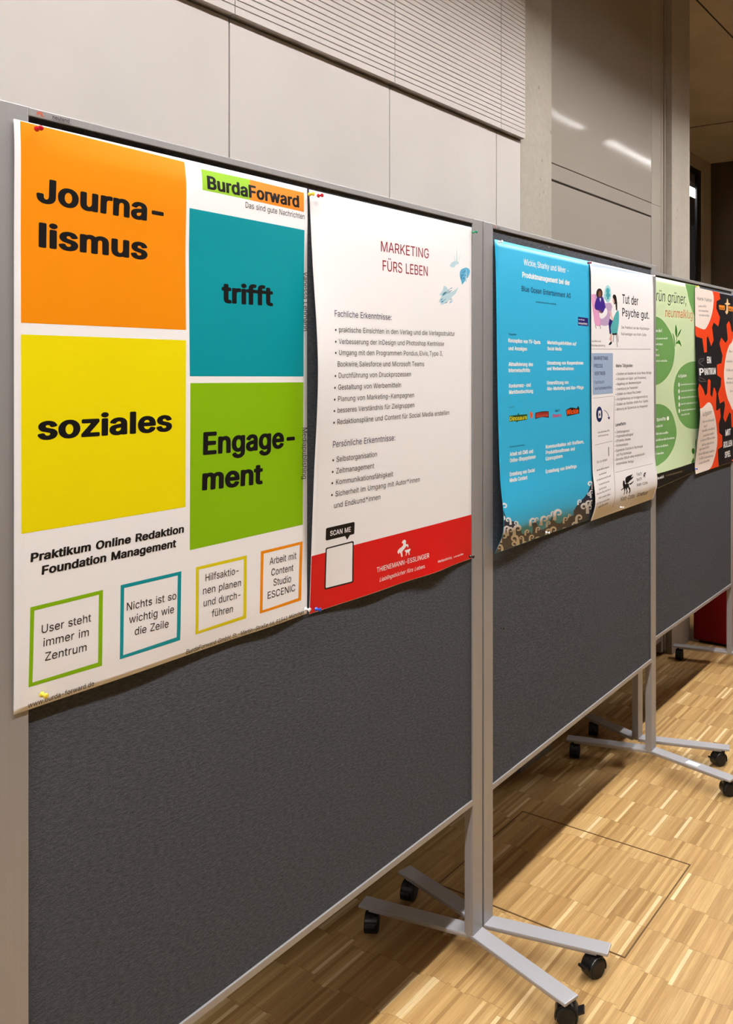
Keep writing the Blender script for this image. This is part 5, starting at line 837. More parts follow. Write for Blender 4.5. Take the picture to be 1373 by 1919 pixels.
  ]),
  ('body_text', None, [
   ('t','Erstellung von Social',0.0541,0.6434,0.2038,0.647,0.011,'white','b',0),
   ('t','Media Content',0.0516,0.6597,0.1565,0.6628,0.011,'white','b',0),
  ]),
  ('body_text', None, [
   ('t','Kommunikation mit Grafikern,',0.2806,0.5872,0.5571,0.5925,0.011,'white','b',0),
   ('t','Produktionsfirmen und',0.2796,0.604,0.4862,0.6095,0.011,'white','b',0),
   ('t','Lizenzgebern',0.2784,0.622,0.3941,0.6239,0.011,'white','b',0),
  ]),
  ('body_text', None, [
   ('t','Erstellung von Briefings',0.2746,0.6595,0.4958,0.6653,0.0109,'white','b',0),
  ]),
  ('wave_drawing', 'dark waves with white foam curls', [
   ('p','wavedark',0,[0.001,0.7184,0.001,0.7266,0.0092,0.7427,0.0172,0.7543,0.0373,0.7616,0.0695,0.7688,0.0825,0.7816,0.1012,0.789,0.115,0.8048,0.1318,0.8145,0.1517,0.8157,0.1566,0.8097,0.1753,0.8152,0.1986,0.8262,0.1898,0.8084,0.175,0.7922,0.1918,0.7836,0.2064,0.795,0.236,0.8162,0.2623,0.8231,0.2785,0.8235,0.2986,0.8221,0.3005,0.8104,0.3037,0.799,0.3161,0.7914,0.3337,0.8085,0.3597,0.8199,0.3895,0.8247,0.399,0.8139,0.4268,0.8133,0.4553,0.8128,0.4762,0.8135,0.4681,0.7973,0.4852,0.7849,0.5208,0.7726,0.5457,0.766,0.5778,0.7526,0.5914,0.7392,0.612,0.7265,0.615,0.7226,0.615,0.7226,0.615,0.846,0.001,0.846]),
   ('p','foam',1,[0.0008,0.731,0.0008,0.728,0.0008,0.725,0.0008,0.722,0.0008,0.7191,0.0008,0.7166,0.0013,0.7141,0.0062,0.7135,0.0111,0.7143,0.0144,0.7161,0.0151,0.7181,0.0136,0.7196,0.0109,0.7201,0.0082,0.7197,0.006,0.7184,0.0017,0.7199,0.0052,0.7221,0.0119,0.7235,0.0191,0.7228,0.0236,0.7197,0.0228,0.7151,0.0161,0.7106,0.0053,0.7083,0.0008,0.7093,0.0008,0.7134,0.0008,0.7171,0.0008,0.72,0.0008,0.7229,0.0008,0.7257,0.0008,0.7286]),
   ('p','foam',1,[0.0008,0.7616,0.0008,0.7587,0.0008,0.7558,0.0008,0.7529,0.0008,0.75,0.0008,0.7477,0.0008,0.7453,0.0008,0.7447,0.0008,0.7456,0.0008,0.7474,0.0016,0.7493,0.0008,0.7507,0.0008,0.7512,0.0008,0.7508,0.0008,0.7495,0.0008,0.7509,0.0008,0.7531,0.0008,0.7545,0.0059,0.7539,0.0097,0.7509,0.0085,0.7465,0.0017,0.7421,0.0008,0.7398,0.0008,0.7406,0.0008,0.7445,0.0008,0.748,0.0008,0.7508,0.0008,0.7535,0.0008,0.7563,0.0008,0.7591]),
   ('p','foam',1,[0.0464,0.7737,0.0457,0.771,0.045,0.7682,0.0445,0.7655,0.044,0.7628,0.0432,0.7593,0.038,0.7541,0.0286,0.7505,0.019,0.7498,0.0125,0.7517,0.0109,0.7553,0.014,0.7589,0.02,0.7614,0.026,0.7619,0.0293,0.7609,0.0259,0.7587,0.0238,0.7591,0.0215,0.7588,0.0192,0.7577,0.0182,0.7561,0.0193,0.7547,0.0224,0.754,0.0267,0.7545,0.0307,0.7563,0.033,0.7591,0.0327,0.7612,0.0325,0.7638,0.0325,0.7664,0.0324,0.769,0.0324,0.7716]),
   ('p','foam',1,[0.0008,0.791,0.0008,0.788,0.0008,0.7849,0.0008,0.782,0.0008,0.7791,0.0008,0.7768,0.0008,0.7745,0.0008,0.774,0.0008,0.7749,0.0008,0.7767,0.0019,0.7786,0.001,0.7799,0.0008,0.7804,0.0008,0.78,0.0008,0.7787,0.0008,0.78,0.0008,0.7822,0.0011,0.7838,0.0072,0.7832,0.01,0.7803,0.0079,0.7758,0.0008,0.7715,0.0008,0.7691,0.0008,0.7698,0.0008,0.7735,0.0008,0.777,0.0008,0.7797,0.0008,0.7825,0.0008,0.7853,0.0008,0.7882]),
   ('p','foam',1,[0.0167,0.7933,0.015,0.7901,0.0135,0.7871,0.0123,0.784,0.0114,0.7811,0.0108,0.7787,0.0129,0.7764,0.0171,0.7759,0.0218,0.7768,0.0253,0.7786,0.0267,0.7806,0.0258,0.7819,0.0235,0.7824,0.0209,0.7819,0.0184,0.7807,0.0151,0.782,0.0192,0.7843,0.0261,0.7859,0.0323,0.7853,0.0349,0.7823,0.0327,0.7778,0.0253,0.7734,0.0149,0.7709,0.005,0.7717,0.0008,0.7754,0.0008,0.7789,0.0008,0.7817,0.0008,0.7845,0.0008,0.7874,0.0011,0.7904]),
   ('p','foam',1,[0.0909,0.7871,0.0897,0.7847,0.0887,0.7824,0.0879,0.78,0.0872,0.7777,0.0862,0.7748,0.0814,0.7704,0.0732,0.7673,0.0651,0.7666,0.0597,0.7682,0.0587,0.7712,0.0617,0.7744,0.067,0.7764,0.0721,0.7769,0.0747,0.7761,0.0717,0.7742,0.07,0.7746,0.0679,0.7742,0.066,0.7733,0.065,0.772,0.0657,0.7708,0.0683,0.7702,0.0719,0.7706,0.0755,0.7722,0.0776,0.7746,0.0776,0.7764,0.0777,0.7785,0.0779,0.7807,0.0782,0.783,0.0787,0.7853]),
   ('p','foam',1,[0.0425,0.8039,0.0397,0.8001,0.0371,0.7964,0.0349,0.7928,0.0331,0.7893,0.0316,0.7865,0.0334,0.7837,0.0382,0.7832,0.0437,0.7842,0.0481,0.7864,0.0501,0.7887,0.0496,0.7904,0.0471,0.7909,0.044,0.7904,0.0409,0.7888,0.0375,0.7904,0.0428,0.7931,0.0511,0.7951,0.0579,0.7944,0.06,0.7908,0.0562,0.7854,0.0471,0.7803,0.0351,0.7775,0.0239,0.7783,0.0184,0.7826,0.0188,0.7867,0.0196,0.79,0.0208,0.7934,0.0222,0.7969,0.024,0.8004]),
   ('p','foam',1,[0.0891,0.8119,0.085,0.807,0.0813,0.8022,0.078,0.7975,0.0751,0.7929,0.073,0.7892,0.0752,0.7856,0.0813,0.7849,0.0885,0.7863,0.0944,0.7891,0.0973,0.7921,0.0968,0.7943,0.0936,0.7949,0.0895,0.7943,0.0852,0.7923,0.081,0.7943,0.0882,0.7979,0.0992,0.8004,0.108,0.7995,0.1105,0.7948,0.1049,0.7878,0.0928,0.7812,0.0771,0.7776,0.0626,0.7786,0.0556,0.7841,0.0564,0.7894,0.0578,0.7938,0.0597,0.7982,0.062,0.8027,0.0647,0.8073]),
   ('p','foam',1,[0.0163,0.8194,0.0121,0.8148,0.0082,0.8103,0.0044,0.8059,0.001,0.8016,0.0008,0.7981,0.0008,0.7947,0.0043,0.7939,0.011,0.7953,0.0168,0.798,0.02,0.8009,0.02,0.8029,0.0174,0.8035,0.0138,0.8029,0.0096,0.801,0.0064,0.8029,0.0134,0.8063,0.0233,0.8087,0.0308,0.8078,0.0319,0.8034,0.0255,0.7968,0.0133,0.7905,0.0008,0.7869,0.0008,0.7879,0.0008,0.7931,0.0008,0.7983,0.0008,0.8024,0.0008,0.8065,0.0008,0.8108,0.0008,0.8151]),
   ('p','foam',1,[0.1396,0.8462,0.1383,0.846,0.1342,0.841,0.1298,0.8359,0.125,0.8308,0.1183,0.824,0.102,0.8141,0.0819,0.807,0.0659,0.8053,0.0587,0.8088,0.062,0.8155,0.073,0.8226,0.0861,0.8275,0.0961,0.8287,0.0996,0.8268,0.0908,0.8224,0.0883,0.8233,0.0841,0.8225,0.0788,0.8203,0.0747,0.8173,0.0739,0.8146,0.0776,0.8133,0.0851,0.8145,0.0942,0.8179,0.1024,0.8235,0.1052,0.8275,0.109,0.8324,0.1126,0.8373,0.1159,0.8422,0.1188,0.8462]),
   ('p','foam',1,[0.0473,0.8462,0.0468,0.8462,0.0459,0.8462,0.0428,0.8427,0.0395,0.8389,0.0347,0.834,0.0227,0.8265,0.0078,0.8211,0.0008,0.8198,0.0008,0.8225,0.0008,0.8276,0.0028,0.8329,0.0121,0.8365,0.0192,0.8374,0.0216,0.836,0.0153,0.8327,0.0136,0.8334,0.0106,0.8328,0.0068,0.8312,0.0038,0.8289,0.003,0.8269,0.0055,0.826,0.0109,0.8268,0.0175,0.8294,0.0235,0.8336,0.0256,0.8365,0.0282,0.8401,0.0307,0.8437,0.0328,0.8462,0.0327,0.8462]),
   ('p','foam',1,[0.1757,0.7989,0.1735,0.7953,0.1716,0.7918,0.17,0.7884,0.1686,0.7851,0.1676,0.7824,0.17,0.7797,0.175,0.7791,0.1806,0.7802,0.1848,0.7823,0.1866,0.7845,0.1858,0.786,0.1831,0.7865,0.1799,0.786,0.1769,0.7846,0.1731,0.7861,0.1781,0.7887,0.1864,0.7905,0.1937,0.7899,0.1966,0.7864,0.1935,0.7813,0.1847,0.7764,0.1723,0.7736,0.1605,0.7744,0.1545,0.7786,0.1542,0.7826,0.1545,0.7857,0.1551,0.789,0.156,0.7922,0.1571,0.7956]),
   ('p','foam',1,[0.2012,0.7923,0.2002,0.7902,0.1992,0.7881,0.1984,0.786,0.1977,0.784,0.1971,0.7824,0.1985,0.7807,0.2017,0.7804,0.2052,0.781,0.2078,0.7823,0.2089,0.7837,0.2084,0.7846,0.2067,0.7849,0.2047,0.7846,0.2029,0.7837,0.2005,0.7846,0.2035,0.7862,0.2086,0.7873,0.2131,0.7869,0.2151,0.7849,0.2132,0.7817,0.2077,0.7787,0.1999,0.7769,0.1926,0.7774,0.1888,0.78,0.1887,0.7825,0.1888,0.7844,0.1891,0.7864,0.1894,0.7884,0.1899,0.7904]),
   ('p','foam',1,[0.2553,0.8101,0.2519,0.8057,0.2488,0.8014,0.246,0.7971,0.2436,0.793,0.2417,0.7896,0.2441,0.7863,0.2502,0.7856,0.2574,0.787,0.2632,0.7896,0.2659,0.7923,0.2653,0.7943,0.262,0.7949,0.258,0.7942,0.2538,0.7924,0.2494,0.7942,0.2563,0.7975,0.2671,0.7999,0.2761,0.7991,0.2789,0.7949,0.2738,0.7884,0.2617,0.7823,0.246,0.7788,0.2316,0.7797,0.2246,0.7848,0.2251,0.7897,0.2262,0.7937,0.2277,0.7977,0.2294,0.8018,0.2315,0.8059]),
   ('p','foam',1,[0.2862,0.799,0.2847,0.7968,0.2834,0.7945,0.2822,0.7924,0.2811,0.7902,0.2802,0.7884,0.2814,0.7867,0.2847,0.7863,0.2886,0.787,0.2916,0.7884,0.293,0.7899,0.2926,0.7909,0.2908,0.7912,0.2887,0.7909,0.2866,0.7899,0.2842,0.7909,0.2877,0.7926,0.2932,0.7937,0.298,0.7933,0.2998,0.7911,0.2972,0.7878,0.2908,0.7845,0.2822,0.7827,0.2745,0.7832,0.2709,0.7859,0.2712,0.7885,0.2717,0.7906,0.2722,0.7927,0.2729,0.7948,0.2737,0.7969]),
   ('p','foam',1,[0.309,0.7908,0.308,0.7886,0.3071,0.7865,0.3063,0.7843,0.3056,0.7823,0.3051,0.7806,0.3067,0.7789,0.3101,0.7785,0.3138,0.7792,0.3166,0.7805,0.3176,0.7819,0.317,0.7828,0.3152,0.7832,0.3131,0.7829,0.3112,0.7819,0.3086,0.7829,0.3117,0.7845,0.3171,0.7856,0.322,0.7852,0.3241,0.7831,0.3223,0.7799,0.3165,0.7767,0.3082,0.7749,0.3003,0.7755,0.2963,0.7781,0.296,0.7807,0.296,0.7827,0.2962,0.7847,0.2965,0.7867,0.2968,0.7888]),
   ('p','foam',1,[0.3484,0.8088,0.345,0.8038,0.3419,0.7988,0.3392,0.794,0.337,0.7892,0.3352,0.7854,0.3385,0.7816,0.3458,0.7807,0.3541,0.7822,0.3605,0.7851,0.3632,0.7883,0.3621,0.7905,0.3582,0.7912,0.3536,0.7905,0.349,0.7885,0.3436,0.7906,0.3512,0.7943,0.3633,0.7969,0.3739,0.7959,0.378,0.791,0.3731,0.7837,0.3601,0.7768,0.3418,0.7729,0.3245,0.7741,0.3156,0.78,0.3155,0.7857,0.3163,0.7902,0.3176,0.7948,0.3193,0.7995,0.3213,0.8043]),
   ('p','foam',1,[0.2986,0.822,0.2963,0.8192,0.294,0.8164,0.2917,0.8136,0.2895,0.8108,0.2876,0.8086,0.2883,0.8063,0.2919,0.8059,0.2968,0.8068,0.301,0.8086,0.3033,0.8104,0.3032,0.8117,0.3013,0.8121,0.2987,0.8117,0.2958,0.8105,0.2934,0.8117,0.2982,0.8139,0.3051,0.8154,0.3105,0.8149,0.3116,0.8121,0.3073,0.8078,0.2982,0.8036,0.2872,0.8012,0.2782,0.8017,0.2754,0.8052,0.277,0.8086,0.2785,0.8113,0.2801,0.8139,0.2817,0.8166,0.2834,0.8193]),
   ('p','foam',1,[0.3128,0.8462,0.3126,0.8462,0.3124,0.8462,0.3122,0.8456,0.3114,0.842,0.3088,0.8387,0.3096,0.8354,0.3147,0.8347,0.3215,0.836,0.3274,0.8386,0.3304,0.8414,0.3302,0.8432,0.3272,0.8438,0.324,0.8432,0.3201,0.8415,0.3165,0.8432,0.321,0.846,0.3292,0.8462,0.3375,0.8462,0.3417,0.8437,0.3359,0.8374,0.323,0.8312,0.307,0.8275,0.2945,0.8284,0.2912,0.8337,0.2939,0.8388,0.296,0.8427,0.2957,0.8461,0.2951,0.8462,0.2945,0.8462]),
   ('p','foam',1,[0.3433,0.8462,0.343,0.8462,0.3428,0.8462,0.3426,0.8451,0.3404,0.8411,0.3378,0.8376,0.3388,0.8341,0.344,0.8333,0.3511,0.8346,0.3572,0.8373,0.3603,0.8402,0.36,0.8422,0.3571,0.8428,0.3535,0.8422,0.3494,0.8404,0.3458,0.8423,0.352,0.8455,0.3609,0.8462,0.3697,0.8462,0.3723,0.8426,0.3664,0.8361,0.3529,0.8295,0.3365,0.8258,0.3236,0.8268,0.3201,0.8325,0.3227,0.8378,0.3247,0.8419,0.3249,0.8456,0.3242,0.8462,0.3236,0.8462]),
   ('p','foam',1,[0.1609,0.8242,0.1585,0.8214,0.1562,0.8187,0.1539,0.816,0.1516,0.8133,0.1497,0.811,0.15,0.8089,0.1532,0.8084,0.1577,0.8093,0.1617,0.811,0.1639,0.8128,0.164,0.8141,0.1623,0.8145,0.1599,0.8141,0.1572,0.8129,0.1551,0.8141,0.1597,0.8162,0.1661,0.8177,0.1709,0.8172,0.1717,0.8145,0.1672,0.8103,0.1586,0.8061,0.1484,0.8038,0.1406,0.8044,0.1385,0.8078,0.1403,0.8111,0.142,0.8138,0.1436,0.8164,0.1453,0.819,0.1471,0.8216]),
   ('p','foam',1,[0.2329,0.8286,0.2306,0.8258,0.2282,0.823,0.2259,0.8203,0.2236,0.8175,0.2216,0.8152,0.222,0.813,0.2255,0.8126,0.2302,0.8135,0.2344,0.8153,0.2368,0.8172,0.2368,0.8184,0.235,0.8188,0.2324,0.8184,0.2295,0.8172,0.2273,0.8184,0.2321,0.8206,0.2389,0.8221,0.2442,0.8216,0.2451,0.8189,0.2404,0.8146,0.2312,0.8103,0.2204,0.8078,0.2121,0.8084,0.2099,0.8119,0.2117,0.8153,0.2133,0.818,0.215,0.8206,0.2167,0.8233,0.2183,0.8259]),
   ('p','foam',1,[0.4199,0.8305,0.4179,0.8275,0.4158,0.8244,0.4137,0.8214,0.4117,0.8184,0.4098,0.816,0.4108,0.8135,0.415,0.813,0.4204,0.814,0.425,0.8159,0.4273,0.8179,0.427,0.8194,0.4248,0.8198,0.4219,0.8193,0.4188,0.818,0.4159,0.8193,0.421,0.8217,0.4286,0.8233,0.4349,0.8228,0.4367,0.8197,0.4322,0.8151,0.4223,0.8105,0.41,0.8078,0.4,0.8085,0.3966,0.8124,0.3981,0.8161,0.3994,0.819,0.4008,0.8219,0.4021,0.8248,0.4035,0.8277]),
   ('p','foam',1,[0.4431,0.817,0.4418,0.8151,0.4406,0.8131,0.4393,0.8112,0.4381,0.8093,0.437,0.8077,0.4379,0.8062,0.4407,0.8058,0.4442,0.8065,0.4471,0.8077,0.4485,0.809,0.4483,0.8099,0.4468,0.8102,0.4449,0.8099,0.4429,0.809,0.4409,0.8099,0.4441,0.8114,0.4491,0.8124,0.4533,0.8121,0.4546,0.8101,0.4519,0.8072,0.4456,0.8042,0.4377,0.8025,0.431,0.803,0.4285,0.8054,0.4292,0.8078,0.4299,0.8096,0.4307,0.8115,0.4314,0.8133,0.4322,0.8152]),
   ('p','foam',1,[0.5245,0.8462,0.5229,0.8438,0.5206,0.8395,0.5182,0.8351,0.5156,0.8308,0.5132,0.8273,0.5151,0.8237,0.5215,0.823,0.5296,0.8245,0.5363,0.8273,0.5394,0.8302,0.5387,0.8322,0.5353,0.8328,0.531,0.8322,0.5265,0.8303,0.5219,0.8322,0.5291,0.8356,0.5402,0.8379,0.5499,0.8371,0.5533,0.8328,0.5474,0.8261,0.5329,0.8193,0.5145,0.8154,0.4992,0.8164,0.4937,0.8221,0.4954,0.8274,0.497,0.8316,0.4985,0.8358,0.4998,0.8399,0.5011,0.844]),
   ('p','foam',1,[0.5357,0.8462,0.5349,0.8462,0.5342,0.8462,0.5334,0.8462,0.5327,0.8462,0.5314,0.8462,0.5215,0.8439,0.503,0.8377,0.4865,0.8362,0.4778,0.8393,0.4784,0.8451,0.4845,0.8462,0.4941,0.8462,0.5037,0.8462,0.5091,0.8462,0.5036,0.8462,0.5002,0.8462,0.4964,0.8462,0.4928,0.8462,0.4909,0.8462,0.4915,0.8443,0.4959,0.8433,0.5034,0.8442,0.5112,0.8462,0.5149,0.8462,0.5145,0.8462,0.5142,0.8462,0.514,0.8462,0.5137,0.8462,0.5134,0.8462]),
   ('p','foam',1,[0.4557,0.8462,0.4551,0.8462,0.4544,0.8462,0.4538,0.8462,0.4532,0.8462,0.4522,0.8462,0.4452,0.8462,0.4314,0.8442,0.4182,0.8429,0.4112,0.8455,0.4101,0.8462,0.4143,0.8462,0.422,0.8462,0.4298,0.8462,0.4341,0.8462,0.4297,0.8462,0.427,0.8462,0.4239,0.8462,0.421,0.8462,0.4196,0.8462,0.4209,0.8462,0.4249,0.8462,0.4305,0.8462,0.4359,0.8462,0.4389,0.8462,0.4385,0.8462,0.4383,0.8462,0.4381,0.8462,0.4379,0.8462,0.4377,0.8462]),
   ('p','foam',1,[0.5041,0.7841,0.5036,0.7817,0.5031,0.7794,0.5028,0.777,0.5024,0.7747,0.502,0.7728,0.5043,0.7708,0.5085,0.7704,0.5131,0.7712,0.5163,0.7727,0.5174,0.7742,0.5164,0.7753,0.5141,0.7757,0.5116,0.7753,0.5094,0.7743,0.5059,0.7754,0.5095,0.7772,0.5158,0.7784,0.522,0.778,0.5253,0.7756,0.5236,0.7719,0.5167,0.7684,0.5066,0.7664,0.4968,0.767,0.4915,0.7701,0.4909,0.7729,0.4905,0.7752,0.4902,0.7774,0.49,0.7797,0.4898,0.782]),
   ('p','foam',1,[0.6052,0.8272,0.6019,0.822,0.5986,0.8169,0.5953,0.8119,0.5921,0.8068,0.5878,0.8002,0.5739,0.7906,0.553,0.7839,0.5332,0.7824,0.5208,0.7858,0.5197,0.7922,0.5287,0.799,0.5427,0.8036,0.5552,0.8048,0.561,0.803,0.5525,0.7987,0.5486,0.7996,0.5435,0.7988,0.5382,0.7967,0.5351,0.7939,0.5362,0.7912,0.5421,0.79,0.5511,0.7911,0.5605,0.7944,0.5671,0.7997,0.568,0.8036,0.5698,0.8084,0.5718,0.8132,0.5739,0.8181,0.576,0.8231]),
   ('p','foam',1,[0.5971,0.8229,0.5951,0.8192,0.5931,0.8155,0.5911,0.8118,0.5893,0.8081,0.5875,0.8051,0.5898,0.8021,0.5958,0.8015,0.6029,0.8027,0.6085,0.8051,0.611,0.8075,0.6102,0.8093,0.607,0.8098,0.6031,0.8092,0.5992,0.8076,0.5948,0.8092,0.6011,0.8121,0.6111,0.8141,0.6152,0.8134,0.6152,0.8097,0.6152,0.804,0.6068,0.7984,0.5909,0.7952,0.5768,0.7961,0.5706,0.8008,0.5712,0.8053,0.5721,0.8088,0.5731,0.8123,0.5741,0.8158,0.5752,0.8194]),
   ('p','foam',1,[0.5796,0.8039,0.578,0.8004,0.5765,0.797,0.5752,0.7937,0.574,0.7904,0.5729,0.7877,0.5756,0.785,0.5814,0.7844,0.5879,0.7855,0.5928,0.7876,0.5947,0.7898,0.5936,0.7914,0.5905,0.7918,0.5869,0.7914,0.5835,0.7899,0.579,0.7914,0.5845,0.794,0.5937,0.7958,0.6022,0.7951,0.606,0.7918,0.6027,0.7866,0.5925,0.7816,0.5782,0.7788,0.5647,0.7796,0.5578,0.7838,0.5575,0.7878,0.5576,0.791,0.558,0.7942,0.5585,0.7974,0.5591,0.8007]),
   ('p','foam',1,[0.6098,0.8037,0.6085,0.8007,0.6072,0.7977,0.6061,0.7947,0.605,0.7918,0.6041,0.7894,0.6065,0.787,0.6116,0.7865,0.6152,0.7875,0.6152,0.7893,0.6152,0.7913,0.6152,0.7927,0.6152,0.7931,0.6152,0.7927,0.6135,0.7914,0.6095,0.7927,0.6144,0.795,0.6152,0.7966,0.6152,0.796,0.6152,0.793,0.6152,0.7885,0.6152,0.784,0.6086,0.7815,0.5966,0.7822,0.5905,0.786,0.5903,0.7895,0.5905,0.7924,0.5908,0.7952,0.5911,0.798,0.5916,0.8009]),
   ('p','foam',1,[0.6005,0.7681,0.6003,0.7655,0.6001,0.7629,0.5999,0.7604,0.5997,0.7578,0.5994,0.7557,0.6022,0.7535,0.607,0.753,0.6122,0.7538,0.6152,0.7555,0.6152,0.7572,0.6152,0.7584,0.613,0.7588,0.6102,0.7585,0.6077,0.7573,0.6037,0.7585,0.6076,0.7605,0.6148,0.7618,0.6152,0.7613,0.6152,0.7586,0.6152,0.7546,0.6152,0.7507,0.6051,0.7486,0.5939,0.7493,0.5875,0.7527,0.5865,0.7559,0.586,0.7584,0.5854,0.7609,0.5849,0.7634,0.5844,0.7658]),
   ('p','foam',1,[0.6084,0.7757,0.6078,0.7732,0.6072,0.7708,0.6066,0.7683,0.6061,0.7659,0.6052,0.7627,0.5994,0.758,0.5891,0.7547,0.5786,0.754,0.5716,0.7558,0.57,0.7591,0.5736,0.7624,0.5801,0.7646,0.5866,0.7651,0.5902,0.7642,0.5865,0.7621,0.5842,0.7626,0.5816,0.7622,0.5792,0.7612,0.578,0.7598,0.5791,0.7585,0.5824,0.7579,0.5872,0.7584,0.5916,0.76,0.5941,0.7626,0.5938,0.7645,0.5937,0.7668,0.5936,0.7691,0.5935,0.7715,0.5934,0.7738]),
   ('p','foam',1,[0.6152,0.7486,0.6152,0.7452,0.6152,0.7417,0.6152,0.7383,0.6152,0.7349,0.6152,0.7304,0.6152,0.7239,0.6033,0.7194,0.5885,0.7186,0.5784,0.7213,0.5757,0.7258,0.5803,0.7304,0.5893,0.7334,0.5985,0.734,0.6037,0.7327,0.5987,0.7299,0.5954,0.7305,0.5918,0.7301,0.5884,0.7287,0.587,0.7268,0.5887,0.7249,0.5935,0.724,0.6001,0.7246,0.6063,0.7268,0.6095,0.7304,0.6089,0.733,0.6084,0.7363,0.6079,0.7396,0.6075,0.7429,0.607,0.7462]),
   ('p','foam',1,[0.2433,0.8462,0.2431,0.8462,0.2429,0.8462,0.2427,0.8462,0.2424,0.8462,0.242,0.8462,0.2449,0.8462,0.2501,0.8462,0.2554,0.8462,0.2593,0.8462,0.2605,0.8462,0.2592,0.8462,0.2564,0.8462,0.2534,0.8462,0.2508,0.8462,0.2467,0.8462,0.2507,0.8462,0.2582,0.8462,0.2656,0.8462,0.2698,0.8462,0.268,0.8462,0.2591,0.8447,0.244,0.8411,0.2324,0.8418,0.2289,0.8462,0.2282,0.8462,0.2276,0.8462,0.2271,0.8462,0.2266,0.8462,0.226,0.8462]),
   ('p','foam',1,[0.1903,0.8462,0.1898,0.8462,0.1892,0.8462,0.1887,0.8462,0.1882,0.8462,0.1873,0.8462,0.1814,0.8462,0.1676,0.842,0.156,0.8407,0.1506,0.8432,0.1514,0.8462,0.1551,0.8462,0.1617,0.8462,0.1683,0.8462,0.172,0.8462,0.1682,0.8462,0.1659,0.8462,0.1633,0.8462,0.1608,0.8462,0.1596,0.8462,0.1607,0.8462,0.1638,0.8462,0.1689,0.8462,0.1734,0.8462,0.176,0.8462,0.1757,0.8462,0.1755,0.8462,0.1753,0.8462,0.1752,0.8462,0.175,0.8462]),
   ('p','foam',1,[0.1312,0.8462,0.1307,0.8462,0.1302,0.8462,0.1297,0.8462,0.1289,0.8462,0.1247,0.8417,0.1132,0.8343,0.098,0.8288,0.0859,0.8275,0.0809,0.8302,0.0834,0.8353,0.0911,0.8406,0.1004,0.8442,0.1077,0.845,0.1105,0.8437,0.1044,0.8405,0.1025,0.8411,0.0994,0.8405,0.0957,0.8389,0.0928,0.8367,0.0923,0.8346,0.095,0.8337,0.1006,0.8345,0.1073,0.8372,0.1129,0.8413,0.1146,0.8442,0.1163,0.8462,0.1161,0.8462,0.1159,0.8462,0.1158,0.8462]),
   ('p','foam',1,[0.2051,0.8462,0.2049,0.8462,0.2031,0.8444,0.2009,0.8412,0.1985,0.8381,0.1964,0.8355,0.1968,0.833,0.2005,0.8324,0.2058,0.8335,0.2105,0.8356,0.2131,0.8377,0.213,0.8392,0.211,0.8396,0.2082,0.8391,0.2051,0.8377,0.2026,0.8391,0.2077,0.8416,0.215,0.8433,0.2208,0.8428,0.2221,0.8397,0.2171,0.8347,0.2067,0.8298,0.1945,0.8269,0.1854,0.8276,0.1833,0.8317,0.1855,0.8356,0.1872,0.8386,0.1888,0.8416,0.1904,0.8446,0.1914,0.8462]),
   ('p','foam',1,[0.163,0.8429,0.1608,0.8402,0.1584,0.8375,0.156,0.8347,0.1534,0.8319,0.1499,0.8282,0.141,0.8228,0.1297,0.8188,0.1208,0.8179,0.1169,0.8198,0.1188,0.8236,0.1247,0.8275,0.1319,0.8301,0.1375,0.8307,0.1395,0.8298,0.1347,0.8273,0.1333,0.8278,0.1309,0.8274,0.1281,0.8262,0.1258,0.8246,0.1254,0.8231,0.1275,0.8224,0.1316,0.823,0.1367,0.8249,0.1411,0.8279,0.1426,0.8301,0.1445,0.8328,0.1464,0.8354,0.1483,0.8381,0.15,0.8407]),
  ]),
 ],
 'P4': [
  ('edge_strip', 'pale blue strip', [
   ('p','paleblue',0,[0.0247,0.005,0.5591,0.0008,0.544,0.0057,0.0008,0.0164]),
  ]),
  ('illustration', 'two people talking in armchairs', [
   ('p','pink',0,[0.0008,0.113,0.0008,0.1083,0.0008,0.108,0.0008,0.1094,0.002,0.1101,0.0036,0.1095,0.0053,0.1091,0.0075,0.1087,0.0106,0.1084,0.0154,0.1077,0.0214,0.1067,0.0275,0.1066,0.0323,0.1085,0.0352,0.1132,0.037,0.12,0.0385,0.1276,0.0406,0.1347,0.0434,0.1416,0.0465,0.1489,0.0499,0.1554,0.0535,0.1603,0.0575,0.1618,0.0619,0.1611,0.0662,0.1609,0.0698,0.164,0.0738,0.1729,0.0781,0.1854,0.0804,0.1979,0.0784,0.2065,0.0697,0.2106,0.0561,0.212,0.0419,0.211,0.0312,0.2077,0.0253,0.2019,0.022,0.1936,0.0195,0.1834,0.0163,0.172,0.0113,0.1575,0.0057,0.1404,0.0008,0.1243]),
   ('p','lavender',0,[0.0301,0.1086,0.0406,0.1048,0.0583,0.1047,0.0775,0.1069,0.092,0.1098,0.0989,0.1142,0.1019,0.1205,0.1044,0.1267,0.1097,0.1308,0.1199,0.1315,0.1327,0.1302,0.1456,0.1285,0.1557,0.1282,0.162,0.1299,0.1661,0.1326,0.169,0.1357,0.1719,0.1385,0.1752,0.1406,0.1783,0.1425,0.1805,0.1446,0.1812,0.1474,0.1797,0.1514,0.1767,0.1561,0.1729,0.1609,0.1693,0.1649,0.1659,0.1675,0.1624,0.1691,0.1588,0.1712,0.1552,0.1749,0.1529,0.1815,0.1513,0.1901,0.1482,0.1984,0.1411,0.2043,0.1272,0.2074,0.1087,0.2087,0.0905,0.2084,0.0775,0.2066,0.0721,0.2027,0.0711,0.197,0.0715,0.1904,0.0701,0.184,0.0662,0.1787,0.0615,0.1735,0.0564,0.1675,0.0513,0.1595,0.0442,0.1473,0.0356,0.1324,0.0296,0.1182]),
   ('p','brown',0,[0.0312,0.2074,0.0334,0.2146,0.0355,0.2203,0.0398,0.2199,0.0376,0.2142,0.0355,0.207]),
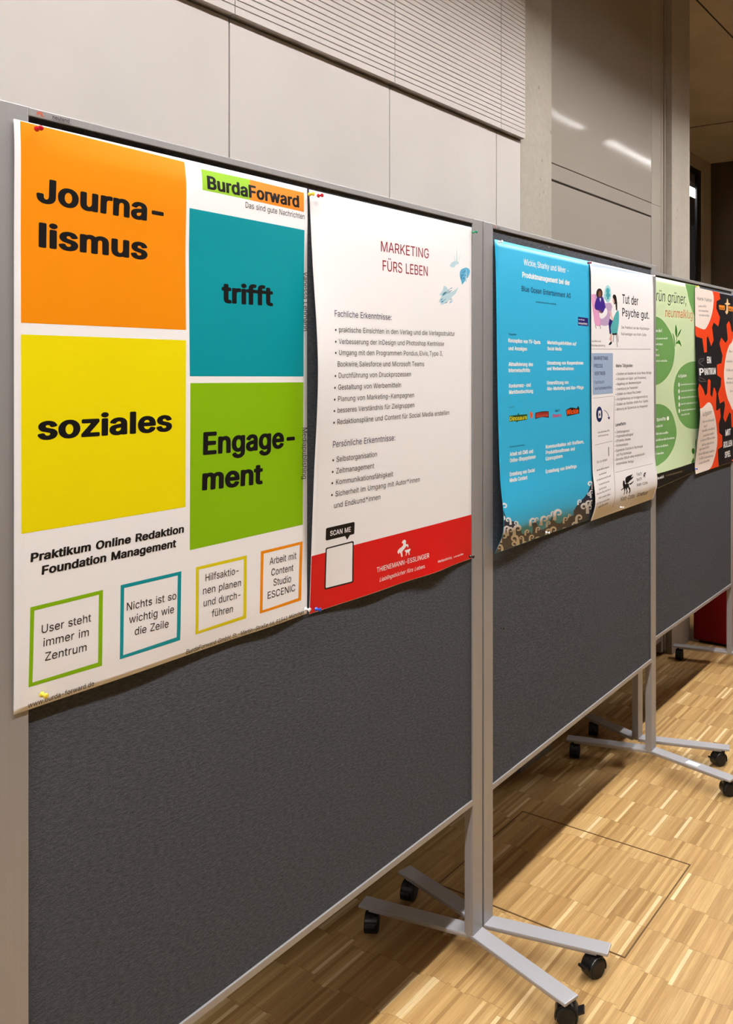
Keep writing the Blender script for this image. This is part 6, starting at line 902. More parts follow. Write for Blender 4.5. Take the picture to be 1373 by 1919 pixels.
   ('p','brown',0,[0.0656,0.2072,0.07,0.2143,0.0735,0.2206,0.0778,0.2201,0.0743,0.2138,0.0698,0.2066]),
   ('p','hairbrown',1,[0.0921,0.1006,0.0914,0.1045,0.0894,0.1083,0.0862,0.1118,0.0821,0.1148,0.0771,0.1172,0.0716,0.1188,0.0659,0.1196,0.0602,0.1195,0.0548,0.1186,0.05,0.1168,0.046,0.1143,0.043,0.1113,0.0412,0.1077,0.0406,0.104,0.0413,0.1001,0.0433,0.0963,0.0464,0.0929,0.0505,0.0898,0.0554,0.0875,0.0608,0.0858,0.0665,0.085,0.0723,0.085,0.0777,0.0859,0.0826,0.0876,0.0866,0.0901,0.0897,0.0932,0.0915,0.0968]),
   ('p','violet',1,[0.0518,0.115,0.0611,0.1131,0.0726,0.1118,0.0843,0.1119,0.0941,0.1142,0.1017,0.1203,0.1082,0.1293,0.1132,0.1384,0.1164,0.1452,0.1176,0.1482,0.117,0.149,0.115,0.1494,0.1118,0.1509,0.107,0.1548,0.1006,0.1597,0.0936,0.1643,0.0868,0.1669,0.0802,0.1666,0.0735,0.1646,0.0668,0.1619,0.0601,0.1599,0.053,0.159,0.0457,0.1585,0.039,0.1579,0.0338,0.1567,0.0303,0.1548,0.028,0.1523,0.0268,0.1495,0.0265,0.1463,0.0271,0.1425,0.0287,0.1382,0.0311,0.1338,0.0341,0.1296,0.0372,0.1255,0.0408,0.1213,0.0455,0.1177]),
   ('p','skindark',2,[0.0804,0.1032,0.0801,0.1056,0.0791,0.108,0.0777,0.1102,0.0757,0.1121,0.0734,0.1135,0.0709,0.1145,0.0682,0.1149,0.0655,0.1148,0.063,0.1141,0.0608,0.113,0.0589,0.1114,0.0575,0.1094,0.0567,0.1071,0.0564,0.1047,0.0568,0.1023,0.0577,0.0999,0.0591,0.0978,0.0611,0.0959,0.0634,0.0945,0.0659,0.0935,0.0686,0.093,0.0712,0.0931,0.0738,0.0937,0.076,0.0949,0.0779,0.0965,0.0793,0.0985,0.0802,0.1008]),
   ('p','white',2,[0.0659,0.1178,0.0784,0.117,0.0746,0.1309]),
   ('p','white',2,[0.0636,0.167,0.0681,0.1663,0.0754,0.167,0.0837,0.1677,0.0913,0.1667,0.0979,0.1624,0.1045,0.1562,0.1108,0.1504,0.1163,0.1474,0.1217,0.1484,0.1269,0.152,0.1307,0.1567,0.1322,0.161,0.1308,0.165,0.127,0.1691,0.1218,0.1731,0.1161,0.1766,0.1093,0.1796,0.1013,0.1822,0.0934,0.1843,0.0866,0.1856,0.0813,0.1861,0.0769,0.1859,0.0732,0.185,0.0701,0.1831,0.067,0.1797,0.0641,0.175,0.0626,0.1703]),
   ('p','skindark',2,[0.0557,0.1556,0.0779,0.1591,0.089,0.1649,0.0778,0.1691]),
   ('p','balloon',1,[0.1641,0.0968,0.1632,0.1035,0.161,0.11,0.1575,0.1159,0.1528,0.1209,0.1473,0.1248,0.1412,0.1273,0.1349,0.1284,0.1286,0.128,0.1226,0.1262,0.1173,0.123,0.1129,0.1186,0.1096,0.1132,0.1076,0.1071,0.107,0.1005,0.1078,0.0939,0.11,0.0875,0.1135,0.0817,0.1181,0.0767,0.1235,0.0728,0.1296,0.0701,0.1359,0.0689,0.1423,0.0692,0.1483,0.071,0.1537,0.0741,0.1581,0.0786,0.1614,0.084,0.1635,0.0902]),
   ('p','balloon',1,[0.1011,0.1018,0.1009,0.1166,0.1418,0.128,0.1237,0.1078]),
   ('p','balloonink',2,[0.1512,0.0874,0.1508,0.0897,0.1496,0.092,0.1477,0.094,0.1451,0.0958,0.1421,0.0972,0.1388,0.0982,0.1353,0.0987,0.1319,0.0987,0.1286,0.0981,0.1256,0.0971,0.1232,0.0956,0.1214,0.0938,0.1203,0.0918,0.1199,0.0895,0.1204,0.0872,0.1216,0.085,0.1234,0.0829,0.1259,0.0812,0.1289,0.0797,0.1322,0.0787,0.1357,0.0782,0.1392,0.0782,0.1425,0.0788,0.1455,0.0798,0.1479,0.0812,0.1498,0.083,0.1509,0.0851]),
   ('p','balloonink',2,[0.1561,0.102,0.1556,0.1039,0.1542,0.1058,0.1519,0.1075,0.149,0.109,0.1454,0.1102,0.1415,0.1111,0.1374,0.1116,0.1333,0.1116,0.1295,0.1112,0.126,0.1104,0.1231,0.1093,0.121,0.1079,0.1196,0.1062,0.1192,0.1044,0.1197,0.1025,0.1211,0.1006,0.1233,0.0989,0.1262,0.0974,0.1297,0.0962,0.1336,0.0953,0.1377,0.0948,0.1418,0.0948,0.1457,0.0951,0.1492,0.0959,0.1521,0.097,0.1543,0.0985,0.1556,0.1002]),
   ('p','balloonink',2,[0.1457,0.1129,0.1455,0.114,0.1448,0.115,0.1438,0.1159,0.1425,0.1167,0.1409,0.1174,0.1392,0.1178,0.1373,0.1181,0.1355,0.1181,0.1337,0.1178,0.1322,0.1174,0.1309,0.1167,0.1299,0.1159,0.1293,0.1149,0.1291,0.1139,0.1293,0.1129,0.13,0.1119,0.131,0.1109,0.1323,0.1101,0.1339,0.1095,0.1356,0.109,0.1375,0.1088,0.1393,0.1088,0.1411,0.109,0.1426,0.1095,0.1439,0.1101,0.1449,0.1109,0.1455,0.1119]),
   ('p','black',2,[0.177,0.1063,0.1818,0.0994,0.1913,0.0966,0.2031,0.099,0.2101,0.1061,0.2156,0.1248,0.2167,0.1513,0.2048,0.151,0.2003,0.1294,0.1861,0.1321]),
   ('p','skin',3,[0.177,0.1082,0.1863,0.1133,0.1933,0.1223,0.1884,0.132,0.1782,0.1232]),
   ('p','white',1,[0.1908,0.13,0.1945,0.1297,0.1984,0.1299,0.202,0.1309,0.205,0.133,0.2077,0.1367,0.2103,0.1417,0.2119,0.147,0.212,0.1516,0.21,0.1549,0.2064,0.1575,0.202,0.1602,0.1976,0.1636,0.193,0.1689,0.1879,0.1753,0.1829,0.1808,0.1785,0.1833,0.1749,0.1812,0.1717,0.176,0.169,0.1699,0.167,0.165,0.1654,0.1619,0.1644,0.1594,0.1641,0.1569,0.1647,0.1539,0.1666,0.1497,0.1696,0.1448,0.1731,0.1401,0.1766,0.1364,0.18,0.1338,0.1836,0.1319,0.1872,0.1307]),
   ('p','skin',3,[0.1415,0.1559,0.1554,0.1562,0.1832,0.1868,0.1715,0.1882]),
   ('p','chairteal',2,[0.2167,0.1523,0.2209,0.1508,0.2242,0.1508,0.2267,0.152,0.2287,0.1545,0.2303,0.1588,0.2313,0.1646,0.2318,0.1711,0.2319,0.1773,0.2317,0.1829,0.2311,0.1884,0.23,0.1941,0.2284,0.2003,0.2259,0.2076,0.2228,0.2158,0.2195,0.2234,0.2162,0.2292,0.2137,0.2324,0.2115,0.234,0.2086,0.2347,0.2043,0.2352,0.1975,0.2359,0.189,0.2362,0.1804,0.2361,0.1736,0.2351,0.1688,0.233,0.1653,0.23,0.1626,0.2266,0.1605,0.2233,0.1588,0.2203,0.1576,0.2174,0.1574,0.2142,0.1587,0.2102,0.1623,0.205,0.1677,0.1988,0.1736,0.1925,0.1785,0.187,0.1817,0.1827,0.1841,0.179,0.1866,0.1754,0.1904,0.1715,0.1963,0.1664,0.2035,0.1608,0.2108,0.1557]),
   ('p','black',3,[0.1689,0.2333,0.2186,0.2301,0.2067,0.237,0.1736,0.2375]),
   ('p','navy2',1,[0.1505,0.1816,0.1691,0.1874,0.1785,0.1889,0.1597,0.2102,0.1642,0.2344,0.1502,0.2357,0.1412,0.2015]),
   ('p','skin',1,[0.1572,0.2355,0.1712,0.2351,0.1688,0.2605,0.1465,0.2553]),
   ('p','black',1,[0.1688,0.2595,0.1548,0.2626,0.1399,0.2722,0.1548,0.2729,0.1688,0.268]),
   ('p','black',1,[0.1833,0.2366,0.1809,0.2489,0.178,0.2621,0.1821,0.2622,0.185,0.2489,0.1874,0.2366]),
   ('p','black',1,[0.2046,0.2362,0.2102,0.2579,0.214,0.2796,0.2182,0.2794,0.2144,0.2576,0.2088,0.2359]),
   ('p','black',1,[0.2141,0.2332,0.2189,0.2463,0.2227,0.2614,0.2269,0.2612,0.2231,0.246,0.2183,0.2328]),
  ]),
  ('heading_text', None, [
   ('t','Tut der',0.2607,0.1238,0.4092,0.1239,0.0325,'black','m',0),
  ]),
  ('heading_text', None, [
   ('t','Psyche gut.',0.2603,0.1694,0.5155,0.1694,0.0294,'black','m',0),
  ]),
  ('body_text', None, [
   ('t','Das Praktikum bei den Psychologie-',0.2524,0.2132,0.5205,0.2105,0.0094,'greyink','r',0),
   ('t','Fachverlagen von Klett-Cotta',0.2508,0.2369,0.4852,0.234,0.0094,'greyink','r',0),
  ]),
  ('name_text', None, [
   ('g','greytxt',1,0.003,0.2655,0.0817,0.2645,0.0068),
   ('t','Mediapublishing',-0.0008,0.2797,0.1109,0.2788,0.0067,'greyink','r',0),
  ]),
  ('ruled_line', None, [
   ('p','greyline',0,[0.0008,0.2878,0.5315,0.2822,0.5315,0.284,0.0008,0.2894]),
   ('p','greyline',0,[0.0094,0.4495,0.1764,0.4481,0.1763,0.4494,0.0094,0.4509]),
   ('p','greyline',0,[0.0212,0.6049,0.1688,0.6027,0.1688,0.604,0.0212,0.6063]),
   ('p','greyline',0,[0.1859,0.7128,0.5324,0.7153,0.532,0.7165,0.1857,0.7141]),
   ('p','greyline',0,[0.1865,0.4487,0.1893,0.4488,0.1682,0.8298,0.1652,0.8293]),
  ]),
  ('colour_panel', 'blue grey printed panel', [
   ('p','bluegrey',0,[0.0008,0.302,0.1779,0.3005,0.1756,0.4395,0.0083,0.4397]),
   ('t','MARKETING',0.0196,0.3243,0.1358,0.3247,0.012,'navy','m',0),
   ('t','PRESSE',0.0203,0.3499,0.0914,0.3503,0.012,'navy','m',0),
   ('t','VERTRIEB',0.0221,0.3753,0.1111,0.3753,0.012,'navy','m',0),
   ('t','Fachbuch',0.0243,0.4033,0.1019,0.4028,0.0099,'navy','r',0),
   ('t','und Fachzeitschriften',0.0256,0.4236,0.1662,0.4232,0.0099,'navy','r',0),
  ]),
  ('body_text', None, [
   ('t','Meine Tätigkeiten',0.2036,0.35,0.3537,0.3496,0.0115,'black','m',0),
   ('t','• Schreiben und Gestalten der Social-Media-Beiträge',0.2034,0.3771,0.5345,0.3756,0.0089,'greyink','r',0),
   ('t','• Konzeption von Digital- und Printwerbung',0.2032,0.3947,0.4814,0.3938,0.0089,'greyink','r',0),
   ('t','• Begleitung von Werbekampagnen',0.2029,0.4127,0.4331,0.4102,0.0089,'greyink','r',0),
   ('t','• Unterstützung der Pressearbeit',0.2017,0.4302,0.4016,0.4283,0.0089,'greyink','r',0),
   ('t','• Erstellen von Amazon Plus Content',0.2005,0.4476,0.4325,0.4458,0.0089,'greyink','r',0),
   ('t','• Anzeigenbuchung und Anzeigenverwaltung',0.1993,0.4652,0.4965,0.464,0.0089,'greyink','r',0),
   ('t','• Erstellen von Statistiken mithilfe Pivot Tabellen',0.1982,0.4831,0.5015,0.4816,0.0089,'greyink','r',0),
   ('t','• Betreuung der Büchertische bei Kongressen',0.197,0.5003,0.4959,0.4998,0.0089,'greyink','r',0),
  ]),
  ('round_icon', 'navy round icon', [
   ('p','navy',0,[0.0871,0.5072,0.0863,0.513,0.0843,0.5184,0.0811,0.5232,0.0769,0.5271,0.0719,0.5299,0.0664,0.5315,0.0607,0.5319,0.0549,0.5309,0.0495,0.5287,0.0447,0.5253,0.0408,0.521,0.0378,0.5159,0.036,0.5104,0.0355,0.5046,0.0362,0.4989,0.0382,0.4936,0.0413,0.4888,0.0454,0.4849,0.0503,0.482,0.0558,0.4804,0.0615,0.48,0.0673,0.4809,0.0727,0.483,0.0776,0.4863,0.0816,0.4907,0.0847,0.4958,0.0865,0.5014]),
   ('p','white',1,[0.0524,0.4946,0.0702,0.4927,0.0747,0.4957,0.0757,0.5176,0.0565,0.5187,0.0521,0.5163]),
   ('p','navy',2,[0.0687,0.5072,0.0679,0.5099,0.0659,0.5118,0.0632,0.5124,0.0606,0.5115,0.0587,0.5094,0.058,0.5067,0.0587,0.504,0.0607,0.5021,0.0634,0.5015,0.0661,0.5024,0.068,0.5044]),
   ('p','navy',0,[0.0983,0.4939,0.1183,0.5002,0.1315,0.5098,0.1382,0.5212,0.1426,0.521,0.1357,0.5093,0.1216,0.4991,0.1008,0.4925]),
   ('p','navy',0,[0.1279,0.5204,0.1497,0.5188,0.1449,0.5287]),
  ]),
  ('fine_print', None, [
   ('g','greytxt',1,0.0487,0.5686,0.1487,0.5681,0.0071),
   ('g','greytxt',1,0.0506,0.5805,0.1368,0.5812,0.0071),
  ]),
  ('small_icon', None, [
   ('p','greyline',0,[0.1307,0.6217,0.14,0.6215,0.1394,0.6521,0.1315,0.6523]),
  ]),
  ('fine_print', None, [
   ('t','Gut zu wissen',0.0351,0.6669,0.1213,0.6661,0.0084,'greyink','r',0),
   ('g','greytxt',1,0.0328,0.6928,0.1356,0.6915,0.007),
   ('g','greytxt',1,0.0474,0.7087,0.1117,0.7074,0.0071),
   ('g','greytxt',1,0.0249,0.7249,0.1456,0.7221,0.007),
   ('g','greytxt',1,0.0381,0.7407,0.1293,0.7387,0.0071),
   ('g','greytxt',1,0.0339,0.7562,0.0971,0.7541,0.007),
   ('g','greytxt',1,0.013,0.7687,0.1327,0.7657,0.0069),
   ('g','greytxt',1,0.0275,0.7831,0.1285,0.7827,0.007),
   ('g','greytxt',1,0.0105,0.7997,0.1197,0.7982,0.0073),
   ('g','greytxt',1,0.0313,0.8145,0.1148,0.8106,0.009),
  ]),
  ('body_text', None, [
   ('t','Lerneffekte',0.1961,0.5552,0.2884,0.5537,0.0107,'black','m',0),
   ('t','• Zeitmanagement',0.1927,0.5787,0.32,0.5816,0.0089,'greyink','r',0),
   ('t','• Organisationsfähigkeit',0.1923,0.5936,0.3546,0.5971,0.0089,'greyink','r',0),
   ('t','• Effizientes Arbeiten',0.1918,0.6096,0.3318,0.6123,0.0088,'greyink','r',0),
   ('t','• Kommunikation',0.1902,0.6259,0.3085,0.6285,0.0088,'greyink','r',0),
   ('t','• Spannende Einblicke in Psychologie',0.188,0.6431,0.4446,0.6468,0.0088,'greyink','r',0),
   ('t','und Psychotherapie',0.2017,0.6585,0.3369,0.6611,0.0089,'greyink','r',0),
   ('t','• Sinnvolle Abläufe eines wissenschaft-',0.1839,0.6739,0.4657,0.6771,0.0088,'greyink','r',0),
   ('t','renommierten Verlags',0.1986,0.6895,0.3546,0.6935,0.0088,'greyink','r',0),
  ]),
  ('logo', 'black winged beast logo', [
   ('p','black',0,[0.2674,0.7602,0.2661,0.7496,0.2702,0.7405,0.2899,0.7369,0.3377,0.7353,0.3178,0.7448,0.3456,0.7439,0.3263,0.7515,0.3056,0.755,0.2896,0.7609]),
   ('p','black',0,[0.2449,0.75,0.2503,0.7478,0.2583,0.7493,0.26,0.7556,0.262,0.7634,0.2747,0.7611,0.2941,0.7633,0.2966,0.7752,0.3071,0.7822,0.3082,0.7931,0.2993,0.8003,0.2939,0.7985,0.2981,0.7889,0.2851,0.7757,0.2763,0.7824,0.2832,0.7909,0.2755,0.7981,0.2688,0.7961,0.2732,0.7878,0.2619,0.7758,0.2584,0.7879,0.2522,0.7976,0.2457,0.7972,0.2535,0.7863,0.249,0.7762,0.2242,0.7798,0.2209,0.7775,0.2444,0.7732,0.2412,0.761]),
   ('p','black',0,[0.2964,0.7646,0.314,0.7637,0.3423,0.7587,0.3366,0.7624,0.3182,0.769,0.3032,0.7692]),
   ('t','Klett-Cotta',0.2246,0.8182,0.3506,0.8217,0.0156,'black','r',0),
   ('t','Schattauer',0.3762,0.8215,0.4814,0.8249,0.0145,'black','m',0.2),
  ]),
  ('logo', 'small publisher logo', [
   ('p','black',0,[0.4402,0.7483,0.4402,0.745,0.4415,0.7421,0.4465,0.7409,0.4586,0.74,0.4534,0.7431,0.4603,0.7426,0.4553,0.7451,0.45,0.7463,0.4458,0.7483]),
   ('p','black',0,[0.4348,0.7453,0.4362,0.7446,0.4382,0.745,0.4385,0.7469,0.4387,0.7493,0.442,0.7485,0.4468,0.749,0.4469,0.7526,0.4492,0.7547,0.4487,0.7579,0.4457,0.7602,0.4446,0.7597,0.4465,0.7568,0.444,0.7529,0.4414,0.755,0.4426,0.7575,0.44,0.7598,0.4385,0.7593,0.4403,0.7567,0.4382,0.7532,0.4366,0.7569,0.4342,0.7599,0.4326,0.7599,0.4354,0.7565,0.4349,0.7534,0.4284,0.7548,0.4277,0.7541,0.4339,0.7525,0.4336,0.7488]),
   ('p','black',0,[0.4474,0.7494,0.4518,0.7489,0.4591,0.7472,0.4575,0.7483,0.4526,0.7505,0.4489,0.7507]),
   ('t','Fach',0.3728,0.7459,0.4175,0.7457,0.0116,'black','r',0),
   ('t','buch',0.369,0.7637,0.4136,0.7635,0.0115,'black','r',0),
   ('t','Klett-Cotta',0.3671,0.7826,0.4662,0.7842,0.0104,'black','r',0),
  ]),
 ],
 'P5': [
  ('colour_panel', 'dark green corner shape', [
   ('p','leafgreen',0,[0.4653,0.0008,0.477,0.0148,0.4961,0.0362,0.5225,0.0802,0.5616,0.1193,0.6087,0.147,0.6087,0.0008]),
  ]),
  ('colour_panel', 'dark green oval', [
   ('p','leafgreen',0,[0.0008,0.1929,0.0008,0.1793,0.0008,0.1726,0.0105,0.1697,0.0271,0.167,0.0461,0.1642,0.0671,0.1629,0.0888,0.1628,0.1093,0.1634,0.1285,0.1646,0.147,0.1667,0.1649,0.1697,0.1822,0.1738,0.1989,0.1792,0.2148,0.1859,0.2301,0.1933,0.2447,0.2008,0.2589,0.2086,0.2726,0.2169,0.2852,0.2254,0.296,0.2336,0.3047,0.2416,0.3115,0.2494,0.3171,0.2573,0.322,0.2654,0.3264,0.2736,0.3301,0.282,0.3326,0.2907,0.3336,0.3,0.3331,0.31,0.3312,0.3207,0.328,0.3315,0.3239,0.3417,0.3192,0.3514,0.3136,0.3607,0.3066,0.3697,0.2978,0.3786,0.2868,0.3875,0.2741,0.3964,0.26,0.4048,0.2452,0.4124,0.2296,0.4194,0.2131,0.4257,0.1958,0.4313,0.1782,0.4362,0.1604,0.4403,0.1423,0.4437,0.1236,0.4463,0.1043,0.448,0.0837,0.4489,0.062,0.4492,0.0408,0.4484,0.0214,0.4461,0.0034,0.4439,0.0008,0.4416,0.0008,0.4358,0.0008,0.4234,0.0008,0.4021,0.0008,0.3741,0.0008,0.3431,0.0008,0.3128,0.0008,0.2814,0.0008,0.2478,0.0008,0.2166]),
   ('g','white',1,0.0971,0.2282,0.1835,0.2265,0.0154),
   ('g','white',1,0.0967,0.2588,0.245,0.2545,0.0088),
   ('g','white',1,0.0964,0.2819,0.1913,0.2811,0.0088),
   ('g','white',1,0.096,0.3049,0.1368,0.3045,0.0088),
   ('g','white',1,0.0956,0.328,0.153,0.3277,0.011),
   ('g','white',1,0.0952,0.3511,0.2438,0.3504,0.0088),
  ]),
  ('colour_panel', 'dark green oval', [
   ('p','leafgreen',0,[0.6346,0.3503,0.6163,0.3499,0.5971,0.3494,0.5776,0.3492,0.5579,0.3498,0.538,0.3512,0.518,0.3533,0.498,0.356,0.4786,0.3594,0.4593,0.3634,0.4401,0.3681,0.4218,0.3734,0.4052,0.3793,0.3903,0.386,0.3766,0.3934,0.3644,0.4012,0.3538,0.4093,0.3449,0.4175,0.3375,0.4262,0.3314,0.435,0.3265,0.4437,0.3226,0.4521,0.3199,0.4604,0.3183,0.469,0.3181,0.4782,0.3193,0.4879,0.3218,0.4981,0.3254,0.5089,0.3297,0.5202,0.3347,0.5326,0.3403,0.5459,0.3471,0.5591,0.3553,0.5715,0.3648,0.5829,0.3757,0.5937,0.3881,0.6039,0.4024,0.6133,0.4192,0.6221,0.4382,0.6303,0.4586,0.6376,0.4791,0.6438,0.4992,0.6486,0.5196,0.6522,0.5412,0.6549,0.565,0.6572,0.5904,0.659,0.6175,0.6602,0.6463,0.6606,0.6642,0.6603,0.6642,0.6619,0.6642,0.6644,0.6642,0.6627,0.6642,0.6512,0.6642,0.6261,0.6642,0.5909,0.6642,0.5512,0.6642,0.5127,0.6642,0.4737,0.6642,0.4327,0.6642,0.3958,0.6642,0.369,0.6642,0.3554,0.6642,0.3512,0.6642,0.3514,0.6642,0.351,0.6642,0.3496,0.6642,0.3496,0.6506,0.35]),
   ('t','Aufgaben',0.374,0.4201,0.4832,0.4191,0.014,'white','m',0),
   ('p','white',1,[0.3959,0.4523,0.3948,0.4564,0.392,0.4596,0.3879,0.4614,0.3833,0.4613,0.3793,0.4593,0.3765,0.456,0.3755,0.4518,0.3765,0.4477,0.3794,0.4445,0.3835,0.4427,0.388,0.4428,0.3921,0.4447,0.3949,0.4481]),
   ('p','white',1,[0.3957,0.4809,0.3946,0.485,0.3918,0.4883,0.3877,0.49,0.3831,0.4899,0.379,0.4879,0.3762,0.4845,0.3753,0.4804,0.3763,0.4763,0.3791,0.473,0.3832,0.4713,0.3878,0.4714,0.3919,0.4734,0.3947,0.4768]),
   ('p','white',1,[0.3998,0.5095,0.3987,0.5137,0.3956,0.517,0.3912,0.5187,0.3864,0.5186,0.382,0.5165,0.379,0.513,0.378,0.5088,0.3791,0.5046,0.3821,0.5013,0.3865,0.4995,0.3913,0.4997,0.3957,0.5017,0.3987,0.5052]),
   ('p','white',1,[0.3995,0.5398,0.3984,0.544,0.3953,0.5473,0.3909,0.549,0.3861,0.5488,0.3817,0.5467,0.3788,0.5432,0.3777,0.5389,0.3788,0.5347,0.3819,0.5315,0.3863,0.5297,0.3911,0.5299,0.3955,0.532,0.3985,0.5355]),
   ('p','white',1,[0.3992,0.5677,0.398,0.5719,0.3949,0.5752,0.3905,0.5769,0.3856,0.5766,0.3813,0.5745,0.3783,0.571,0.3773,0.5667,0.3785,0.5625,0.3815,0.5593,0.3859,0.5576,0.3908,0.5578,0.3951,0.5599,0.3981,0.5634]),
   ('g','white',1,0.4089,0.4557,0.6289,0.4549,0.0094),
   ('g','white',1,0.4088,0.4845,0.6112,0.4836,0.0094),
   ('g','white',1,0.4107,0.5139,0.6402,0.5141,0.0094),
   ('g','white',1,0.4105,0.5414,0.6402,0.5423,0.0094),
   ('g','white',1,0.4136,0.5701,0.6107,0.5711,0.0094),
   ('g','white',1,0.4132,0.5894,0.523,0.5896,0.0094),
  ]),
  ('colour_panel', 'dark green oval', [
   ('p','leafgreen',0,[0.0008,0.5582,0.0008,0.5426,0.0008,0.535,0.0151,0.5316,0.0314,0.5286,0.0486,0.5259,0.067,0.5253,0.0855,0.5257,0.1029,0.5261,0.1186,0.5262,0.1332,0.5265,0.1477,0.5274,0.163,0.529,0.1798,0.5315,0.1974,0.5346,0.215,0.5385,0.2316,0.5431,0.2472,0.5483,0.2622,0.5542,0.2762,0.5608,0.289,0.5683,0.3004,0.5768,0.3106,0.5862,0.3196,0.5963,0.3278,0.6068,0.3355,0.6182,0.3425,0.6303,0.3478,0.6425,0.3505,0.6537,0.35,0.6635,0.347,0.6724,0.342,0.681,0.3356,0.6898,0.3282,0.6988,0.3193,0.7077,0.3078,0.7166,0.2932,0.7253,0.2743,0.734,0.2519,0.7428,0.2277,0.7508,0.2034,0.7575,0.1785,0.7626,0.1526,0.7667,0.1279,0.7697,0.1061,0.7721,0.0896,0.7739,0.0767,0.7751,0.0636,0.7754,0.0468,0.7746,0.0228,0.7737,0.0008,0.7725,0.0008,0.7691,0.0008,0.7617,0.0008,0.7501,0.0008,0.735,0.0008,0.7162,0.0008,0.6933,0.0008,0.662,0.0008,0.6237,0.0008,0.5864]),
   ('t','Benefits',0.1147,0.5981,0.2176,0.5983,0.0143,'white','m',0),
   ('p','white',1,[0.2592,0.5928,0.2576,0.5966,0.2535,0.5995,0.2478,0.601,0.2415,0.6006,0.2359,0.5986,0.2322,0.5952,0.231,0.5913,0.2325,0.5875,0.2366,0.5845,0.2423,0.5831,0.2485,0.5834,0.2541,0.5855,0.258,0.5888]),
   ('g','white',1,0.0798,0.6221,0.1809,0.6234,0.0109),
   ('g','white',1,0.0763,0.6522,0.2452,0.6562,0.0109),
   ('g','white',1,0.0723,0.6778,0.3223,0.6843,0.0109),
   ('g','white',1,0.0656,0.7041,0.2367,0.7094,0.01),
   ('g','white',1,0.0524,0.7318,0.1767,0.7357,0.0105),
  ]),
  ('colour_panel', 'black footer band', [
   ('p','footer',0,[0.0008,0.8053,0.0327,0.8048,0.1793,0.8081,0.3743,0.8114,0.5945,0.8131,0.5945,0.8572,0.0008,0.8572,0.0008,0.8572]),
   ('g','white',1,0.0333,0.827,0.1227,0.8293,0.0124),
   ('g','beige',1,0.1426,0.8277,0.3958,0.8357,0.0098),
  ]),
  ('heading_text', 'handwritten heading', [
   ('t','Grün grüner,',0.0656,0.0987,0.4829,0.0934,0.0459,'darkgreenink','r',0.12),
  ]),
  ('heading_text', 'rust-coloured handwritten heading', [
   ('t','neunmalklug',0.2197,0.16,0.5689,0.1548,0.0385,'rust','r',0.12),
  ]),
  ('plant_drawing', 'green sprig drawing', [
   ('p','leafdark',1,[0.3477,0.1881,0.3511,0.1903,0.3553,0.1958,0.3593,0.2026,0.3623,0.2086,0.3641,0.2134,0.3653,0.2181,0.3658,0.2227,0.3655,0.2272,0.3645,0.2322,0.3626,0.2375,0.3602,0.2417,0.3574,0.2437,0.3538,0.2426,0.3494,0.2392,0.3452,0.2347,0.3421,0.2301,0.3403,0.2254,0.3394,0.2202,0.3392,0.2147,0.3396,0.2093,0.3407,0.203,0.3426,0.1961,0.3449,0.1905]),
   ('p','leafdark',1,[0.4154,0.2056,0.4166,0.207,0.4145,0.2111,0.4106,0.2163,0.4061,0.221,0.4006,0.2254,0.3936,0.2301,0.3866,0.2344,0.3807,0.2376,0.3758,0.2399,0.3714,0.2414,0.3682,0.2419,0.367,0.2411,0.368,0.2385,0.3708,0.2345,0.3752,0.2297,0.3807,0.2249,0.3889,0.2195,0.3995,0.2133,0.4093,0.2081]),
   ('p','leafdark',1,[0.302,0.2279,0.3039,0.2277,0.3082,0.2289,0.3132,0.2308,0.3175,0.2329,0.3207,0.235,0.3236,0.2375,0.3263,0.2404,0.3286,0.2436,0.3306,0.2472,0.3323,0.2512,0.3336,0.2556,0.3343,0.2608,0.3343,0.2681,0.3337,0.277,0.3326,0.2845,0.3314,0.2875,0.3299,0.2841,0.3281,0.2763,0.326,0.267,0.324,0.2594,0.322,0.254,0.32,0.2492,0.3177,0.2448,0.3152,0.2408,0.3115,0.2367,0.3071,0.2328,0.3034,0.2297]),
   ('p','leafdark',1,[0.3486,0.2715,0.3503,0.2697,0.3553,0.267,0.3615,0.2641,0.3668,0.2617,0.3709,0.2597,0.3748,0.2578,0.3788,0.2564,0.3829,0.2558,0.3873,0.256,0.3919,0.2567,0.3966,0.2583,0.4013,0.261,0.4069,0.2661,0.4132,0.2729,0.4182,0.2794,0.4197,0.2831,0.4164,0.2828,0.4096,0.28,0.4015,0.2765,0.3943,0.2739,0.3884,0.2727,0.3826,0.2719,0.377,0.2714,0.3713,0.2711,0.3647,0.2712,0.3574,0.2718,0.3514,0.2721]),
   ('p','leafdark',1,[0.3594,0.2404,0.3526,0.2555,0.3457,0.2682,0.3388,0.2825,0.3447,0.2828,0.3516,0.2685,0.3585,0.2557,0.3654,0.2405]),
  ]),
  ('plant_drawing', 'green sprig drawing', [
   ('p','leafdark',1,[0.6088,0.7054,0.6033,0.7244,0.6052,0.7429,0.6089,0.7432,0.6152,0.7255,0.6125,0.7057]),
   ('p','leafdark',1,[0.5743,0.7465,0.5792,0.7476,0.5845,0.7496,0.5892,0.7523,0.5924,0.7552,0.5941,0.7587,0.5947,0.7628,0.5941,0.7668,0.5924,0.7698,0.5891,0.7718,0.5843,0.7732,0.5791,0.7738,0.5743,0.7735,0.5693,0.7722,0.5641,0.7699,0.5596,0.7671,0.5563,0.7642,0.5541,0.7609,0.5528,0.7572,0.5528,0.7536,0.5542,0.7508,0.5577,0.7488,0.5629,0.7472,0.5688,0.7464]),
   ('p','leafdark',1,[0.5743,0.7924,0.5782,0.792,0.5811,0.7934,0.5833,0.7958,0.5852,0.7982,0.5876,0.8012,0.5902,0.8049,0.5911,0.8083,0.5888,0.8107,0.5803,0.812,0.5662,0.8124,0.5513,0.8117,0.5436,0.8099,0.5463,0.8062,0.5554,0.8008,0.5663,0.7956]),
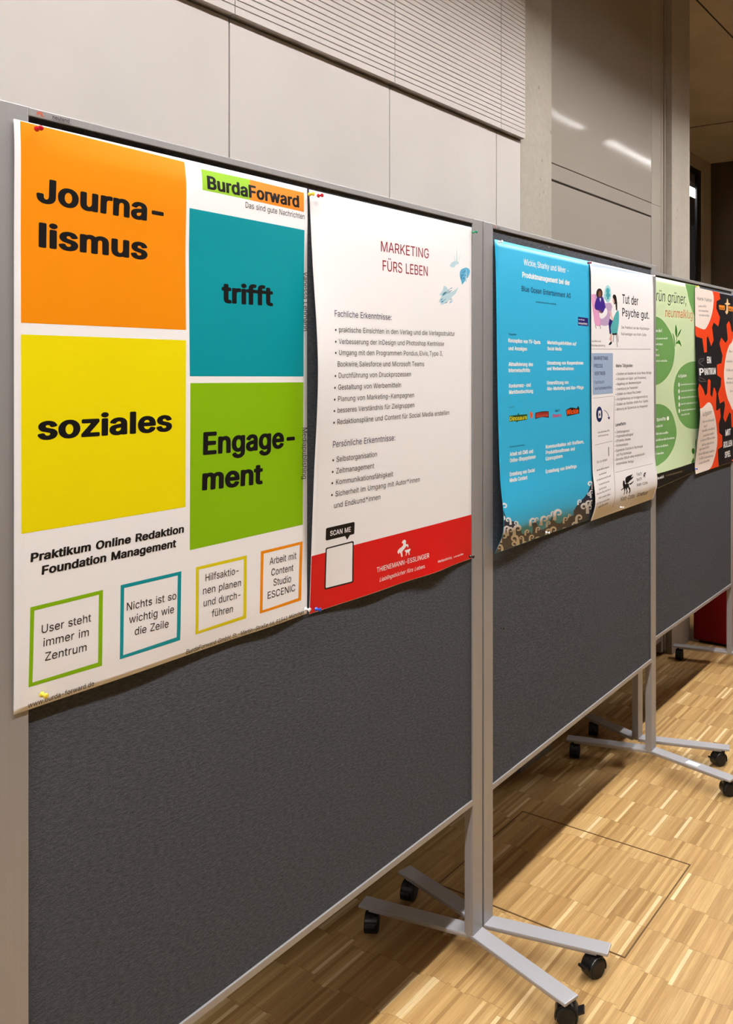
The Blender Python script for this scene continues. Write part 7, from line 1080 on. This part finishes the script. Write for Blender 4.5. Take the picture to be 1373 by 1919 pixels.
   ('p','leafdark',1,[0.633,0.7362,0.6181,0.7498,0.607,0.7709,0.6144,0.7719,0.6253,0.7509,0.6401,0.7375]),
  ]),
 ],
 'P6': [
  ('gear_drawing', 'orange gear shapes', [
   ('p','redorange2',0,[0.0036,0.0037,0.2438,0.0008,0.2547,0.0018,0.332,0.0008,0.3574,0.003,0.3741,0.0332,0.3158,0.0464,0.3088,0.0821,0.3677,0.1237,0.3416,0.1692,0.2692,0.1524,0.2441,0.176,0.2673,0.2383,0.2274,0.2686,0.1805,0.2194,0.1639,0.2301,0.1627,0.297,0.1218,0.2999,0.0975,0.2333,0.0174,0.2284,0.0008,0.2175]),
   ('p','redorange2',0,[0.0291,0.442,0.0824,0.4709,0.1113,0.5022,0.1433,0.493,0.1635,0.4285,0.184,0.4255,0.2062,0.4327,0.1954,0.4998,0.223,0.5128,0.2524,0.4693,0.2673,0.4671,0.2971,0.496,0.2822,0.5428,0.2843,0.578,0.298,0.5807,0.3477,0.5708,0.3632,0.6147,0.3309,0.6457,0.3431,0.6915,0.3963,0.7096,0.4008,0.7638,0.3317,0.7726,0.3458,0.8578,0.2422,0.8576,0.1542,0.8582,0.087,0.8147,0.0008,0.5642,0.0008,0.5619,0.0008,0.4649]),
   ('p','redorange2',0,[0.5143,0.135,0.5354,0.1517,0.5595,0.1897,0.5822,0.1885,0.5822,0.2943,0.5822,0.5924,0.5822,0.6811,0.5525,0.6779,0.5362,0.6078,0.5091,0.5991,0.4433,0.646,0.4061,0.6211,0.4189,0.5864,0.4334,0.5621,0.4203,0.5387,0.3453,0.5482,0.3207,0.4984,0.3713,0.4607,0.3791,0.4233,0.3124,0.4082,0.3126,0.357,0.3855,0.35,0.4046,0.3123,0.3571,0.2538,0.3866,0.2224,0.4575,0.2489,0.4924,0.23,0.4723,0.1557]),
  ]),
  ('paper_blob', 'white rounded text field', [
   ('p','cream',1,[0.0008,0.0216,0.0008,0.0082,0.0008,0.004,0.0008,0.0043,0.0008,0.0039,0.0008,0.0026,0.0008,0.0027,0.0008,0.0032,0.011,0.0032,0.0319,0.0022,0.0584,0.001,0.0877,0.0008,0.117,0.0008,0.1483,0.0008,0.1823,0.0008,0.214,0.0008,0.2384,0.0017,0.2525,0.0047,0.2592,0.0086,0.2623,0.0131,0.2653,0.0177,0.2686,0.0226,0.2704,0.0277,0.2712,0.0331,0.2716,0.0384,0.2715,0.0433,0.2708,0.048,0.2695,0.0532,0.2675,0.0596,0.2651,0.0678,0.2623,0.0771,0.2585,0.0871,0.2534,0.0971,0.2467,0.1074,0.2387,0.1182,0.2297,0.1287,0.2202,0.1386,0.2097,0.1478,0.198,0.1567,0.1866,0.1646,0.1766,0.1713,0.1685,0.1765,0.1617,0.1804,0.1556,0.1834,0.1496,0.1859,0.1445,0.1879,0.1402,0.1892,0.1353,0.1899,0.1283,0.1904,0.1192,0.1905,0.1087,0.1903,0.0962,0.1897,0.0814,0.1884,0.0629,0.1865,0.0414,0.184,0.0197,0.181,0.0008,0.1777,0.0008,0.1769,0.0008,0.1776,0.0008,0.1742,0.0008,0.1613,0.0008,0.1322,0.0008,0.0916,0.0008,0.0509]),
   ('t','Harte Fakten',0.0314,0.0578,0.2441,0.0549,0.0161,'black','r',0.1),
   ('g','greytxt',2,0.0459,0.0895,0.1675,0.0841,0.0111),
   ('g','greytxt',2,0.0505,0.1094,0.1911,0.107,0.0112),
   ('g','greytxt',2,0.0551,0.1302,0.2069,0.1274,0.0112),
  ]),
  ('paper_blob', 'white rounded text field', [
   ('p','cream',1,[0.5822,0.2402,0.5822,0.2175,0.5808,0.2212,0.5664,0.2361,0.5529,0.2467,0.5406,0.2501,0.5283,0.2542,0.5161,0.2597,0.5039,0.2677,0.4911,0.2787,0.478,0.2921,0.4655,0.3071,0.4545,0.3229,0.445,0.3402,0.4364,0.3591,0.4295,0.378,0.4251,0.3952,0.4237,0.41,0.4248,0.4234,0.4278,0.4362,0.4318,0.4494,0.4369,0.4634,0.4434,0.4776,0.4509,0.4915,0.4596,0.5045,0.4689,0.5165,0.4793,0.528,0.4916,0.5385,0.5067,0.548,0.5276,0.5644,0.5535,0.5853,0.5781,0.5945,0.5822,0.5757,0.5822,0.5094,0.5822,0.4094,0.5822,0.3086]),
   ('g','greytxt',2,0.5154,0.2951,0.5706,0.2965,0.0136),
   ('g','greytxt',2,0.4658,0.3456,0.5758,0.3456,0.0134),
   ('g','greytxt',2,0.4674,0.3901,0.5748,0.392,0.0134),
   ('g','greytxt',2,0.4811,0.4322,0.5738,0.4338,0.0135),
   ('g','greytxt',2,0.459,0.4536,0.5733,0.4551,0.0134),
   ('g','greytxt',2,0.5219,0.4972,0.572,0.4977,0.0136),
  ]),
  ('paper_blob', 'white rounded text field', [
   ('p','cream',1,[0.1604,0.5348,0.1529,0.5347,0.1457,0.5353,0.1386,0.5364,0.1314,0.5375,0.1245,0.5388,0.1178,0.5403,0.1104,0.542,0.1011,0.5441,0.0904,0.5464,0.0785,0.549,0.0643,0.5519,0.0467,0.5553,0.0224,0.5571,0.0008,0.558,0.0008,0.5624,0.0008,0.574,0.0008,0.5965,0.0008,0.6274,0.0008,0.6607,0.0008,0.69,0.0008,0.713,0.0008,0.7329,0.0008,0.7519,0.0008,0.7718,0.0008,0.7948,0.0008,0.8189,0.0008,0.8405,0.0008,0.8572,0.0008,0.8582,0.0008,0.8582,0.0008,0.8582,0.0204,0.8582,0.058,0.8582,0.1038,0.8582,0.1493,0.8582,0.1853,0.8582,0.2079,0.8553,0.2218,0.852,0.2322,0.8481,0.2441,0.8417,0.259,0.8318,0.2733,0.8194,0.2853,0.8061,0.2949,0.7939,0.3019,0.7836,0.3069,0.7741,0.3105,0.7647,0.3132,0.7547,0.3155,0.7447,0.3171,0.7349,0.3172,0.7238,0.3148,0.71,0.3093,0.6922,0.3013,0.6715,0.2914,0.6502,0.2804,0.6305,0.2676,0.6122,0.2531,0.5943,0.239,0.5783,0.2274,0.5654,0.2182,0.5563,0.2102,0.5502,0.2024,0.5458,0.1945,0.5421,0.186,0.5389,0.1773,0.5368,0.1686,0.5355]),
   ('t','Aufgaben',0.046,0.597,0.2027,0.5917,0.0199,'black','r',0.1),
   ('g','greytxt',2,0.0563,0.6262,0.2555,0.6275,0.013),
   ('g','greytxt',2,0.0852,0.6508,0.1371,0.6482,0.0133),
   ('g','greytxt',2,0.06,0.6697,0.2754,0.6697,0.0135),
   ('g','greytxt',2,0.0853,0.6943,0.2653,0.6927,0.0134),
   ('g','greytxt',2,0.0519,0.7138,0.2818,0.7141,0.0135),
   ('g','greytxt',2,0.0776,0.7367,0.2648,0.7371,0.0132),
   ('g','greytxt',2,0.0423,0.7551,0.193,0.754,0.0134),
   ('g','greytxt',2,0.04,0.7762,0.2803,0.7789,0.0134),
   ('g','greytxt',2,0.0577,0.7979,0.2636,0.8017,0.0131),
   ('g','greytxt',2,0.0551,0.8203,0.2084,0.8187,0.0126),
  ]),
  ('heading_text', 'white block lettering', [
   ('t','EIN',0.1595,0.3498,0.2203,0.3507,0.0318,'white','b',0),
  ]),
  ('heading_text', 'white block lettering', [
   ('t','P',0.0349,0.4061,0.1051,0.4052,0.033,'white','b',0),
  ]),
  ('heading_text', 'white block lettering', [
   ('t','RAKTIKUM',0.1135,0.4051,0.2922,0.4037,0.0323,'white','b',0),
  ]),
  ('heading_text', 'white block lettering', [
   ('t','MIT',0.449,0.7154,0.5364,0.7151,0.0324,'white','b',0),
  ]),
  ('heading_text', 'white block lettering', [
   ('t','ROLLEN',0.4216,0.7737,0.5638,0.7733,0.0312,'white','b',0),
  ]),
  ('heading_text', 'white block lettering', [
   ('t','SPIEL',0.4448,0.8259,0.5409,0.8246,0.0311,'white','b',0),
  ]),
  ('logo', 'orange emblem', [
   ('p','amber',1,[0.3511,0.0635,0.4463,0.0615,0.4461,0.0838,0.3583,0.0845]),
   ('p','amber',1,[0.4996,0.0605,0.5822,0.0607,0.5822,0.0845,0.5055,0.0846]),
   ('p','cream2',2,[0.4819,0.0222,0.4997,0.0321,0.5027,0.0448,0.5389,0.0464,0.5237,0.0528,0.4924,0.0563,0.4965,0.0872,0.5025,0.0915,0.4755,0.1046,0.449,0.0913,0.4667,0.0868,0.4728,0.0574,0.4404,0.0519,0.4729,0.0455]),
   ('g','black',2,0.3595,0.0822,0.4403,0.0812,0.0132),
   ('g','black',2,0.5085,0.0811,0.5785,0.0805,0.0135),
  ]),
  ('line_drawing', 'faint grey line drawing', [
   ('p','greyline',1,[0.032,0.3432,0.0545,0.3317,0.1193,0.3282,0.1188,0.3269,0.0527,0.3306,0.0286,0.3425]),
   ('p','greyline',1,[0.0356,0.3501,0.1193,0.3349,0.1174,0.3338,0.0337,0.349]),
   ('p','greyline',1,[0.0388,0.35,0.1133,0.3671,0.1158,0.3661,0.0413,0.349]),
   ('p','greyline',1,[0.0252,0.4134,0.1168,0.4283,0.1188,0.4272,0.0272,0.4123]),
   ('p','greyline',1,[0.0142,0.4213,0.047,0.4355,0.1341,0.4355,0.134,0.4342,0.0486,0.4343,0.0177,0.4206]),
  ]),
 ],
}
POSTER = {
 'P1': ('paper', 'large white poster with orange, yellow, teal and green blocks on the nearest board'),
 'P2': ('paper', 'white poster with long bullet lists and a red footer band with a white horse logo'),
 'P3': ('bluepaper', 'sky blue poster with dark foaming waves along its curling bottom edge'),
 'P4': ('paper', 'white poster showing two people talking in armchairs, beside the sky blue poster'),
 'P5': ('greenpaper', 'pale green poster with dark green ovals and a leafy sprig'),
 'P6': ('blackpaper', 'black poster with orange gear shapes and white rounded fields'),
}
NU, NV = 36, 110
def lines(k):
    s = SHEETS[k]; e = .8 if k in ('P3', 'P4', 'P5') else 1.0
    return [s['w'] * i / NU for i in range(NU + 1)], [s['h'] * (j / NV) ** e for j in range(NV + 1)]
def grid_cut(bm, us, vs):
    # cut printed shapes along the sheet's own grid lines so that they follow its bends exactly
    for ax, ls in ((0, us), (1, vs)):
        lo = min(v.co[ax] for v in bm.verts); hi = max(v.co[ax] for v in bm.verts)
        for x in ls:
            if lo + 1e-5 < x < hi - 1e-5:
                co = Vector((0, 0, 0)); co[ax] = x; no = Vector((0, 0, 0)); no[ax] = 1
                bmesh.ops.bisect_plane(bm, geom=bm.verts[:] + bm.edges[:] + bm.faces[:], plane_co=co, plane_no=no)
def on_grid(G, us, vs, u, v, lift):
    i = min(max(bisect.bisect_right(us, u) - 1, 0), NU - 1); j = min(max(bisect.bisect_right(vs, v) - 1, 0), NV - 1)
    a = (u - us[i]) / (us[i + 1] - us[i]); b = (v - vs[j]) / (vs[j + 1] - vs[j])
    p = G[j][i] * (1 - a) * (1 - b) + G[j][i + 1] * a * (1 - b) + G[j + 1][i] * (1 - a) * b + G[j + 1][i + 1] * a * b
    n = (G[j][i + 1] - G[j][i]).cross(G[j + 1][i] - G[j][i]).normalized()
    return p + n * (lift if n.y < 0 else -lift)
def build_poster(k):
    s = SHEETS[k]; base, label = POSTER[k]
    org = Vector(on_sheet(k, 0, 0)); us, vs = lines(k)
    G = [[Vector(on_sheet(k, u, v)) - org for u in us] for v in vs]
    bm = bmesh.new(); rows = [[bm.verts.new(p) for p in r] for r in G]
    for a, b in zip(rows, rows[1:]):
        for i in range(NU): bm.faces.new((a[i], b[i], b[i + 1], a[i + 1]))
    root = tag(empty('poster', org), label, 'poster', 'posters pinned on the boards')
    sh = link('paper_sheet', bm, ink(base), root, True, False)
    md = sh.modifiers.new('thickness', 'SOLIDIFY'); md.thickness = .0003; md.offset = -1
    for name, lab, items in PRINT[k]:
        out = bmesh.new(); keys = []
        for it in items:
            t = bmesh.new()
            if it[0] == 'p':
                _, ck, layer, fl = it
                pv = [t.verts.new((fl[i], fl[i + 1], 0)) for i in range(0, len(fl), 2)]
                try: f = t.faces.new(pv)
                except ValueError: t.free(); continue
                f.normal_update(); bmesh.ops.triangulate(t, faces=[f], ngon_method='EAR_CLIP')
                big = max(max(fl[0::2]) - min(fl[0::2]), max(fl[1::2]) - min(fl[1::2]))
                if big > .012: grid_cut(t, us, vs)
            elif it[0] == 'g':
                # fine print too small to read: letter-sized marks grouped into words
                _, ck, layer, u0, v0, u1, v1, h = it
                L = math.hypot(u1 - u0, v1 - v0); du, dv = (u1 - u0) / L, (v1 - v0) / L; x = 0; left = rg.randint(3, 9)
                while x < L - .25 * h:
                    w = h * rg.uniform(.12, .30); hh = h * rg.choice((.62, .62, .66, .62, .95))
                    q = [(u0 + du * (x + a) + dv * b, v0 + dv * (x + a) - du * b) for a, b in ((0, 0), (w, 0), (w, hh), (0, hh))]
                    t.faces.new([t.verts.new((*c, 0)) for c in q])
                    x += w + h * .17; left -= 1
                    if left <= 0: x += h * .34; left = rg.randint(4, 11)
            else:
                _, txt, u0, v0, u1, v1, cap, ck, w, sh_ = it; layer = 3
                me = text_mesh(txt, w, sh_); t.from_mesh(me); bpy.data.meshes.remove(me)
                xs = [v.co.x for v in t.verts]; xa, xb = min(xs), max(xs)
                L = math.hypot(u1 - u0, v1 - v0); du, dv = (u1 - u0) / L, (v1 - v0) / L
                for v in t.verts:
                    p = (v.co.x - xa) / (xb - xa) * L; q = v.co.y * cap / CAPH
                    v.co = Vector((u0 + du * p + dv * q, v0 + dv * p - du * q, 0))
                if cap > .011: grid_cut(t, us, vs)
            if ck not in keys: keys.append(ck)
            for v in t.verts: v.co = on_grid(G, us, vs, v.co.x, v.co.y, .00010 + .00005 * layer)
            join(out, t, keys.index(ck))
        o = link(name, out, [ink(c) for c in keys], root, False, False)
        if lab: o['label'] = lab
rg = random.Random(4)
for k in SHEETS: build_poster(k)

# ------------------------------------------------------------------ push pins
PINS = [
 ('red', (0.7329, 1.2370, 1.8994), 'red push pin at the top left corner of the orange block', 1.0),
 ('yellow', (1.3064, 1.2411, 1.8957), 'yellow push pin at the top right corner of the orange-teal poster', 1.0),
 ('yellow', (0.7409, 1.2375, 1.0724), 'yellow push pin above the web address at the bottom left of the orange-teal poster', 1.0),
 ('white', (1.2961, 1.2414, 1.0663), 'white push pin at the bottom right corner of the orange-teal poster', 1.0),
 ('red', (1.3332, 1.2419, 1.8973), 'red push pin at the top left corner of the white poster with bullet lists', 1.0),
 ('green', (1.9132, 1.2420, 1.8948), 'green push pin at the top right corner of the white poster with bullet lists', 1.0),
 ('blue', (1.3266, 1.2419, 1.0591), 'blue push pin at the bottom left corner of the red footer band', 1.0),
 ('black', (1.8981, 1.2417, 1.0602), 'black push pin at the right end of the red footer band', 1.0),
 ('white', (2.0365, 1.2392, 1.8838), 'white push pin at the top left corner of the sky blue poster', 1.0),
 ('grey', (2.3502, 1.2574, 1.9040), 'small grey push pin in the bare felt above the sky blue poster', 0.6),
 ('darkred', (2.6103, 1.2480, 1.8812), 'dark red push pin between the tops of the blue poster and its white neighbour', 1.0),
 ('white', (2.3106, 1.2417, 1.0545), 'white push pin among the waves at the bottom of the sky blue poster', 1.0),
 ('white', (3.1795, 1.2522, 1.8853), 'white push pin at the top right corner of the poster with two people talking', 1.0),
 ('white', (2.8654, 1.2443, 1.0519), 'white push pin at the bottom edge of the poster with two people talking', 1.0),
 ('yellow', (3.9506, 1.3420, 1.9051), 'yellow push pin between the tops of the green poster and the black-orange poster', 1.0),
 ('blue', (3.9322, 1.3408, 1.0712), 'blue push pin at the bottom left corner of the black-orange poster', 1.0),
 ('blue', (4.5048, 1.3385, 1.8968), 'blue push pin at the top right corner of the black-orange poster', 1.0),
 ('coral', (4.4991, 1.3382, 1.0560), 'coral push pin at the bottom right corner of the black-orange poster', 1.0),
 ('black', (2.0657, 1.2450, 0.8319), 'small black push pin in the bare felt below the sky blue poster', 0.6),
]
PINC = dict(red=(190, 16, 34), yellow=(236, 212, 70), white=(238, 240, 244), green=(20, 140, 96), blue=(36, 84, 200), black=(14, 14, 16), darkred=(128, 16, 34), grey=(150, 146, 140), coral=(226, 96, 76))
PINM = {c: mat('pin_' + c, rgb(*v), .22, 0, .6) for c, v in PINC.items()}
for c, loc, label, sc in PINS:
    t = tag(empty('push_pin', loc), label, 'push pin', 'push pins holding the posters')
    Rm = Matrix.Rotation(math.pi / 2, 4, 'X') @ Matrix.Scale(sc, 4)
    bm = bmesh.new(); lathe(bm, [(.0004, -.003), (.0006, .0), (.0006, .007)], 8, Rm); link('needle', bm, M['steel'], t)
    bm = bmesh.new(); lathe(bm, [(.0010, .0045), (.0034, .0062), (.0042, .0074), (.0040, .0084), (.0026, .0100), (.0019, .0122), (.0021, .0146), (.0034, .0162), (.0041, .0174), (.0038, .0188), (.0020, .0194)], 20, Rm); link('pin_head', bm, PINM[c], t, True)

# ------------------------------------------------------------------ red upholstered block behind the third board
t = tag(empty('upholstered_block', (4.99, 1.40, 0)), 'dark red fabric-covered block standing on the floor behind the farthest pinboard', 'seat block')
bm = bmesh.new(); box(bm, (-.20, -.42, .015), (.28, .235, .62), .012); link('cushion', bm, M['red'], t, False)
bm = bmesh.new(); box(bm, (-.17, -.39, 0), (.25, .21, .02)); link('plinth', bm, M['black'], t)
